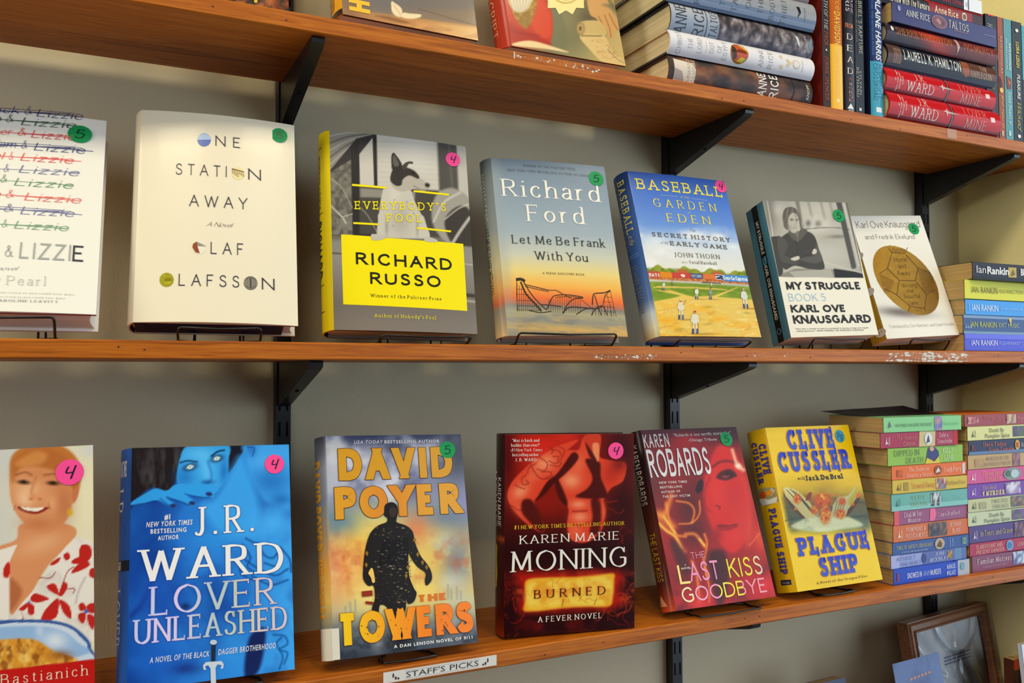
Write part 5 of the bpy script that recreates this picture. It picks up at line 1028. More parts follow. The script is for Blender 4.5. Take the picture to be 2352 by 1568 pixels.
# soldier in smoke
pr = face('C3', [(105, 68), (922, 57), (1040, 1345), (150, 1440)], (150, 150, 170))
pr.grad([(60, (60, 64, 96)), (200, (126, 130, 156)), (420, (140, 146, 176)), (560, (120, 142, 160)), (700, (190, 160, 110)), (1000, (232, 196, 110)), (1130, (196, 186, 140)), (1250, (110, 118, 126)), (1420, (54, 62, 76))])
pr.noise(170, .45, .75, (220, 220, 232), .8, 6, 1, np.clip((560 - pr.Y) / 120, 0, 1)); pr.noise(150, .5, .8, (52, 56, 92), .8, 16, 1, np.clip((500 - pr.Y) / 120, 0, 1)); pr.blob(130, 320, 80, 120, (206, 206, 214), .7); pr.blob(160, 140, 60, 60, (200, 200, 196), .6); pr.blob(900, 180, 120, 160, (66, 70, 84), .9)
pr.blob(330, 750, 150, 170, (250, 210, 80), .95); pr.blob(460, 620, 200, 120, (246, 226, 120), .8); pr.blob(230, 860, 150, 150, (240, 140, 70), .85); pr.blob(660, 640, 90, 110, (232, 120, 80), .8); pr.blob(760, 820, 110, 200, (244, 196, 80), .8); pr.blob(650, 850, 80, 120, (252, 222, 110), .8); pr.blob(400, 1030, 170, 120, (250, 226, 130), .85); pr.blob(700, 1020, 140, 90, (250, 220, 110), .7); pr.blob(150, 900, 60, 200, (226, 150, 120), .6)
pr.blob(840, 720, 90, 70, (190, 204, 190), .8); pr.blob(910, 850, 100, 150, (120, 132, 146), .85); pr.blob(850, 560, 130, 60, (110, 126, 150), .7); pr.blob(190, 600, 100, 70, (90, 130, 156), .7); pr.blob(960, 480, 50, 80, (150, 140, 196), .7); pr.noise(70, .5, .75, (250, 220, 130), .5, 26, 1, np.clip(1 - np.abs(pr.Y - 850) / 300, 0, 1)); pr.noise(60, .52, .8, (196, 84, 50), .5, 36, 1, np.clip(1 - np.abs(pr.Y - 850) / 300, 0, 1))
pr.blob(880, 960, 90, 60, (206, 214, 196), .7); pr.blob(930, 1080, 110, 70, (206, 206, 176), .7)
for x, y, hh in ((850, 1010, 60), (905, 1020, 50), (870, 1030, 40), (930, 1040, 34), (250, 1100, 40), (280, 1090, 50), (220, 1120, 30)): pr.line([(x, y - hh / 2), (x + 3, y + hh)], 12, (150, 156, 150), .6, 6, False)
pr.noise(40, .5, .75, (40, 46, 58), .7, 46, 1, np.clip((pr.Y - 1200) / 120, 0, 1)); pr.blob(560, 1330, 80, 80, (24, 24, 28), .8); pr.blob(420, 1300, 40, 90, (170, 170, 170), .7); pr.blob(880, 1230, 40, 80, (170, 176, 180), .6)
AM = (216, 156, 40); AO = (90, 60, 40)
pr.text('USA TODAY', 274, 116, 446, 112, 20, (214, 214, 222), 'sansi', 1.4); pr.text('BESTSELLING AUTHOR', 458, 112, 792, 108, 19, (214, 214, 222), 'sansx', 1.4)
pr.text('DAVID', 208, 334, 856, 318, 186, AM, 'imp', 5.4, 2, AO, .2); pr.text('POYER', 188, 570, 906, 540, 190, AM, 'imp', 4.4, 2, AO, .2, lambda u, v: (226, 160 - 20 * math.exp(-((u - .4) / .2) ** 2), 46))
B0 = (34, 30, 28)
SOL = [(456, 520), (462, 484), (500, 468), (532, 486), (540, 530), (532, 570), (534, 592), (590, 612), (630, 650), (646, 720), (680, 800), (720, 850), (746, 900), (748, 950), (716, 984), (706, 950), (710, 904), (660, 866), (620, 810), (604, 770), (606, 860), (612, 930), (640, 1000), (656, 1030), (640, 1080), (604, 1096), (590, 1060), (590, 1120), (570, 1200), (560, 1240), (520, 1240), (500, 1180), (470, 1110), (430, 1100), (420, 1160), (380, 1130), (400, 1060), (392, 980), (360, 980), (330, 940), (328, 880), (340, 760), (370, 660), (420, 610), (470, 590), (474, 564), (456, 550)]
pr.shape(sm(SOL, 3, True), B0, 4)
pr.shape(sm([(360, 900), (384, 870), (400, 950), (384, 960), (376, 930)], 4, True), (246, 200, 100), 5)
r = random.Random(4)
for _ in range(230):
    x, y = r.gauss(510, 90), r.uniform(620, 1090)
    if 400 < x < 620 or (y < 860 and 350 < x < 680 and abs(x - 510) < 80 + (y - 600) * .33):
        c = r.choice([(70, 64, 50), (96, 88, 66), (56, 50, 40), (136, 126, 104), (46, 40, 40), (60, 56, 46)]); s_ = r.uniform(3, 13)
        pr.shape([(x - s_, y), (x - s_ * .3, y - s_ * .5), (x + s_ * .9, y - s_ * .2), (x + s_ * .4, y + s_ * .4)], c, 6)
for x, y in ((640, 700), (660, 790), (690, 840), (350, 780), (346, 850), (590, 920), (600, 870), (715, 870)): pr.shape([(x - 10, y), (x, y - 16), (x + 10, y), (x + 2, y + 18)], (150, 110, 36), 6)
pr.shape(sm([(484, 520), (500, 500), (528, 506), (530, 540), (512, 560), (490, 552)], 4, True), (60, 48, 40), 6); pr.bar(320, 1030, 384, 1024, 34, (150, 50, 30), 5); pr.bar(342, 1082, 390, 1088, 18, (150, 50, 30), 5)
pr.shape([(450, 700), (600, 690), (606, 780), (590, 850), (430, 850)], (26, 23, 24), 6)
OR = lambda u, v: (250, 206 - 76 * min(1, u * 1.5), 30)
pr.text('THE', 672, 1084, 838, 1074, 44, (226, 116, 30), 'imp', 5); pr.text('TOWERS', 194, 1346, 994, 1280, 196, AM, 'imp', 2.6, 6, (120, 70, 30), .12, OR)
for _ in range(26):
    x, y = r.uniform(260, 940), r.uniform(1130, 1320); pr.shape([(x, y), (x + r.uniform(4, 10), y + 3), (x + 5, y + r.uniform(4, 16))], (60, 44, 36), 9)
pr.text('A DAN LENSON NOVEL OF 9/11', 518, 1370, 1006, 1320, 20, (238, 238, 236), 'sansx', 1.8)
sg = lambda a, b: tuple(np.stack([np.interp(a, [0, .15, .3, .45, .6, .75, .88, 1], [v[k] for v in ((70, 72, 90), (130, 134, 150), (110, 120, 140), (150, 130, 100), (214, 150, 60), (220, 180, 90), (120, 124, 124), (60, 66, 80))]) for k in range(3)]))
sp = Spine((110, 110, 120)).text('DAVID POYER', .12, .52, .35, .8, (206, 146, 40), 'imp').text('THE TOWERS', .56, .82, .35, .8, (226, 150, 40), 'imp').rect(.865, 1, .25, 1, (226, 220, 204))
o = put('C3', 'hardcover_book', 'hardcover with a dark soldier walking out of golden smoke, above the white paper label', pr, back=(70, 76, 92), pages='pages_white', edge=(40, 40, 46), spine=sp, sgrad=sg, rnd=.008, stk=(840, 152, GREEN, '5', (20, 60, 34), .0098), stand=(.004, .066, 'black wire stand under the soldier book'))
mb = MB(); p = POSE['C3']; mb.box(-p[6] / 2 - .0015, -p[6] / 2 + .0062, -.0012, -.0006, .0005, .031, s2l((222, 214, 196)))
q = mb.build('spine_label', 'printed_satin', o); q['label'] = 'blank cream library label'
# red torso, title panel on fire
pr = face('C4', [(122, 95), (1037, 82), (1035, 1465), (122, 1520)], (60, 14, 12))
pr.grad([(90, (120, 22, 16)), (400, (150, 30, 18)), (650, (90, 20, 14)), (900, (44, 12, 12)), (1500, (40, 12, 14))]); pr.blob(360, 180, 230, 140, (226, 50, 30), .9); pr.blob(560, 110, 120, 60, (230, 60, 36), .7); pr.blob(420, 580, 200, 140, (150, 34, 16), .8); pr.blob(950, 250, 120, 260, (48, 14, 14), .95); pr.blob(140, 260, 60, 300, (70, 14, 12), .8); pr.blob(960, 600, 110, 200, (50, 16, 14), .9)
RS, RL, RDK = (226, 84, 50), (250, 160, 116), (70, 20, 14)
pr.poly([(560, 210), (640, 200), (680, 110), (790, 90), (800, 160), (790, 250), (900, 280), (980, 300), (960, 420), (880, 470), (840, 520), (820, 560), (830, 660), (800, 780), (700, 860), (590, 840), (560, 740), (570, 640), (552, 560), (500, 420), (540, 330)], RS, 1, 10)
pr.blob(590, 420, 70, 60, RL, .9); pr.blob(640, 310, 50, 90, (240, 120, 80), .8, 20); pr.blob(640, 590, 60, 30, RL, .8); pr.blob(650, 680, 60, 40, RL, .8); pr.blob(620, 780, 50, 60, (240, 120, 80), .8); pr.blob(820, 640, 20, 60, (236, 110, 70), .8); pr.blob(870, 380, 60, 70, (196, 60, 36), .9); pr.blob(930, 300, 60, 60, (120, 30, 20), .8)
pr.poly([(690, 270), (790, 290), (800, 400), (846, 520), (800, 548), (690, 548), (620, 532), (700, 480), (740, 400)], RDK, .95, 16); pr.poly([(730, 560), (790, 560), (800, 700), (780, 800), (720, 790), (740, 680)], RDK, .9, 20); pr.line([(600, 640), (640, 640), (700, 636)], 10, (150, 44, 26), .8, 12); pr.line([(600, 730), (650, 740), (710, 720)], 10, (150, 44, 26), .8, 12)
pr.poly([(680, 100), (790, 92), (790, 200), (780, 280), (740, 240), (690, 170)], (206, 76, 46), 1, 8); pr.poly([(740, 160), (786, 160), (784, 280), (752, 250)], (246, 150, 100), .9, 10); pr.poly([(690, 150), (740, 220), (770, 280), (720, 250)], RDK, .9, 10)
pr.poly([(560, 210), (600, 230), (590, 330), (500, 380), (420, 430), (370, 520), (330, 580), (400, 740), (380, 790), (270, 720), (170, 610), (140, 520), (180, 420), (300, 300), (400, 230), (480, 180), (560, 150), (640, 130)], RS, 1, 10); pr.blob(230, 500, 70, 50, RL, .8, -40); pr.blob(400, 300, 90, 60, RL, .8, -30); pr.blob(220, 620, 40, 80, (236, 110, 70), .8, -40); pr.blob(310, 400, 60, 40, (236, 120, 80), .7, -30)
pr.poly([(340, 560), (420, 430), (480, 380), (520, 330), (600, 220), (640, 260), (560, 360), (470, 440), (400, 520)], RDK, .95, 14); pr.poly([(250, 560), (320, 570), (400, 740), (380, 790), (300, 720), (240, 640)], RDK, .9, 20); pr.poly([(470, 430), (500, 420), (560, 560), (550, 600), (500, 540)], RDK, .9, 14)
TT = (150, 52, 32)
for pts in ([(440, 200), (500, 210), (520, 260), (480, 300), (430, 280)], [(460, 250), (500, 250), (490, 280)], [(360, 250), (420, 300), (400, 350), (350, 340)], [(440, 310), (500, 320), (520, 290)], [(380, 360), (440, 360), (450, 400), (400, 410)], [(270, 380), (240, 410), (250, 450), (290, 440), (270, 420)], [(340, 300), (290, 330), (280, 370)], [(190, 450), (230, 470), (260, 480)], [(300, 300), (330, 360), (380, 410), (440, 390)], [(500, 180), (540, 200), (530, 250)], [(430, 180), (460, 200), (450, 230)]): pr.line(pts, 8, TT, .75, 8)
rr = random.Random(9)
def crack(x, y, n, st, col, wd):
    a = rr.uniform(0, 6.3); pts = [(x, y)]
    for _ in range(n): a += rr.uniform(-.9, .9); x += st * math.cos(a); y += st * math.sin(a); pts.append((x, y))
    pr.line(pts, wd, col, .85, 6, False)
for _ in range(46): crack(rr.choice([rr.uniform(120, 1030), rr.uniform(120, 260), rr.uniform(900, 1030)]), rr.choice([rr.uniform(560, 1500), rr.uniform(1100, 1500)]), 6, 24, rr.choice([(150, 40, 22), (190, 66, 30), (110, 28, 18)]), rr.uniform(2, 6))
pr.noise(120, .5, .8, (130, 24, 18), .6, 7, 1, np.clip((pr.Y - 1000) / 100, 0, 1))
pr.poly([(200, 1080), (300, 1060), (620, 1070), (860, 1060), (960, 1090), (930, 1200), (960, 1280), (860, 1330), (560, 1340), (330, 1350), (220, 1330), (240, 1200)], (190, 36, 20), .9, 70); pr.noise(60, .45, .7, (250, 110, 40), .8, 17, 1, np.clip(1 - np.abs(pr.Y - 1200) / 170, 0, 1) * np.clip((pr.X - 180) / 60, 0, 1))
pr.poly([(272, 1126), (400, 1106), (600, 1104), (760, 1096), (886, 1080), (892, 1140), (880, 1240), (860, 1310), (700, 1310), (500, 1322), (330, 1340), (256, 1330), (276, 1240)], (244, 176, 40), 1, 20, True); pr.poly([(300, 1140), (600, 1120), (850, 1106), (850, 1290), (560, 1304), (300, 1316)], (250, 220, 90), .8, 40); pr.noise(50, .45, .75, (232, 150, 30), .7, 27, 1, pr.mask([(272, 1126), (886, 1090), (860, 1310), (266, 1330)], 20, False))
for k, x in enumerate((356, 440, 530, 620, 706, 796)): pr.blob(x, 1214 - k * 5, 30, 38, (240, 110, 40), .6)
for _ in range(8): crack(rr.uniform(300, 860), rr.uniform(1120, 1300), 5, 16, (200, 110, 30), 3)
CR = (240, 234, 220)
for t, x0, x1, y, f in (('"Mac is back and', 172, 360, 146, 'serifb'), ('badder than ever!"', 166, 364, 180, 'serifb'), ('-#1 New York Times', 154, 380, 214, 'serifi'), ('bestselling author', 174, 356, 248, 'serifb'), ('J. R. WARD', 194, 340, 284, 'serifb')): pr.text(t, x0, y, x1, y - 2, 21, CR, f)
pr.text('#1 NEW YORK TIMES BESTSELLING AUTHOR', 190, 766, 962, 736, 26, (236, 190, 40), 'serifb', 2.4)
pr.text('KAREN MARIE', 232, 870, 922, 838, 58, CR, 'serif', 2.6); pr.text('MONING', 176, 1064, 972, 1032, 142, CR, 'serif', 1.5, 2, (40, 14, 12), .1)
pr.text('BURNED', 334, 1250, 826, 1226, 58, (60, 30, 10), 'serif', 6.6); pr.text('A FEVER NOVEL', 360, 1416, 800, 1392, 38, (236, 222, 206), 'serifb', 3.2)
pr.bar(535, 1255, 525, 1310, 3, (150, 90, 20), 2); pr.bar(770, 1250, 750, 1300, 3, (150, 90, 20), 2)
k_ = np.clip((pr.col[..., 1] / np.maximum(pr.col[..., 0], 1) - .38) / .25, 0, 1)[..., None]; pr.col[..., 1:] *= .8 + .2 * k_
sg = lambda a, b: tuple(np.stack([np.interp(a, [0, .1, .3, .5, .52, .55, .76, .78, .9, 1], [v[k] for v in ((50, 14, 12), (36, 12, 12), (50, 14, 12), (60, 16, 12), (150, 60, 20), (56, 14, 12), (60, 14, 12), (70, 16, 12), (90, 20, 14), (150, 50, 24))]) for k in range(3)]))
sp = Spine((46, 14, 12)).text('KAREN MARIE', .22, .46, .60, .82, (220, 214, 206), 'serif').text('MONING', .19, .47, .14, .48, (200, 196, 190), 'serif').poly([(.53, .10), (.56, .56), (.62, .52), (.70, .58), (.77, .50), (.78, .14), (.70, .06), (.60, .10)], (236, 180, 40)).text('BURNED', .56, .75, .22, .44, (90, 50, 14), 'serif', tr=6)
book('hardcover_book', pose(*POSE['C4'][:6]), *POSE['C4'][6:9], 'dark red hardcover with a bare tattooed torso and a burning title panel, standing bolt upright', front=pr, spine=sp, sgrad=sg, back=(50, 14, 14), pages='pages_white', edge=(230, 220, 206), rnd=.004, sticker=(*pr.uv(906, 206), .0100, PINK, '4', INK))
# red face and flames
pr = face('C5', [(115, 75), (835, 42), (1187, 1372), (368, 1496)], (190, 40, 34))
pr.grad([(60, (70, 26, 36)), (200, (150, 30, 30)), (420, (176, 40, 34)), (900, (186, 46, 34)), (1150, (150, 40, 30)), (1480, (196, 40, 44))]); pr.blob(180, 420, 140, 330, (96, 56, 48), .8, -14); pr.blob(560, 420, 130, 170, (130, 34, 30), .8); pr.blob(480, 640, 120, 180, (90, 34, 26), .9); pr.blob(520, 860, 130, 130, (80, 30, 26), .8); pr.blob(450, 140, 120, 60, (196, 36, 44), .8); pr.blob(800, 100, 90, 60, (80, 30, 50), .8); pr.blob(240, 100, 120, 30, (110, 30, 50), .7)
pr.poly([(640, 300), (700, 180), (800, 200), (880, 340), (940, 560), (960, 760), (930, 900), (860, 1000), (780, 990), (690, 880), (640, 760), (600, 620), (590, 460)], (226, 58, 38), 1, 30); pr.blob(700, 520, 70, 160, (240, 84, 54), .8, -10); pr.blob(820, 560, 80, 120, (214, 60, 46), .6); pr.blob(900, 760, 60, 160, (216, 96, 76), .6, -8); pr.blob(850, 880, 60, 60, (236, 86, 56), .6); pr.blob(700, 860, 40, 60, (150, 36, 26), .7)
pr.poly([(690, 420), (730, 370), (800, 356), (850, 400), (820, 420), (760, 440)], (70, 22, 20), .9, 14); pr.blob(786, 400, 26, 22, (30, 12, 14), 1); pr.blob(760, 412, 24, 10, (190, 90, 76), .9); pr.blob(788, 404, 9, 8, (160, 70, 60), .9); pr.line([(660, 340), (720, 300), (800, 296), (850, 320)], 18, (120, 28, 24), .85, 16)
pr.line([(640, 420), (600, 520), (600, 620), (640, 680)], 14, (170, 40, 28), .7, 22); pr.line([(690, 636), (720, 644), (714, 660)], 12, (120, 30, 24), .8, 10); pr.poly([(700, 790), (740, 780), (800, 790), (850, 776), (860, 800), (790, 830), (720, 826)], (170, 34, 34), .9, 14); pr.line([(704, 792), (780, 792), (858, 780)], 7, (90, 22, 24), .8, 8)
pr.poly([(530, 500), (560, 440), (590, 450), (580, 520), (540, 540)], (40, 16, 18), .9, 14); pr.line([(860, 330), (930, 480), (960, 700), (950, 950)], 44, (236, 110, 70), .6, 50); pr.line([(810, 210), (850, 320), (900, 360)], 26, (250, 210, 170), .8, 26); pr.blob(858, 330, 26, 20, (255, 240, 220), .9); pr.blob(1040, 900, 60, 130, (236, 110, 50), .8, -14); pr.line([(960, 950), (1040, 850)], 8, (250, 160, 90), .6, 10)
for pts, wd in (([(236, 770), (300, 830), (370, 880), (410, 960), (440, 1000)], 34), ([(240, 700), (300, 760), (350, 800)], 60), ([(300, 620), (320, 740), (370, 860), (450, 880)], 22), ([(450, 860), (520, 860), (560, 900), (600, 960)], 26), ([(340, 560), (300, 680), (260, 720)], 40), ([(600, 860), (620, 940), (600, 1080), (620, 1200)], 20), ([(380, 600), (480, 620), (520, 680), (500, 770)], 16), ([(400, 780), (500, 770), (560, 700), (560, 600)], 14), ([(500, 1080), (540, 1200), (560, 1420)], 26), ([(590, 1060), (640, 1300), (640, 1420)], 18)): pr.line(pts, wd, (250, 156, 50), .8, wd * .9)
for pts in ([(238, 776), (300, 836), (366, 880), (420, 970)], [(280, 720), (330, 800), (370, 850)], [(560, 900), (600, 950)]): pr.line(pts, 12, (255, 214, 70), .9, 14)
pr.noise(90, .5, .8, (60, 22, 22), .6, 8, .6, np.clip((pr.Y - 950) / 150, 0, 1)); pr.poly([(640, 1010), (760, 1000), (800, 1200), (760, 1420), (700, 1440), (650, 1200)], (60, 28, 28), .8, 40); pr.poly([(330, 900), (440, 1000), (480, 1180), (380, 1100)], (70, 36, 30), .8, 40); pr.blob(1090, 1280, 110, 110, (250, 60, 84), .9); pr.blob(960, 1230, 90, 70, (210, 50, 60), .7); pr.blob(560, 1430, 90, 70, (250, 90, 70), .7); pr.blob(980, 1090, 90, 70, (190, 50, 50), .6)
LG = lambda u, v: (226 - 16 * v, 222 - 16 * v, 222 - 14 * v)
pr.text('KAREN', 146, 206, 330, 190, 96, CR, 'cond', 3.4, 2, None, .3, LG); pr.text('ROBARDS', 190, 424, 652, 394, 206, CR, 'cond', 1.9, 2, (60, 30, 30), .08, LG)
pr.text('"Robards is one terrific storyteller"', 364, 120, 796, 96, 22, (224, 206, 204), 'sans'); pr.text('-Chicago Tribune', 474, 152, 692, 144, 20, (224, 206, 204), 'sans')
for t, x0, x1, y in (('NEW YORK TIMES', 248, 464, 470), ('BESTSELLING', 255, 424, 506), ('AUTHOR OF', 263, 410, 542), ('THE LAST VICTIM', 273, 487, 576)): pr.text(t, x0, y, x1, y - 8, 18, (236, 214, 204), 'sansb', 1.6)
TL = lambda u, v: (250, 200 - 60 * math.sin(u * 7), 120 + 110 * math.sin(u * 7) ** 2)
pr.text('THE', 494, 1060, 606, 1048, 52, (240, 170, 190), 'thin'); pr.text('L', 412, 1270, 488, 1262, 160, (250, 226, 130), 'mono'); pr.text('AST', 496, 1246, 730, 1228, 160, (240, 150, 190), 'mono', 1.4); pr.text('KISS', 810, 1214, 1074, 1184, 158, (236, 220, 60), 'mono', 2.0, 2, None, .3, lambda u, v: (236, 220 - 40 * max(0, u - .6), 50 + 190 * max(0, u - .6) * 2)); pr.text('A', 440, 1116, 450, 1116, 14, CR, 'sansb'); pr.text('NOVEL', 414, 1148, 490, 1140, 15, CR, 'sansb', 1)
pr.text('GOODBYE', 432, 1426, 1114, 1336, 128, CR, 'mono', 1.6, 2, None, .3, lambda u, v: [(250, 230, 180), (244, 170, 200), (240, 150, 190), (250, 226, 70), (244, 224, 40), (244, 150, 170), (240, 160, 170)][min(6, int(u * 7))])
sp = Spine((84, 26, 20)).text('KAREN ROBARDS', .08, .42, .40, .76, (206, 196, 190), 'cond').text('THE LAST KISS', .58, .84, .52, .80, (226, 196, 30), 'thin').text('GOODBYE', .62, .80, .18, .44, (190, 150, 30), 'thin').poly([(.91, .5), (.97, .25), (.97, .75)], (220, 150, 110))
sg = lambda a, b: tuple(np.stack([np.interp(a, [0, .2, .4, .6, .85, 1], [v[k] for v in ((60, 26, 24), (36, 20, 20), (70, 24, 20), (96, 40, 22), (84, 26, 20), (190, 70, 30))]) for k in range(3)]))
k_ = np.clip((pr.col[..., 1] / np.maximum(pr.col[..., 0], 1) - .38) / .25, 0, 1)[..., None]; pr.col[..., 1:] *= .62 + .38 * k_; pr.col *= .94 + .06 * k_
put('C5', 'hardcover_book', 'glossy red hardcover with a half-hidden face behind flames, beside the yellow book', pr, back=(120, 26, 30), pages='pages_white', edge=(90, 26, 30), spine=sp, sgrad=sg, rnd=.008, stk=(762, 132, GREEN, '5', (20, 70, 50), .0102), stand=(.0, .104, 'black wire stand under the red flame book'))
# yellow, breaking ship
pr = face('C6', [(265, 85), (960, 55), (1265, 1393), (530, 1486)], (240, 200, 12))
pr.noise(200, .4, .8, (230, 184, 10), .5, 3); pr.blob(700, 560, 330, 70, (196, 156, 20), .7); pr.blob(780, 590, 80, 60, (180, 140, 20), .6)
sm_ = np.clip((pr.Y - 560) / 160, 0, 1) * np.clip((1010 - pr.Y + (pr.X - 700) * .02) / 90, 0, 1) * np.clip((1260 - pr.Y * .1 - pr.X + 40) / 80, 0, 1) * np.clip((pr.X - 365 - (pr.Y - 600) * .22) / 40, 0, 1)
pr.grad([(560, (200, 160, 20)), (680, (120, 104, 50)), (780, (112, 106, 84)), (850, (96, 108, 104)), (930, (120, 134, 120)), (1000, (170, 170, 60))], 'y', 1, sm_)
pr.noise(120, .5, .8, (70, 76, 72), .6, 5, 3, sm_); pr.line([(430, 870), (560, 850)], 12, (60, 76, 72), .7, 14); pr.line([(930, 850), (1120, 830)], 14, (60, 76, 72), .7, 14)
pr.poly([(480, 910), (600, 850), (660, 800), (700, 840), (800, 800), (860, 820), (960, 840), (1080, 900), (1060, 930), (900, 950), (760, 970), (640, 960), (520, 940)], (232, 236, 232), 1, 24); pr.noise(50, .5, .8, (170, 190, 196), .8, 15, 1, pr.mask([(480, 910), (660, 800), (860, 820), (1080, 910), (760, 970)], 20))
SHP = (222, 206, 170)
pr.poly([(412, 600), (430, 580), (500, 600), (560, 640), (640, 720), (700, 830), (660, 850), (590, 850), (520, 760), (430, 660)], SHP, 1, 6, False); pr.poly([(412, 620), (430, 660), (520, 770), (600, 850), (570, 850), (480, 760), (416, 660)], (96, 60, 40), 1, 6, False)
for k in range(4): pr.line([(470 + k * 22, 600 + k * 14), (560 + k * 22, 690 + k * 20), (640 + k * 16, 790 + k * 12)], 6, (70, 60, 50), .9, 4, False)
for k in range(7): pr.bar(440 + k * 8, 608 + k * 9, 452 + k * 8, 618 + k * 9, 4, (90, 70, 50))
pr.poly([(822, 840), (830, 740), (880, 670), (960, 660), (1046, 566), (1040, 660), (980, 780), (930, 850), (860, 850)], (206, 200, 180), 1, 6, False); pr.poly([(960, 780), (1040, 680), (1060, 650), (1066, 690), (990, 800), (940, 850)], (90, 50, 34), 1, 6, False); pr.poly([(960, 700), (1044, 570), (1040, 660), (980, 760)], (196, 180, 60), 1, 6, False)
for k in range(4): pr.line([(840 + k * 24, 830 - k * 10), (870 + k * 20, 700 + k * 6)], 6, (80, 74, 64), .8, 4, False)
pr.poly([(620, 640), (650, 630), (640, 680), (600, 700)], (150, 50, 30), 1, 8)
def fire(x, y, rx, ry, sd):
    pr.blob(x, y, rx, ry, (226, 90, 20), 1, 0, 5); mk = np.exp(-(((pr.X - x) / rx) ** 2 + ((pr.Y - y) / ry) ** 2) ** 2)
    pr.noise(rx * .35, .42, .66, (252, 196, 50), .95, sd, 1, mk); pr.noise(rx * .3, .5, .75, (176, 40, 16), .8, sd + 9, 1, mk)
fire(740, 700, 84, 66, 3); fire(766, 820, 50, 80, 6); fire(676, 780, 34, 36, 9); fire(530, 684, 34, 40, 12); fire(910, 708, 32, 36, 15); fire(895, 816, 44, 42, 18); fire(514, 770, 14, 14, 20); fire(1002, 736, 14, 14, 22); fire(860, 656, 14, 12, 24); fire(1050, 660, 20, 20, 27)
pr.col *= (1 - .16 * sm_)[..., None]; pr.col[..., 2] *= .8
BU, OB = (56, 76, 190), (206, 140, 20)
BUF = lambda u, v: (50 + 16 * math.sin(v * 5), 72 + 14 * math.sin(v * 5), 188)
pr.text('CLIVE', 470, 266, 842, 250, 162, BU, 'slabx', 2.4, 3, OB, .34, BUF); pr.text('CUSSLER', 396, 456, 974, 428, 166, BU, 'slabx', 2.2, 3, OB, .34, BUF)
pr.text('with', 536, 524, 592, 520, 26, (60, 60, 40), 'slab'); pr.text('Jack Du Brul', 604, 530, 914, 514, 44, (50, 48, 40), 'slabx', 2.4)
pr.text('PLAGUE', 562, 1176, 1138, 1112, 156, BU, 'slabx', 2.2, 3, OB, .34, BUF); pr.text('SHIP', 742, 1358, 1046, 1320, 164, BU, 'slabx', 2.0, 3, OB, .34, BUF)
pr.text('A Novel of the Oregon Files', 694, 1424, 1126, 1368, 22, (110, 90, 20), 'slab', 3.2)
sp = Spine((226, 180, 12)).text('CLIVE', .10, .28, .62, .90, (50, 60, 150), 'slabx', outline=(176, 116, 16)).text('CUSSLER', .08, .33, .24, .54, (50, 60, 150), 'slabx', outline=(176, 116, 16)).text('with Jack Du Brul', .12, .31, .10, .19, (110, 90, 20), 'slab')
sp.poly([(.375, .05), (.36, .5), (.375, .95), (.46, .98), (.475, .5), (.46, .04)], (160, 150, 110)).poly([(.43, .04), (.42, .3), (.44, .6), (.43, .96), (.465, .9), (.47, .2)], (226, 226, 214), 3).oval(.405, .35, .022, .2, (220, 90, 26), 4).oval(.40, .68, .016, .14, (236, 150, 40), 4).poly([(.37, .8), (.39, .95), (.42, .75), (.41, .65)], (206, 196, 160), 3)
sp.text('PLAGUE SHIP', .505, .885, .52, .80, (50, 60, 150), 'slabx', outline=(176, 116, 16)).rect(.925, .955, .42, .86, (26, 30, 76)).text('Putnam', .932, .948, .5, .8, (190, 190, 150), 'serif', True)
put('C6', 'hardcover_book', 'bright yellow hardcover with big blue lettering and a burning ship, beside the short spines stack', pr, back=(226, 182, 10), pages='pages_white', edge=(226, 182, 10), spine=sp, rnd=.005, stk=(888, 152, (60, 150, 190), 'Pg', (30, 60, 90), .0092), stand=(.0, .066, 'black wire stand under the yellow ship book'))
# ------------------------------------------------------------------ propped books on the top shelf
pr = face('T1', layout_quad('T1', 0, 0, 2.904), (70, 48, 36))
pr.noise(60, .35, .6, (150, 70, 40), .9, 3); pr.noise(40, .5, .7, (40, 50, 36), .9, 9); pr.noise(50, .55, .75, (206, 130, 70), .8, 19); pr.blob(1800, 10, 50, 40, (190, 104, 60), .8); pr.blob(1700, 5, 60, 24, (30, 40, 44), .8)
for x, y, c in ((1706, 8, (226, 190, 60)), (1560, -20, (206, 60, 40)), (1640, -60, (226, 190, 120)), (1830, -70, (120, 40, 40))): pr.disc(x, y, 12, c)
put('T1', 'paperback_book', 'dark painted paperback of which only the foot shows, leftmost on the top shelf', pr, hard=False, back=(190, 176, 130), pages='pages_tan', edge=(206, 190, 130), spine=Spine((60, 40, 34)), stand=None)
pr = face('T2', layout_quad('T2', 700, 0, 2.904), (120, 96, 70))
pr.grad([(-700, (70, 60, 60)), (-100, (110, 100, 96)), (40, (126, 112, 100)), (90, (176, 130, 80)), (260, (196, 146, 84))]); yy = pr.Y - (pr.X - 280) * .13
pr.grad([(0, (130, 100, 76)), (500, (108, 104, 104)), (1100, (116, 106, 96))], 'x', .7, np.clip((70 - yy) / 20, 0, 1)); pr.grad([(250, (150, 106, 66)), (700, (206, 146, 84)), (1100, (220, 176, 110))], 'x', .9, np.clip((yy - 60) / 24, 0, 1)); pr.noise(120, .5, .8, (150, 104, 60), .6, 3, 3, np.clip((yy - 60) / 24, 0, 1)); pr.blob(300, 60, 60, 120, (140, 100, 66), .7); pr.line([(760, 60), (1150, 172)], 5, (90, 70, 56), .7, 6)
SHL = (236, 214, 172)
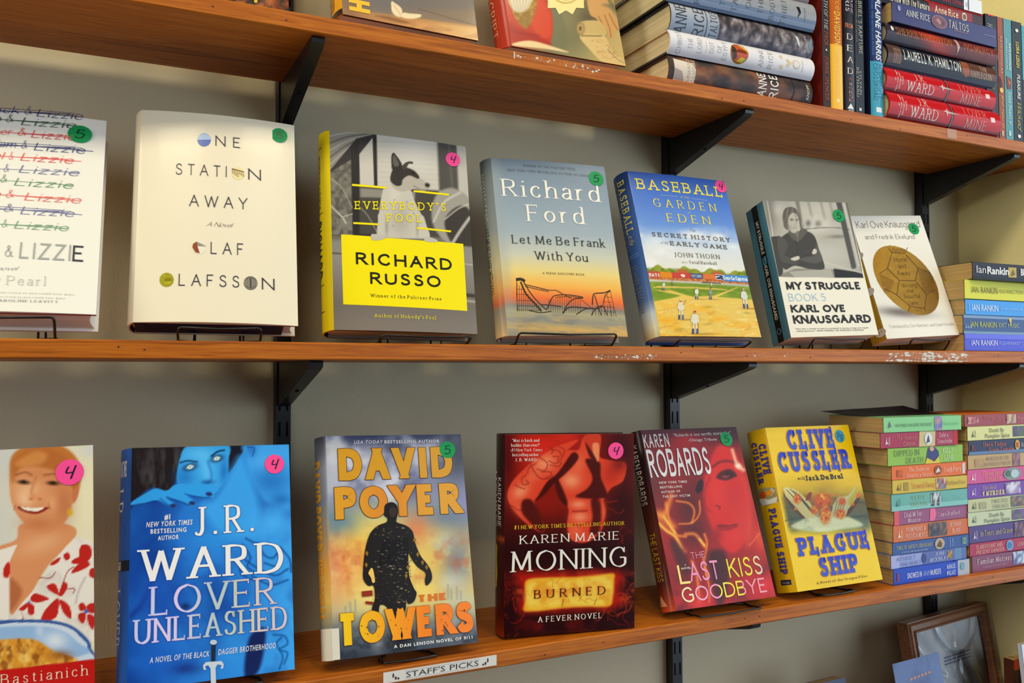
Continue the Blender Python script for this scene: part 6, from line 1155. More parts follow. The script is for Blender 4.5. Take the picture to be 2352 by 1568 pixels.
pr.poly([(578, 10), (600, 20), (640, 50), (650, 80), (640, 112), (604, 104), (580, 70)], SHL, 1, 5); pr.poly([(636, 104), (660, 84), (700, 90), (770, 96), (774, 112), (730, 124), (670, 122)], SHL, 1, 5); pr.line([(590, 30), (620, 70), (640, 100)], 7, (190, 160, 120), .6, 6); pr.poly([(470, 106), (560, 110), (700, 150), (640, 154)], (110, 70, 46), .6, 16)
def upright(pr, t, x, y0, y1, ww, col, font):
    """title running up the cover edge, letters turned on their side"""
    V, F, W = FONTS[font](t, 0); a = pr.uv(x, y0); b = pr.uv(x, y1); c = pr.uv(x - ww, y0); L = (b[1] - a[1]); H = (a[0] - c[0]) / 10
    pr.dec.append(([(a[0] - q * H, a[1] + p / W * L, e) for p, q, e in V], F, s2l(col), 2))
upright(pr, 'HOUR', 436, 82, -230, 138, (236, 186, 50), 'imp')
sp = Spine((222, 160, 30)).text('HOUR', .62, .95, .3, .7, (150, 104, 20), 'imp').rect(.97, 1, 0, 1, (60, 40, 30))
put('T2', 'hardcover_book', 'brown and grey hardcover with a mustard spine, sideways yellow letters and a pale shell', pr, back=(90, 70, 60), pages='pages_white', edge=(40, 30, 30), spine=sp, rnd=.006, stand=(.0, .05, 'black wire stand under the brown book with the mustard spine'))
pr = face('T3', layout_quad('T3', 700, 0, 2.904), (150, 128, 80))
pr.grad([(1250, (176, 60, 34)), (1600, (150, 120, 70)), (1700, (150, 142, 100)), (2000, (190, 166, 104)), (2150, (214, 184, 116))], 'x'); pr.blob(1800, -300, 400, 300, (60, 50, 40), .8); pr.blob(1760, 260, 160, 130, (122, 116, 80), .8); pr.blob(1900, 120, 90, 100, (80, 70, 54), .7); pr.poly([(1640, 60), (1700, 60), (1750, 300), (1600, 330)], (120, 116, 84), .8, 30)
pr.poly([(1250, -400), (1330, -60), (1420, -10), (1560, -60), (1640, 60), (1650, 230), (1600, 320), (1440, 280), (1300, 300), (1240, 100)], (196, 58, 34), 1, 12); pr.poly([(1480, 60), (1560, -20), (1640, 90), (1640, 240), (1560, 250)], (216, 74, 44), .9, 30); pr.poly([(1330, 130), (1440, 190), (1600, 260), (1640, 300), (1500, 290), (1370, 260)], (170, 40, 26), .8, 26); pr.line([(1300, 150), (1400, 210), (1560, 240)], 14, (140, 30, 22), .6, 20)
pr.poly([(1340, -80), (1430, -40), (1540, -100), (1540, 60), (1480, 190), (1400, 110)], (150, 110, 44), 1, 14); pr.noise(24, .45, .7, (196, 150, 60), .8, 3, 1, pr.mask([(1340, -80), (1540, -100), (1540, 60), (1480, 190), (1400, 110)], 14)); pr.poly([(1330, -200), (1540, -200), (1510, 20), (1440, 84), (1370, 30)], (222, 206, 170), 1, 16)
for k in range(7): pr.line([(1350 + k * 26, -60), (1376 + k * 20, 20), (1420 + k * 8, 76)], 4, (170, 150, 120), .6, 5)
pr.poly([(1380, 300), (1500, 270), (1660, 312), (1760, 350), (1600, 326)], (236, 206, 150), 1, 10)
hand = (214, 160, 96)
pr.poly([(1890, -40), (2000, -20), (2040, 60), (2100, 180), (2090, 210), (2060, 190), (2062, 236), (2040, 262), (2010, 190), (2000, 230), (1980, 220), (1950, 130), (1900, 90)], hand, 1, 8)
for pts in ([(1960, 110), (1990, 170), (2000, 220)], [(2000, 100), (2030, 180), (2044, 250)], [(2030, 90), (2064, 160), (2088, 200)]): pr.line(pts, 6, (150, 96, 56), .8, 6)
pr.line([(2030, 0), (2070, 60), (2090, 110)], 12, (120, 100, 60), .7, 14)
pr.poly([(1830, 150), (1960, 140), (2010, 200), (1990, 240), (1840, 236)], (206, 176, 110), 1, 8); pr.poly([(1836, 236), (1990, 236), (2050, 330), (2150, 440), (2000, 420), (1900, 330)], (222, 190, 124), 1, 10); pr.blob(1838, 190, 30, 46, (150, 120, 70), 1, 0, 5); pr.blob(1838, 190, 20, 32, (200, 170, 108), 1, 0, 5); pr.blob(1838, 190, 10, 18, (110, 84, 50), 1, 0, 5); pr.line([(1850, 238), (1980, 240)], 8, (110, 90, 56), .8, 8); pr.noise(16, .5, .7, (176, 120, 70), .5, 8, 2, pr.mask([(1900, 280), (2000, 270), (2120, 400), (2000, 400)], 10)); pr.line([(2020, 330), (2080, 390), (2130, 420)], 6, (140, 130, 96), .7, 6); pr.poly([(1980, 30), (2060, 30), (2070, 90), (2040, 60)], (90, 96, 80), .5, 20)
# gilt seal on the jacket, its pale burst a lamp glare painted in
GLARE = []
for k in range(24):
    a = math.pi * 2 * k / 24; rr_ = (172 if k % 2 else 138); GLARE.append((1740 + rr_ * math.cos(a), -60 + rr_ * .95 * math.sin(a)))
pr.shape(GLARE, (250, 226, 150), 2); 
for q in (60, 70, 78): pr.shape([(1740 + q * 1.25 * math.cos(a), -60 + q * 1.1 * math.sin(a)) for a in np.linspace(0, 6.2832, 30)[:-1]] , (226, 190, 100) if q == 78 else (250, 230, 160) if q == 70 else (236, 204, 120), {78: 3, 70: 4, 60: 5}[q])
sp = Spine((176, 52, 30)).text('SCRIPT', .70, .93, .35, .65, (220, 170, 120), 'serif')
put('T3', 'hardcover_book', 'hardcover with a painted red robe, hand on a scroll and gilt seal in painted glare', pr, back=(150, 50, 34), pages='pages_white', edge=(80, 40, 30), spine=sp, rnd=.010, stand=(.004, .10, 'black wire stand under the red robe book'))
# ------------------------------------------------------------------ books lying in stacks, spines to the front
def lying(name, x0, z, length, depth, th, yfront, yaw, label, group, **kw):
    """book flat on its back board; x0 = left end of the spine, spine towards the room, head to the left"""
    Rm = Matrix(((0, 0, -1), (1, 0, 0), (0, -1, 0))).to_4x4()      # local x -> +Y, y -> -Z, z -> -X
    cz, sz = math.cos(RAD(yaw)), math.sin(RAD(yaw)); Rz = Matrix(((cz, -sz, 0), (sz, cz, 0), (0, 0, 1))).to_4x4()
    # local origin: centre of lower edge (tail end), on the front cover plane (top of the lying book)
    M = Matrix.Translation((x0, yfront, z + th)) @ Rz @ Matrix.Translation((length, depth / 2, 0)) @ Rm
    return book(name, M, depth, length, th, label, group, **kw)
def standing(name, x0, th, z, h, depth, yfront, label, group, lean=0.0, **kw):
    """upright book, spine to the room, front board to the right"""
    Rm = Matrix(((0, -1, 0), (1, 0, 0), (0, 0, 1))).to_4x4()       # local x -> +Y, y -> -X
    cl, sl = math.cos(RAD(lean)), math.sin(RAD(lean)); Ry = Matrix(((cl, 0, sl), (0, 1, 0), (-sl, 0, cl))).to_4x4()
    M = Matrix.Translation((x0, yfront, z)) @ Ry @ Matrix.Translation((th, depth / 2, 0)) @ Rm
    return book(name, M, depth, h, th, label, group, **kw)
E_ = .0002
CRM = (232, 226, 206)
def tone(stops, t):
    xs = [p for p, _ in stops]; return [float(np.interp(t, xs, [c[k] for _, c in stops])) for k in range(3)]
def carved(a, b):
    if a < .315: return tone([(0, (138, 150, 170)), (.35, (150, 160, 176)), (1, (176, 178, 182))], b)
    n = float(fbm(np.array(a * 34.0), np.array(b * 4.5), 5)); r_ = abs(float(fbm(np.array(a * 22.0), np.array(b * 3.0), 11)) - .5) * 4
    c = tone([(.25, (44, 40, 46)), (.5, (104, 94, 96)), (.72, (176, 166, 164))], n * .75 + .25 * min(1, r_)); k = max(0, 1 - b * 4) * .6
    return [c[0] * (1 - k) + 60 * k, c[1] * (1 - k) + 70 * k, c[2] * (1 - k) + 100 * k]
def browns(a, b):
    n = float(fbm(np.array(a * 9.0), np.array(b * 2.2), 3)); c = tone([(.3, (46, 40, 40)), (.5, (96, 62, 48)), (.7, (150, 96, 60))], n)
    g = max(0, 1 - abs(a - .47) / .12); return [c[0] * (1 - .6 * g) + 52 * .6 * g, c[1] * (1 - .6 * g) + 52 * .6 * g, c[2] * (1 - .6 * g) + 52 * .6 * g]
def embers(a, b):
    g = math.exp(-((a - .42 + (b - .5) * .16) / .15) ** 2); h_ = min(1, max(0, (a - .45) / .3)); n = float(fbm(np.array(a * 16.0), np.array(b * 2.0), 8))
    c = [62 + 70 * h_, 50 + 8 * h_, 60 - 4 * h_]; c = [c[0] + (214 - c[0]) * g, c[1] + (62 - c[1]) * g, c[2] + (50 - c[2]) * g]
    return [min(255, v * (.8 + .35 * n) * (.75 + .25 * b)) for v in c]
# --- five hardcovers beside the red-robe book, bottom first
G = 'hardcovers lying in the stack beside the red robe book'
z = Z1 + E_
k1 = Spine((92, 60, 48)).poly([(.845, .0), (.858, .45), (.85, .95), (.862, .95), (.868, .45), (.856, 0)], (44, 30, 26))
k1.poly([(.03, .08), (.165, .05), (.17, .55), (.155, .78), (.03, .86)], (220, 206, 186), 3).poly([(.03, .10), (.10, .08), (.08, .4), (.03, .5)], (166, 150, 140), 4)
k1.text('ARMAND', .115, .135, .05, .95, (200, 180, 160), 'cond', True, lift=5).text('VAMPIRE', .145, .17, .05, .95, (206, 190, 170), 'cond', True, lift=5)
k1.text('ANNE', .60, .66, .06, .94, (230, 226, 220), 'cond', True).text('RICE', .685, .745, .06, .94, (230, 226, 220), 'cond', True).text('KNOPF', .955, .975, .2, .8, (200, 180, 150), 'sansb', True)
lying('hardcover_book', .6465, z, .241, .160, .0344, -.183, 0, 'brown jacketed hardcover with torn white sticker, bottom of the thick hardcover stack', G, spine=k1, sgrad=browns, front=(60, 40, 36), back=(40, 30, 30), pages='pages_cream', mat='printed_satin'); z += .0344 + E_
k2 = Spine((226, 222, 224))
for t, a in (('CHRIST', .045), ('THE', .115), ('LORD', .175), ('OUT', .255), ('OF', .305), ('EGYPT', .345)): k2.text(t, a, a + .028, .5 - .075 * len(t), .5 + .075 * len(t), (150, 144, 140), 'serifl', True)
k2.rect(.232, .234, .25, .75, (206, 176, 100)).oval(.455, .5, .062, .42, (150, 110, 30)).oval(.455, .5, .058, .38, (196, 80, 40), 3).poly([(.42, .2), (.44, .3), (.43, .7), (.41, .8), (.40, .5)], (60, 50, 30), 4).poly([(.47, .85), (.50, .75), (.51, .55), (.49, .7), (.45, .86)], (226, 190, 40), 4).poly([(.44, .16), (.48, .14), (.50, .3), (.47, .34)], (206, 180, 40), 4).poly([(.43, .55), (.50, .5), (.50, .62), (.45, .66)], (120, 50, 30), 5)
for t, a in (('ANNE', .595), ('RICE', .66)): k2.text(t, a, a + .03, .14, .86, (150, 142, 132), 'serifl', True)
for a, b in ((.755, .72), (.755, .28), (.80, .6), (.80, .4), (.815, .5)): k2.oval(a, b, .011, .08, (220, 196, 150))
k2.oval(.862, .5, .027, .2, (206, 190, 160)).oval(.862, .5, .021, .15, (226, 220, 214), 3).text('KNOPF', .905, .915, .25, .75, (180, 176, 172), 'serif', True)
lying('hardcover_book', .6450, z, .2425, .156, .0312, -.186, 0, 'white-spined hardcover with a round portrait medallion, second from the bottom of the thick hardcover stack', G, spine=k2, front=(214, 196, 150), back=(60, 56, 56), pages='pages_cream', mat='printed_gloss', rnd=.0085); z += .0312 + E_
k3 = Spine((72, 66, 72)).text('ANNE', .03, .10, -.02, .96, (44, 44, 52), 'serif', True).text('RICE', .15, .215, -.0, .96, (44, 44, 52), 'serif', True).rect(.232, .237, 0, 1, (54, 56, 66)).text('TALTOS', .258, .305, .04, .96, (50, 52, 60), 'serif', True)
k3.poly([(.86, .75), (.88, .4), (.90, .3), (.885, .7)], (200, 200, 200), 3).text('KNOPF', .93, .948, .2, .86, (190, 190, 190), 'serif', True).poly([(.955, .5), (.985, .2), (.99, .8)], (120, 130, 150), 3)
lying('hardcover_book', .6490, z, .2415, .158, .0360, -.184, .3, 'silver-titled hardcover with a stone carving on its spine, middle of the thick hardcover stack', G, spine=k3, sgrad=carved, front=(44, 44, 52), back=(28, 28, 32), pages='pages_cream', mat='printed_satin'); z += .0360 + E_
k4 = Spine((150, 152, 156)).rect(0, 1, 0, .34, (110, 126, 152)).rect(0, 1, .08, .22, (130, 146, 170))
for t, a in (('RICE', .17), ('THE', .33), ('TALE', .41), ('OF', .50), ('THE', .585), ('BODY', .665), ('THIEF', .75)): k4.text(t, a, a + .033, .46 - .09 * len(t), .46 + .09 * len(t), (84, 86, 92), 'serifl', True)
k4.poly([(.855, .7), (.87, .5), (.862, .3), (.885, .5), (.878, .72)], (30, 30, 34), 3).text('KNOPF', .91, .922, .25, .75, (110, 112, 118), 'serif', True)
lying('hardcover_book', .6440, z, .2465, .158, .0395, -.186, -.6, 'silver-grey spined hardcover with a black lower board, fourth up in the thick hardcover stack', G, spine=k4, front=(90, 92, 100), back=(16, 16, 18), pages='pages_cream', mat='printed_gloss'); z += .0395 + E_
k5 = Spine((128, 108, 110)).band(0, .4, (110, 92, 96)).text('ANNE RICE', .45, .8, .3, .75, (190, 180, 176), 'serif')
lying('hardcover_book', .6480, z, .240, .158, .036, -.183, .4, 'mauve-brown spined hardcover, top of the thick hardcover stack at the frame edge', G, spine=k5, front=(96, 80, 84), back=(60, 50, 54), pages='pages_cream')
# --- upright books between the two stacks
G = 'books standing upright on the top shelf'
zz = Z1 + E_
v1 = Spine((26, 18, 18)).text('TASTE OF THE', .05, .47, .28, .72, (210, 206, 200), 'serifi').text('WOLF', .49, .60, .28, .72, (206, 80, 24), 'serifi').text('JORRIE SPENCER', .63, .94, .28, .72, (206, 84, 26), 'serif').rect(.955, .985, .15, .85, (90, 84, 80))
standing('paperback_book', .8895, .0105, zz, .203, .130, -.172, 'thin black-spined paperback with orange lettering, first upright right of the thick hardcovers', G, hard=False, spine=v1, front=(70, 20, 16), back=(40, 20, 20), pages='pages_cream', mat='printed_satin')
v2 = Spine((52, 28, 24)).text('STRENGTH OF THE', .10, .46, .28, .72, (206, 206, 206), 'serifi').text('PACK', .48, .57, .28, .72, (206, 80, 26), 'serifi').oval(.605, .5, .007, .1, (210, 210, 210)).text('JORRIE SPENCER', .65, .95, .28, .72, (200, 84, 30), 'serif')
standing('paperback_book', .9062, .0152, zz, .206, .140, -.190, 'dark brown paperback with a deep red back cover, second upright right of the thick hardcovers', G, hard=False, spine=v2, front=(90, 30, 20), back=(110, 26, 18), pages='pages_cream', mat='printed_satin')
v3 = Spine((196, 96, 26)).band(.60, 1, (246, 186, 50)).text('MaryJanice', .10, .38, .40, .80, (240, 200, 60), 'serifi').text('DAVIDSON', .40, .60, .30, .76, (246, 206, 50), 'cond').text('UNDEAD AND UNFINISHED', .62, .92, .34, .66, (250, 222, 130), 'thin').oval(.945, .5, .01, .12, (250, 230, 160))
standing('hardcover_book', .9230, .0250, zz, .232, .150, -.187, 'hardcover with an orange and yellow spine standing upright', G, spine=v3, front=(210, 130, 40), back=(226, 150, 40), pages='pages_cream', rnd=.003)
v4 = Spine((30, 24, 28)).text('CHARLAINE', .16, .39, .62, .84, (220, 170, 186), 'serif').text('HARRIS', .20, .38, .24, .50, (226, 214, 214), 'serifb').text('FROM', .455, .485, .2, .8, (200, 120, 90), 'sansb', True).poly([(.0, .0), (.10, .0), (.06, .9), (0, .9)], (150, 40, 70))
for t, a in (('D', .52), ('E', .59), ('A', .66), ('D', .73)): v4.text(t, a, a + .036, .34, .70, (236, 216, 206), 'serif', True)
v4.text('TO', .792, .805, .35, .65, (190, 80, 60), 'sansb', True)
for k, t in enumerate('WORSE'): v4.text(t, .82 + k * .025, .837 + k * .025, .40, .64, (220, 150, 140), 'serif', True)
v4.poly([(.945, .5), (.98, .25), (.98, .75)], (230, 226, 222)).text('ACE', .984, .994, .3, .7, (220, 216, 214), 'sansb', True)
standing('hardcover_book', .9486, .0245, zz, .235, .150, -.186, 'black-spined hardcover with pale letters set one under another, upright beside the orange spine', G, spine=v4, front=(40, 30, 36), back=(24, 22, 26), pages='pages_cream', rnd=.003)
v5 = Spine((20, 21, 24)).text("GABRIEL'S RAPTURE", .15, .58, .42, .80, (206, 200, 176), 'serif').text('THE NATIONAL BESTSELLER', .15, .50, .14, .28, (150, 146, 130), 'serif').text('SYLVAIN', .70, .86, .42, .64, (196, 192, 176), 'serif').text('REYNARD', .68, .88, .12, .34, (196, 192, 176), 'serif').rect(.955, .975, .35, .6, (206, 206, 200))
standing('paperback_book', .9738, .0180, zz, .210, .138, -.186, 'glossy black paperback with small cream serif lettering, upright beside the navy spine', G, hard=False, spine=v5, front=(30, 30, 34), back=(24, 24, 28), pages='pages_cream')
v6 = Spine((34, 52, 104)).band(.665, 1, (66, 156, 182)).poly([(.10, .25), (.10, .75), (.05, .5)], (70, 130, 180)).text('CHARLAINE HARRIS', .165, .655, .34, .76, (236, 236, 232), 'sansi').text('A #1 NEW YORK TIMES BESTSELLING AUTHOR', .19, .63, .10, .20, (90, 140, 190), 'sans').text('MIDNIGHT', .68, .89, .52, .82, (30, 96, 130), 'serif').text('CROSSROAD', .68, .90, .16, .44, (30, 96, 130), 'serif').rect(.945, .975, .3, .72, (226, 230, 226))
standing('hardcover_book', 1.0015, .0262, zz, .240, .152, -.188, 'navy and teal hardcover with white slanted lettering, upright against the red hardcovers', G, spine=v6, front=(30, 60, 110), back=(24, 32, 60), pages='pages_cream', rnd=.0035)
# --- stack of seven with the two red hardcovers at the bottom
G = 'books lying in the stack with two red hardcovers'
z = Z1 + E_
def redspine():
    s = Spine((196, 24, 30)).rect(0, 1, 0, .14, (120, 20, 30))
    for k, t in enumerate(('#1', 'NEW YORK TIMES', 'BESTSELLING', 'AUTHOR')): s.text(t, .065 + k * .021, .077 + k * .021, .5 - .03 * len(t), .5 + .03 * len(t), (236, 190, 180), 'sansb', True)
    s.text('J.R.', .25, .34, .60, .92, (226, 206, 196), 'serif').text('WARD', .18, .41, .16, .54, (230, 212, 202), 'serif').poly([(.525, .02), (.545, .02), (.555, .5), (.545, .98), (.525, .98), (.535, .5)], (30, 22, 26)).rect(.538, .541, .05, .95, (206, 196, 180), 3)
    s.poly([(.45, .56), (.48, .60), (.49, .70), (.50, .58), (.61, .52), (.50, .50), (.49, .38), (.48, .52)], (206, 170, 160), 4)
    return s.text('LOVER', .655, .86, .55, .88, (226, 130, 116), 'serif').text('MINE', .67, .86, .12, .46, (206, 150, 140), 'serif').rect(.90, .94, .48, .68, (236, 206, 200))
lying('hardcover_book', 1.0285, z, .246, .158, .0400, -.189, 0, 'lower of the two matching red hardcovers, lying directly on the shelf', G, spine=redspine(), front=(190, 26, 32), back=(24, 22, 26), pages='pages_cream', rnd=.010); z += .0400 + E_
lying('hardcover_book', 1.0265, z, .243, .158, .0362, -.187, .4, 'upper of the two matching red hardcovers, directly under the black hardcover with the brown label', G, spine=redspine(), front=(170, 26, 32), back=(150, 26, 36), pages='pages_cream', rnd=.009); z += .0362 + E_
s3 = Spine((30, 32, 40)).band(0, .12, (84, 56, 48)).rect(.66, 1, .3, 1, (96, 58, 44)).rect(.0, 1, 0, .18, (34, 40, 60)).text('LAURELL K. HAMILTON', .14, .65, .38, .80, (226, 222, 214), 'cond').poly([(.66, .7), (.68, .9), (.73, .9), (.735, .3), (.70, .22), (.67, .4)], (150, 80, 50)).text('THE', .84, .91, .62, .84, (206, 180, 150), 'serif').text('HARLEQUIN', .75, .95, .30, .54, (206, 180, 150), 'serif')
for k in range(4): s3.text('BESTSELLER', .05 + k * .017, .06 + k * .017, .2, .8, (180, 150, 130), 'sansb', True)
lying('hardcover_book', 1.0310, z, .242, .156, .0366, -.186, .2, 'black hardcover with brown ends and tall white lettering, just above the two red hardcovers', G, spine=s3, front=(50, 36, 34), back=(22, 22, 26), pages='pages_cream', rnd=.009); z += .0366 + E_
s4 = Spine((62, 50, 62)).oval(.045, .68, .012, .14, (220, 216, 210)).text('SHERRILYN KENYON', .075, .56, .42, .80, (196, 120, 56), 'serif').text('NO MERCY', .68, .95, .42, .78, (190, 110, 70), 'serif').poly([(.595, .9), (.61, .5), (.62, .1), (.635, .5), (.62, .9)], (196, 160, 140), 4)
lying('hardcover_book', 1.0300, z, .244, .156, .0290, -.188, -.4, 'hardcover with bronze lettering on a red to purple spine, under the navy paperback', G, spine=s4, sgrad=embers, front=(50, 44, 56), back=(40, 36, 48), pages='pages_cream', rnd=.007); z += .0290 + E_
s5 = Spine((58, 58, 106)).oval(.06, .72, .014, .14, (150, 150, 190)).text('ANNE RICE', .125, .34, .44, .76, (232, 228, 216), 'serif').oval(.43, .56, .075, .34, (150, 110, 120)).oval(.43, .56, .068, .29, (120, 80, 90), 3).poly([(.39, .6), (.42, .75), (.45, .55), (.43, .4)], (176, 120, 116), 4).poly([(.45, .7), (.48, .55), (.46, .4)], (90, 60, 80), 4).text('TALTOS', .52, .71, .42, .80, (232, 222, 190), 'serif').rect(.57, .71, .33, .35, (196, 140, 130)).text('A NOVEL OF THE WITCHES', .87, .98, .50, .56, (160, 160, 190), 'sans')
lying('paperback_book', 1.0395, z, .236, .130, .0300, -.196, .6, 'navy paperback with a brown oval portrait on its spine, jutting forward above the bronze-lettered hardcover', G, hard=False, spine=s5, front=(52, 52, 96), back=(30, 32, 60), pages='pages_tan'); z += .0300 + E_
s6 = Spine((36, 26, 30)).poly([(.40, 0), (.45, .5), (.42, 1), (1, 1), (1, .0)], (150, 40, 44), 1).poly([(.62, 0), (.70, 1), (1, 1), (1, 0)], (66, 34, 40), 2).text('Interview With The Vampire', .03, .44, .25, .76, (230, 222, 200), 'cond').text('Anne Rice', .50, .73, .25, .78, (232, 214, 176), 'cond').oval(.80, .5, .026, .32, (226, 216, 180)).oval(.80, .5, .018, .2, (120, 90, 60), 4).rect(0, 1, .92, 1, (206, 50, 44), 5)
lying('paperback_book', 1.0330, z, .223, .130, .0215, -.186, .3, 'dark red and black paperback with gothic lettering, lying directly above the navy paperback', G, hard=False, spine=s6, front=(206, 50, 44), back=(30, 24, 28), pages='pages_tan'); z += .0215 + E_
s7 = Spine((28, 26, 28)).text('Anne Rice', .20, .50, .35, .85, (220, 206, 180), 'cond').text("Beauty's Release", .60, .80, .22, .62, (206, 40, 60), 'serif').text('a sequel to the punishment', .22, .50, .1, .24, (120, 40, 44), 'sans').rect(.815, 1, 0, 1, (232, 232, 230)).rect(.855, .866, .05, .95, (120, 120, 150), 4).text('FIC', .83, .85, .3, .6, (120, 120, 150), 'sans', True)
lying('paperback_book', 1.0250, z, .226, .128, .0205, -.186, -.3, 'black paperback with a white library label, topmost above the two red hardcovers', G, hard=False, spine=s7, front=(30, 28, 30), back=(26, 24, 26), pages='pages_tan')
# --- uprights at the right end of the top shelf
G = 'books standing upright on the top shelf'
v7 = Spine((26, 24, 26)).rect(0, .012, .2, .7, (206, 40, 40)).text('HQ', .08, .13, .15, .55, (210, 210, 206), 'serifi').oval(.12, .72, .016, .12, (200, 50, 40)).text('Charlene Teglia', .27, .60, .42, .72, (196, 166, 40), 'serifi').text('Wicked Hot', .62, .93, .36, .74, (170, 30, 40), 'script').oval(.965, .5, .012, .15, (206, 50, 44))
standing('paperback_book', 1.2585, .0283, zz, .1975, .118, -.187, 'thick black paperback with yellow and red script, first upright right of the red hardcovers', G, hard=False, spine=v7, front=(30, 26, 28), back=(24, 22, 24), pages='pages_cream')
v8 = Spine((154, 70, 28)).text('KATE DOUGLAS', .16, .46, .36, .68, (226, 190, 150), 'serif').poly([(.48, .2), (.52, .5), (.60, .7), (.62, .3), (.55, .2)], (70, 34, 20)).oval(.60, .42, .022, .28, (226, 186, 90), 3).text('Wolf Tales VI', .64, .90, .36, .70, (226, 190, 60), 'serifi').rect(.93, .97, .35, .6, (220, 190, 160))
standing('paperback_book', 1.2872, .0148, zz, .1975, .128, -.187, 'rust-brown paperback standing upright between the thick black one and the teal one', G, hard=False, spine=v8, front=(140, 60, 26), back=(150, 70, 30), pages='pages_cream')
v9 = Spine((84, 146, 150)).text('KATE DOUGLAS', .20, .42, .54, .80, (226, 232, 226), 'sansb').text('VONNA HARPER', .16, .42, .22, .36, (210, 222, 220), 'sans').poly([(.47, .2), (.49, .8), (.57, .8), (.58, .3)], (120, 50, 30)).poly([(.50, .3), (.52, .7), (.55, .5)], (206, 90, 40), 3).text('Sexy Beast V', .60, .86, .38, .70, (226, 232, 220), 'serifi').rect(.92, .96, .35, .6, (190, 216, 214))
standing('paperback_book', 1.3024, .0200, zz, .1975, .128, -.187, 'teal paperback with a small dark photo on its spine, beside the rust-brown paperback', G, hard=False, spine=v9, front=(80, 140, 146), back=(80, 140, 146), pages='pages_cream')
v10 = Spine((22, 22, 24)).oval(.075, .5, .014, .16, (226, 222, 210)).text('LORA LEIGH', .17, .38, .36, .68, (226, 206, 30), 'sansi').text('PLEASURE', .44, .64, .40, .70, (230, 226, 214), 'sansi').text('Wicked', .66, .88, .36, .74, (216, 206, 30), 'script').oval(.95, .5, .014, .16, (226, 222, 210))
standing('paperback_book', 1.3227, .0245, zz, .1975, .128, -.187, 'black paperback with yellow and white slanted lettering, right of the small teal photo spine', G, hard=False, spine=v10, front=(24, 30, 40), back=(26, 40, 70), pages='pages_cream')
v11 = Spine((72, 160, 168)).rect(.46, .86, 0, 1, (34, 28, 30)).oval(.06, .5, .012, .16, (206, 226, 226)).text('JANICE MAYNARD', .09, .42, .40, .66, (206, 230, 230), 'sans').text('Play with Me', .50, .83, .36, .68, (190, 160, 150), 'script')
standing('paperback_book', 1.3476, .0205, zz, .194, .126, -.187, 'teal and black paperback, last upright before the frame edge on the top shelf', G, hard=False, spine=v11, front=(66, 150, 160), back=(66, 150, 160), pages='pages_cream')
# --- five crime paperbacks on the middle shelf
G = 'crime paperbacks lying in a stack on the middle shelf'
z = Z2 + E_
r1 = Spine((82, 92, 214)).rect(0, 1, .72, 1, (104, 112, 226), 1).text('IAN RANKIN', .075, .385, .34, .66, (222, 224, 240), 'sans').text('FLESHMARKET CLOSE', .405, .80, .40, .58, (170, 176, 232), 'sans')
lying('paperback_book', 1.1985, z, .198, .128, .0266, -.183, 0, 'violet-blue spined paperback at the bottom of the crime stack on the middle shelf', G, hard=False, spine=r1, front=(70, 80, 190), back=(70, 80, 190), pages='pages_tan', mat='printed_satin'); z += .0266 + E_
r2 = Spine((52, 84, 134)).rect(0, 1, .84, 1, (120, 150, 186), 1).rect(0, 1, 0, .14, (120, 150, 180), 1).text('IAN RANKIN', .075, .385, .36, .66, (196, 196, 80), 'sans').text('EXIT MUSIC', .41, .66, .40, .62, (176, 186, 130), 'sans')
for i in range(14): r2.poly([(.01 + i * .006, .3), (.013 + i * .006, .3 + .4 * ((i * 7) % 5) / 5), (.016 + i * .006, .3)], (150, 176, 206), 2)
r2.poly([(.53, .9), (.56, .5), (.57, .9)], (226, 190, 90), 4)
lying('paperback_book', 1.1968, z, .200, .128, .0288, -.183, .3, 'glossy dark blue paperback with yellow lettering, second from the bottom of the crime stack', G, hard=False, spine=r2, front=(40, 60, 100), back=(40, 60, 100), pages='pages_tan'); z += .0288 + E_
r3 = Spine((72, 160, 232)).text('IAN RANKIN', .075, .385, .28, .68, (232, 240, 246), 'sans').text('EVEN DOGS IN THE WILD', .42, .90, .40, .54, (160, 206, 240), 'sans').rect(.035, .045, .25, .75, (130, 190, 240))
lying('paperback_book', 1.2020, z, .196, .128, .0244, -.183, 0, 'sky-blue spined paperback in the middle of the crime stack', G, hard=False, spine=r3, front=(60, 140, 210), back=(60, 140, 210), pages='pages_tan', mat='printed_satin'); z += .0244 + E_
r4 = Spine((222, 218, 62)).text('IAN RANKIN', .075, .385, .34, .66, (112, 112, 50), 'sans').text('RESURRECTION MEN', .405, .80, .40, .58, (140, 140, 60), 'sans')
lying('paperback_book', 1.2000, z, .198, .128, .0300, -.184, 0, 'yellow-spined paperback, second from the top of the crime stack', G, hard=False, spine=r4, front=(206, 200, 60), back=(206, 200, 60), pages='pages_tan', mat='printed_satin'); z += .0300 + E_
r5 = Spine((40, 40, 50)).text('Ian', .04, .145, .38, .80, (226, 224, 220), 'sans').text('Rankin', .16, .41, .36, .80, (232, 230, 226), 'sansx').rect(.405, .50, .22, .82, (190, 166, 80)).poly([(.43, .3), (.46, .7), (.48, .4)], (120, 100, 50), 4).text('BLACK & BLUE', .55, .9, .38, .80, (232, 230, 226), 'sansx').rect(0, 1, 0, .18, (24, 24, 30), 1)
lying('paperback_book', 1.2110, z, .196, .128, .0265, -.190, -2.2, 'black-spined paperback with white lettering and a small gold picture, topmost of the crime stack', G, hard=False, spine=r5, front=(40, 40, 48), back=(24, 24, 30), pages='pages_tan', mat='printed_satin')
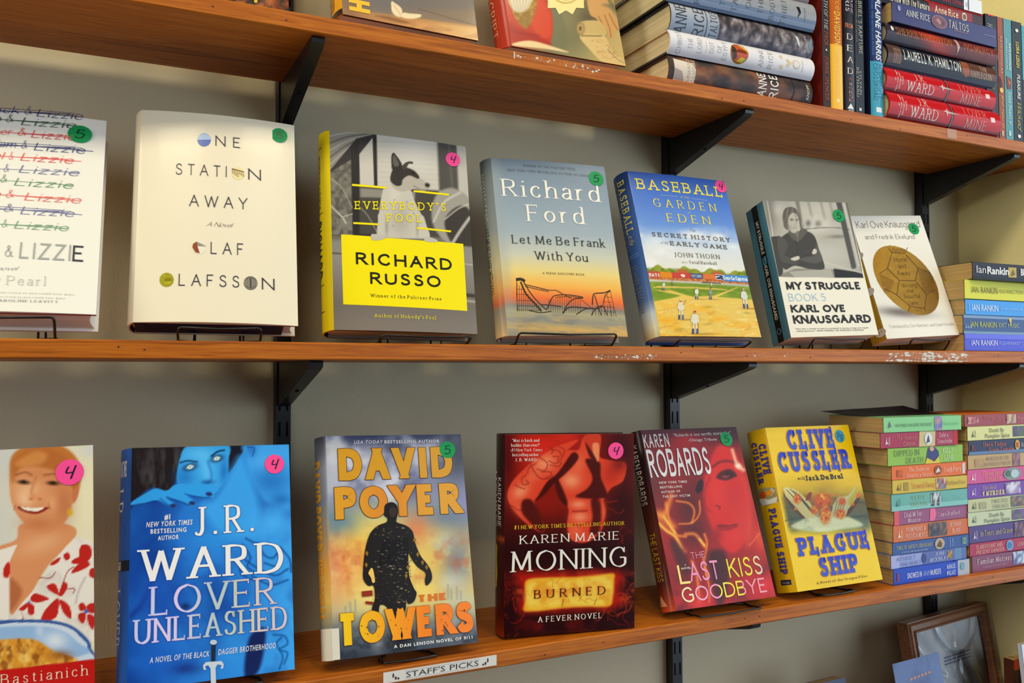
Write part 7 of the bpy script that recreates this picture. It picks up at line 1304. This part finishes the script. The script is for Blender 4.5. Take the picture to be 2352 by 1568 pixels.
# --- two stacks of short paperbacks on the third shelf
PIC = [(120, 110, 100), (206, 190, 160), (90, 100, 130), (150, 90, 70), (226, 216, 196)]
def logo(s, c): return s.poly([(.05, .25), (.075, .75), (.07, .45), (.09, .3)], c).rect(.095, .098, .2, .75, c).rect(.104, .107, .2, .7, c)
G = 'short paperbacks in the left stack on the third shelf'
A = [
 ('blue', 1.0369, .0232, Spine((38, 76, 190)).rect(.84, 1, 0, 1, (176, 180, 190)).rect(.04, .065, .2, .75, (150, 60, 90)).text('SNOWED IN', .165, .35, .32, .66, (226, 232, 244), 'cond').text('With', .365, .455, .34, .66, (190, 206, 240), 'script').text('MURDER', .47, .60, .32, .66, (226, 232, 244), 'cond').text('AURALEE', .685, .80, .55, .84, (220, 228, 240), 'cond').text('WALLACE', .685, .80, .14, .44, (220, 228, 240), 'cond').oval(.90, .6, .03, .26, (120, 160, 176)), 'royal blue short paperback, bottom of the left short-paperback stack'),
 ('lavender', 1.0345, .0188, Spine((150, 164, 214)).rect(.40, 1, 0, 1, (96, 110, 170)).text('ASSAULT', .07, .31, .56, .84, (110, 116, 170), 'serif').text('AND BERET', .12, .38, .12, .40, (112, 118, 172), 'serif').oval(.42, .5, .03, .36, (56, 70, 140)).text('JENN', .57, .68, .58, .84, (206, 214, 236), 'serif').text('MCKINLAY', .50, .74, .14, .44, (216, 222, 240), 'serif').pic(.74, .80, .2, .8, [(150, 110, 60), (90, 70, 60), (206, 160, 60)], 3, 3, 4).rect(.84, .93, 0, 1, (100, 140, 176)).rect(.0, .1, .0, 1, (170, 176, 220)), 'lavender short paperback, second from the bottom of the left short-paperback stack'),
 ('steel', 1.0388, .0182, Spine((60, 92, 156)).text('TWELVE ANGRY LIBRARIANS', .04, .50, .42, .72, (206, 190, 90), 'serif').text('A CAT IN THE STACKS MYSTERY', .10, .44, .12, .24, (190, 200, 220), 'sans').oval(.60, .5, .065, .46, (190, 170, 140)).poly([(.56, .3), (.60, .8), (.63, .5), (.62, .2)], (110, 80, 60), 4).text('MIRANDA', .735, .745, .1, .9, (190, 206, 226), 'sans', True).text('JAMES', .77, .78, .15, .85, (190, 206, 226), 'sans', True).rect(.90, .97, .2, .8, (80, 130, 150)).text('B', .92, .95, .3, .7, (206, 196, 100), 'serif', True), 'steel blue short paperback with a round cat picture, third up in the left stack'),
 ('orange', 1.0405, .0244, logo(Spine((212, 112, 66)), (236, 216, 190)).text('PUMPKINS &', .16, .41, .56, .82, (236, 206, 190), 'serif').text('PREDICAMENTS', .15, .43, .18, .44, (236, 206, 190), 'serif').pic(.45, .70, .1, .92, [(60, 66, 84), (96, 90, 90), (150, 110, 70), (50, 60, 96)], 5).text('BETHANY', .74, .89, .58, .82, (240, 210, 190), 'serif').text('BLAKE', .77, .88, .18, .44, (240, 210, 190), 'serif'), 'terracotta short paperback with a dark square picture, in the left short-paperback stack'),
 ('mauve', 1.0425, .0206, Spine((154, 84, 122)).rect(0, .06, 0, 1, (226, 86, 96)).text('Dial M for', .13, .35, .52, .86, (232, 214, 220), 'serif').text('Mousse', .17, .33, .12, .44, (232, 214, 220), 'serif').poly([(.46, .05), (.47, .95), (.53, .95), (.55, .5), (.52, .05)], (236, 110, 150)).text('Laura Bradford', .58, .86, .32, .62, (226, 200, 212), 'serif').rect(.985, 1, 0, 1, (170, 40, 60)), 'mauve short paperback with a red end, fifth from the bottom of the left short-paperback stack'),
 ('teal', 1.0376, .0245, logo(Spine((110, 176, 164)), (70, 120, 116)).rect(0, 1, 0, .3, (140, 200, 190)).text('VERY', .25, .43, .60, .84, (150, 176, 120), 'serif').text('VINTAGE', .24, .46, .20, .46, (150, 176, 120), 'serif').pic(.50, .63, .1, .9, [(90, 60, 60), (206, 220, 220), (70, 90, 110)], 8, 6, 5).text('Amanda Flower', .66, .94, .40, .68, (150, 206, 200), 'serif'), 'pale teal short paperback, the sixth of the left short-paperback stack'),
 ('yellow', 1.0405, .0203, logo(Spine((216, 184, 62)), (110, 90, 60)).text('Stowed Away', .24, .54, .30, .72, (216, 120, 60), 'serif').rect(.14, .20, .2, .8, (170, 140, 60)).pic(.56, .70, .1, .9, [(196, 120, 110), (110, 140, 160), (226, 200, 170), (150, 60, 60)], 9, 7, 5).text('Barbara Ross', .71, .96, .36, .68, (150, 120, 70), 'serif'), 'yellow short paperback, seventh from the bottom of the left short-paperback stack'),
 ('tangerine', 1.0396, .0205, Spine((232, 112, 46)).pic(.06, .13, .2, .7, [(176, 80, 40), (206, 100, 50)], 4, 4, 4).text('The Skeleton', .21, .47, .52, .84, (244, 206, 180), 'serif').text('Haunts a House', .19, .51, .12, .42, (244, 206, 180), 'serif').oval(.60, .5, .05, .34, (150, 80, 50)).poly([(.56, .3), (.60, .7), (.63, .4)], (226, 214, 196), 4).text('Leigh Perry', .69, .91, .32, .66, (246, 216, 196), 'serif').rect(.935, .975, .12, .88, (210, 206, 200)), 'tangerine short paperback with a white barcode patch, in the left short-paperback stack'),
 ('green', 1.0322, .0260, Spine((146, 190, 74)).text('DIPPED IN', .08, .40, .54, .86, (96, 116, 70), 'serif').text('DEATH', .23, .45, .10, .42, (96, 116, 70), 'serif').poly([(.48, 0), (.52, .9), (.60, 1), (.66, .7), (.68, 0)], (60, 66, 116)).oval(.57, .86, .03, .16, (206, 160, 130), 4).poly([(.48, 0), (.50, .35), (.60, .1), (.66, .4), (.68, 0)], (226, 200, 50), 4).text('KELLY', .72, .86, .56, .86, (206, 226, 180), 'sans').text('LANE', .74, .86, .12, .42, (206, 226, 180), 'sans'), 'lime green short paperback with an aproned figure, in the left short-paperback stack'),
 ('crimson', 1.0183, .0225, logo(Spine((170, 50, 80)), (232, 210, 206)).text('The Haunted', .20, .44, .52, .80, (206, 130, 120), 'serif').text('Corpse', .28, .42, .12, .40, (206, 160, 130), 'serif').poly([(.48, 0), (.49, 1), (.70, 1), (.69, 0)], (206, 190, 130)).oval(.60, .5, .05, .4, (226, 226, 230), 4).poly([(.57, .2), (.60, .8), (.62, .3)], (90, 80, 100), 5).text('Debra', .75, .86, .56, .84, (236, 196, 206), 'serif').text('Sennefelder', .72, .92, .16, .44, (236, 196, 206), 'serif').rect(.94, 1, 0, 1, (190, 24, 34)), 'crimson short paperback set further left, second from the top of the left short-paperback stack'),
 ('mint', 1.0247, .0225, Spine((140, 206, 140)).poly([(.05, .3), (.07, .75), (.09, .4)], (120, 100, 140)).text('ANOTHER ONE BITES THE CRUST', .14, .61, .36, .56, (110, 160, 120), 'sansb').pic(.64, .74, .02, .95, [(96, 110, 190), (150, 140, 180), (206, 150, 110)], 12, 5, 5).text('Ellie Alexander', .76, .96, .36, .58, (120, 186, 130), 'serif'), 'mint green short paperback with a curled dark cover, topmost of the left short-paperback stack'),
]
z = Z3 + E_
for i, (cn, x0, th, sp, lab) in enumerate(A):
    c = tuple(int(v * .9) for v in sp.base); yw = (0, .3, -.2, .2, .4, -.3, 0, .3, .5, -.4, -1.0)[i]
    o = lying('paperback_book', x0, z, .1625, .1050, th - E_, -.1795 - (i == 0) * .002, yw, lab, G, hard=False, spine=sp, front=(30, 28, 30) if cn == 'mint' else c, back=c, pages='pages_tan', mat='printed_satin')
    z += th
# the curled dark cover lifting off the topmost paperback
mb = MB(); nx, ny = 14, 6
vs = []
for i in range(nx + 1):
    for j in range(ny + 1):
        a, b = i / nx, j / ny
        vs.append((-.0525 + .028 + b * .077, -.0003 - .0105 * b ** 1.6 * (.5 + .5 * a), .1625 * (1 - a) + (.016 * b if a < .5 else .0)))
fs = [(i * (ny + 1) + j, i * (ny + 1) + j + 1, (i + 1) * (ny + 1) + j + 1, (i + 1) * (ny + 1) + j) for i in range(nx) for j in range(ny)]
n = len(vs); mb.add(vs + [(x, y + .0004, zz_) for x, y, zz_ in vs], fs + [tuple(k + n for k in f[::-1]) for f in fs], s2l((34, 30, 34)))
fl = mb.build('curled_cover', 'printed_satin', o, True); fl['label'] = 'dark curled front cover'
for ch in list(o.children):
    if ch.name.startswith('front_cover'):
        at = ch.data.color_attributes['ink']; arr = np.ones((len(ch.data.vertices), 4), np.float32); arr[:, :3] = s2l((132, 192, 130)); at.data.foreach_set('color', arr.ravel())
G = 'short paperbacks in the right stack on the third shelf'
B = [
 ('plum', 1.2082, .0250, Spine((134, 76, 104)).text('Familiar Motives', .07, .54, .48, .80, (226, 206, 210), 'serif').text('A WITCH CITY MYSTERY', .14, .46, .20, .32, (190, 150, 170), 'sans').pic(.57, .75, .15, .92, [(120, 150, 190), (206, 214, 226), (90, 110, 150)], 2, 7, 5).text('Delia James', .78, .99, .44, .76, (190, 160, 176), 'serif'), 'plum short paperback with a pale blue picture, bottom of the right short-paperback stack'),
 ('raspberry', 1.2036, .0196, Spine((176, 50, 86)).text('CLAIRVOYANT AND', .08, .44, .52, .82, (236, 206, 170), 'serif').text('PRESENT DANGER', .08, .46, .14, .42, (236, 206, 170), 'serif').oval(.55, .5, .05, .42, (110, 170, 206)).oval(.55, .5, .03, .26, (70, 120, 180), 4).text('LENA GREGORY', .66, .98, .36, .64, (232, 200, 176), 'serif'), 'raspberry short paperback with a blue globe, second from the bottom of the right short-paperback stack'),
 ('indigo', 1.2030, .0262, logo(Spine((84, 66, 128)), (206, 200, 216)).text('In Tents and Grave', .15, .60, .36, .68, (206, 186, 110), 'serif').pic(.63, .86, .05, .95, [(96, 60, 80), (66, 60, 110), (150, 110, 110)], 6, 7, 5).rect(.86, 1, 0, 1, (70, 90, 140)), 'indigo short paperback with gold lettering, third from the bottom of the right short-paperback stack'),
 ('sage', 1.2012, .0208, logo(Spine((200, 206, 166)), (90, 100, 80)).text('Death By', .29, .50, .54, .82, (120, 124, 110), 'sans').text('Pumpkin Spice', .22, .58, .14, .44, (120, 124, 110), 'sans').pic(.61, .83, .12, .9, [(90, 84, 110), (110, 120, 90), (130, 90, 150)], 7, 7, 5).text('ALEX ERICKSON', .88, .99, .3, .7, (130, 136, 120), 'sans'), 'pale sage short paperback, fourth from the bottom of the right short-paperback stack'),
 ('olive', 1.2018, .0205, logo(Spine((196, 196, 148)), (90, 90, 70)).rect(.15, .25, .2, .7, (170, 164, 124)).text('TWISTED', .32, .55, .54, .82, (120, 116, 110), 'serif').text('THREADS', .33, .56, .14, .42, (120, 116, 110), 'serif').pic(.60, .84, .1, .92, [(80, 84, 110), (120, 90, 80), (96, 110, 100), (160, 130, 110)], 9, 8, 5).text('Lea', .88, .99, .4, .7, (150, 140, 90), 'serif'), 'khaki short paperback with silver-grey capitals, fifth from the bottom of the right short-paperback stack'),
 ('violet', 1.2012, .0226, logo(Spine((118, 70, 164)), (226, 210, 232)).text('Ditched', .21, .38, .56, .82, (206, 186, 130), 'serif').text('4 MURDER', .20, .50, .14, .46, (216, 200, 150), 'slabx').pic(.52, .74, .1, .92, [(226, 216, 226), (170, 150, 190), (206, 190, 160), (110, 90, 140)], 11, 6, 5).text('J.C. Eaton', .80, .99, .40, .74, (226, 214, 236), 'serif'), 'violet short paperback with a pale picture, sixth from the bottom of the right short-paperback stack'),
 ('pink', 1.2019, .0222, logo(Spine((212, 84, 142)), (246, 216, 226)).text('Dead and', .21, .47, .52, .82, (226, 160, 120), 'serif').text('Ganache', .24, .46, .14, .44, (226, 160, 120), 'serif').oval(.63, .5, .13, .44, (130, 150, 140)).oval(.66, .5, .06, .3, (190, 200, 206), 4).oval(.57, .55, .04, .22, (80, 110, 90), 4).text('Colette', .82, .99, .56, .82, (246, 200, 220), 'serif').text('London', .82, .99, .16, .42, (246, 200, 220), 'serif'), 'hot pink short paperback with an oval picture, in the right short-paperback stack'),
 ('tan', 1.2040, .0222, Spine((196, 160, 108)).pic(.09, .22, .15, .7, [(176, 140, 96), (186, 150, 100)], 4, 4, 4).text('MURDER IN THE', .25, .58, .54, .80, (130, 116, 110), 'serif').text('PAPERBACK PARLOR', .22, .60, .16, .42, (130, 116, 110), 'serif').pic(.63, .74, .05, .95, [(130, 80, 110), (90, 90, 110), (170, 120, 110)], 13, 5, 5).text('ELLERY', .82, .99, .56, .82, (126, 110, 104), 'serif').text('ADAMS', .82, .99, .16, .42, (126, 110, 104), 'serif'), 'tan short paperback, fourth from the top of the right short-paperback stack'),
 ('navy', 1.2062, .0218, Spine((42, 52, 84)).rect(0, 1, 0, .22, (96, 130, 170), 1).pic(.03, .10, .3, .7, [(120, 50, 50), (60, 50, 70)], 4, 3, 3).text('Here Today', .20, .51, .54, .84, (222, 106, 60), 'serif').text('Gone Tamale', .27, .62, .16, .44, (222, 106, 60), 'serif').oval(.68, .55, .035, .36, (222, 170, 60)).oval(.68, .55, .02, .22, (190, 90, 50), 4).text('Rebecca Adler', .74, .99, .38, .70, (206, 206, 220), 'serif'), 'glossy navy short paperback with orange lettering, third from the top of the right short-paperback stack'),
 ('cream', 1.2044, .0220, logo(Spine((222, 218, 146)), (90, 100, 80)).text('Death By', .30, .51, .54, .82, (120, 116, 90), 'sans').text('Pumpkin Spice', .24, .59, .14, .44, (120, 116, 90), 'sans').pic(.64, .87, .14, .9, [(80, 84, 110), (96, 110, 80), (110, 80, 140)], 15, 7, 5).text('ALEX', .91, .99, .3, .7, (140, 136, 100), 'sans'), 'pale yellow short paperback, second from the top of the right short-paperback stack'),
 ('rose', 1.1984, .0184, Spine((160, 70, 82)).pic(.04, .19, .2, .8, [(190, 110, 110), (130, 60, 70), (206, 150, 140)], 5, 5, 4).text('Allergic to', .26, .49, .54, .82, (196, 110, 80), 'serif').text('Death', .43, .56, .14, .42, (196, 110, 80), 'serif').pic(.59, .73, .12, .92, [(206, 190, 160), (150, 100, 80), (196, 160, 130)], 17, 5, 5).text('Peg Cochran', .76, .99, .40, .70, (216, 150, 150), 'serif'), 'rose red short paperback with an orange cover, topmost of the right short-paperback stack'),
]
z = Z3 + E_
for i, (cn, x0, th, sp, lab) in enumerate(B):
    c = (226, 120, 40) if cn == 'rose' else tuple(int(v * .9) for v in sp.base); yw = (0, -.2, .3, 0, .2, -.2, .2, .4, -.2, .3, .6)[i]
    lying('paperback_book', x0, z, .168, .1050, th - E_, -.180, yw, lab, G, hard=False, spine=sp, front=c, back=c, pages='pages_tan', mat='printed_satin')
    z += th
# ------------------------------------------------------------------ framed notice and the books below it
P = (1.3096, -.1030, Z4 + .0034, 7.5364, 9.3216, 0)
w, h, th = .2387, .2492, .020
root = empty('framed_notice', pose(*P)); tag(root, 'wooden frame holding a plastic-wrapped white notice, leaning in the right corner under the third shelf', 'picture frame')
fw = .0185
def bar_(nm, pts):
    mb = MB(); mb.v = []; n = 4
    mb.add([(x, 0.0, z_) for x, z_ in pts] + [(x, th, z_) for x, z_ in pts], [(0, 1, 2, 3), (7, 6, 5, 4)] + [(i, 4 + i, 4 + (i + 1) % 4, (i + 1) % 4) for i in range(4)])
    # raised inner and outer beads of the moulding
    a = [Vector((x, 0, z_)) for x, z_ in pts]
    for f0, f1 in ((.08, .34), (.72, .94)):
        q = [a[0].lerp(a[3], f0), a[1].lerp(a[2], f0), a[1].lerp(a[2], f1), a[0].lerp(a[3], f1)]
        mid0 = q[0].lerp(q[3], .5); mid1 = q[1].lerp(q[2], .5); up = Vector((0, -.0030, 0))
        mb.add([q[0], q[1], mid1 + up, mid0 + up, q[2], q[3]], [(0, 1, 2, 3), (3, 2, 4, 5), (0, 3, 5), (1, 4, 2)])
    return mb.build(nm, 'frame_oak', root)
x0, x1 = -w / 2, w / 2
bar_('frame_side', [(x0, 0), (x0, h), (x0 + fw, h - fw), (x0 + fw, fw)]); bar_('frame_side', [(x1, h), (x1, 0), (x1 - fw, fw), (x1 - fw, h - fw)])
bar_('frame_top', [(x0, h), (x1, h), (x1 - fw, h - fw), (x0 + fw, h - fw)]); bar_('frame_bottom', [(x1, 0), (x0, 0), (x0 + fw, fw), (x1 - fw, fw)])
mb = MB(); mb.box(x0 + fw * .6, x1 - fw * .6, .010, .0112, fw * .6, h - fw * .6, s2l((234, 234, 236)))
r = random.Random(12)
for zr, xa, xb, n in ((.176, -.02, .06, 3), (.118, -.088, -.03, 3), (.098, .03, .09, 2), (.075, -.03, .03, 3), (.06, .04, .09, 5)):
    for k in range(n):
        x = xa
        while x < xb:
            l = r.uniform(.003, .009); mb.box(x, min(x + l, xb), .0098, .01, zr - k * .0052, zr - k * .0052 + .0019, s2l((96, 110, 150))); x += l + .0018
mb.build('notice_sheet', 'printed_matte', root)
nx, ny = 54, 54; U = np.linspace(x0 + fw * .9, x1 - fw * .9, nx + 1); V = np.linspace(fw * .9, h - fw * .9, ny + 1); UU, VV = np.meshgrid(U, V)
a = (UU - x0) / w; b = VV / h
fold = .0022 * np.exp(-((b - (1.0 - a * .95) + .12 * np.sin(a * 3)) / .035) ** 2) + .002 * np.exp(-((b - (.92 - a * .72)) / .022) ** 2) * (a < .75) + .003 * np.exp(-(((a - .62) ** 2 + (b - .98) ** 2) ** .5 - .24) ** 2 / .0008) + .0022 * np.exp(-((a - .55 - (b - .7) * .25) / .02) ** 2) * np.clip((b - .5) * 5, 0, 1) * np.clip((.9 - b) * 5, 0, 1) + .0018 * fbm(a * 9, b * 7, 4) + .0014 * np.sin(a * 22 + b * 9) * np.exp(-((b - .62) / .2) ** 2)
Y = .0085 - fold
vs = [(UU[j, i], Y[j, i], VV[j, i]) for j in range(ny + 1) for i in range(nx + 1)]
mb = MB(); mb.add(vs, [(j * (nx + 1) + i, j * (nx + 1) + i + 1, (j + 1) * (nx + 1) + i + 1, (j + 1) * (nx + 1) + i) for j in range(ny) for i in range(nx)]); mb.build('plastic_wrap', 'plastic_wrap', root, True)
mb = MB(); mb.box(x0 + .004, x1 - .004, .0125, .015, .004, h - .004); mb.build('backing_board', 'board', root)
# books on the lowest shelf whose tops reach into the photograph
G = 'books on the lowest shelf'
def low(x, y, yaw, tilt, w, h, th, front, label, name='paperback_book', hard=False, pages='pages_tan', **kw):
    book(name, pose(x, y, Z4 + .0012 + th * math.sin(RAD(tilt)), yaw, tilt), w, h, th, label, G, hard=hard, front=front, back=kw.pop('back', (80, 60, 60)), pages=pages, **kw)
pr = Print([(0, 0), (100, 0), (100, 150), (0, 150)], .112, .2120, .002, (84, 104, 150)); pr.noise(30, .4, .7, (56, 74, 120), .8, 3)
for k in range(6): pr.bar(30 + k * 8, 20 - k * .4, 35 + k * 8, 19.6 - k * .4, 2.2, (190, 124, 96))
low(1.1420, -.1660, 4, 11, .095, .1680, .022, pr, 'blue paperback with a green round sticker, its top just showing before the framed notice', sticker=(.080, .1595, .008, GREEN, '5', (20, 60, 40)), spine=Spine((150, 130, 110)), edge=(150, 130, 120))
low(.9960, -.1300, 2, 11, .075, .1900, .02, (70, 76, 110), 'dark slate paperback leaning beside the blue one, only its upper corner showing', spine=Spine((60, 60, 90)))
low(1.3880, -.1850, 0, 6, .085, .2160, .008, (206, 216, 232), 'pale blue-white thin book cut off by the lower right corner of the frame', spine=Spine((206, 214, 228)), back=(206, 214, 228))
for i, (xx, c) in enumerate(((1.3995, (176, 60, 30)), (1.4140, (150, 50, 28)))):
    sp = Spine((60, 40, 34)).band(0, .10, c)
    standing('paperback_book', xx, .0135, Z4 + .0012, .168, .018, -.112 - i * .002, ['red-topped dark spine standing nearest the framed notice at the lower right', 'red-topped dark spine standing against the right wall at the lower right'][i], G, hard=False, spine=sp, front=c, back=(90, 50, 36), pages='pages_tan')
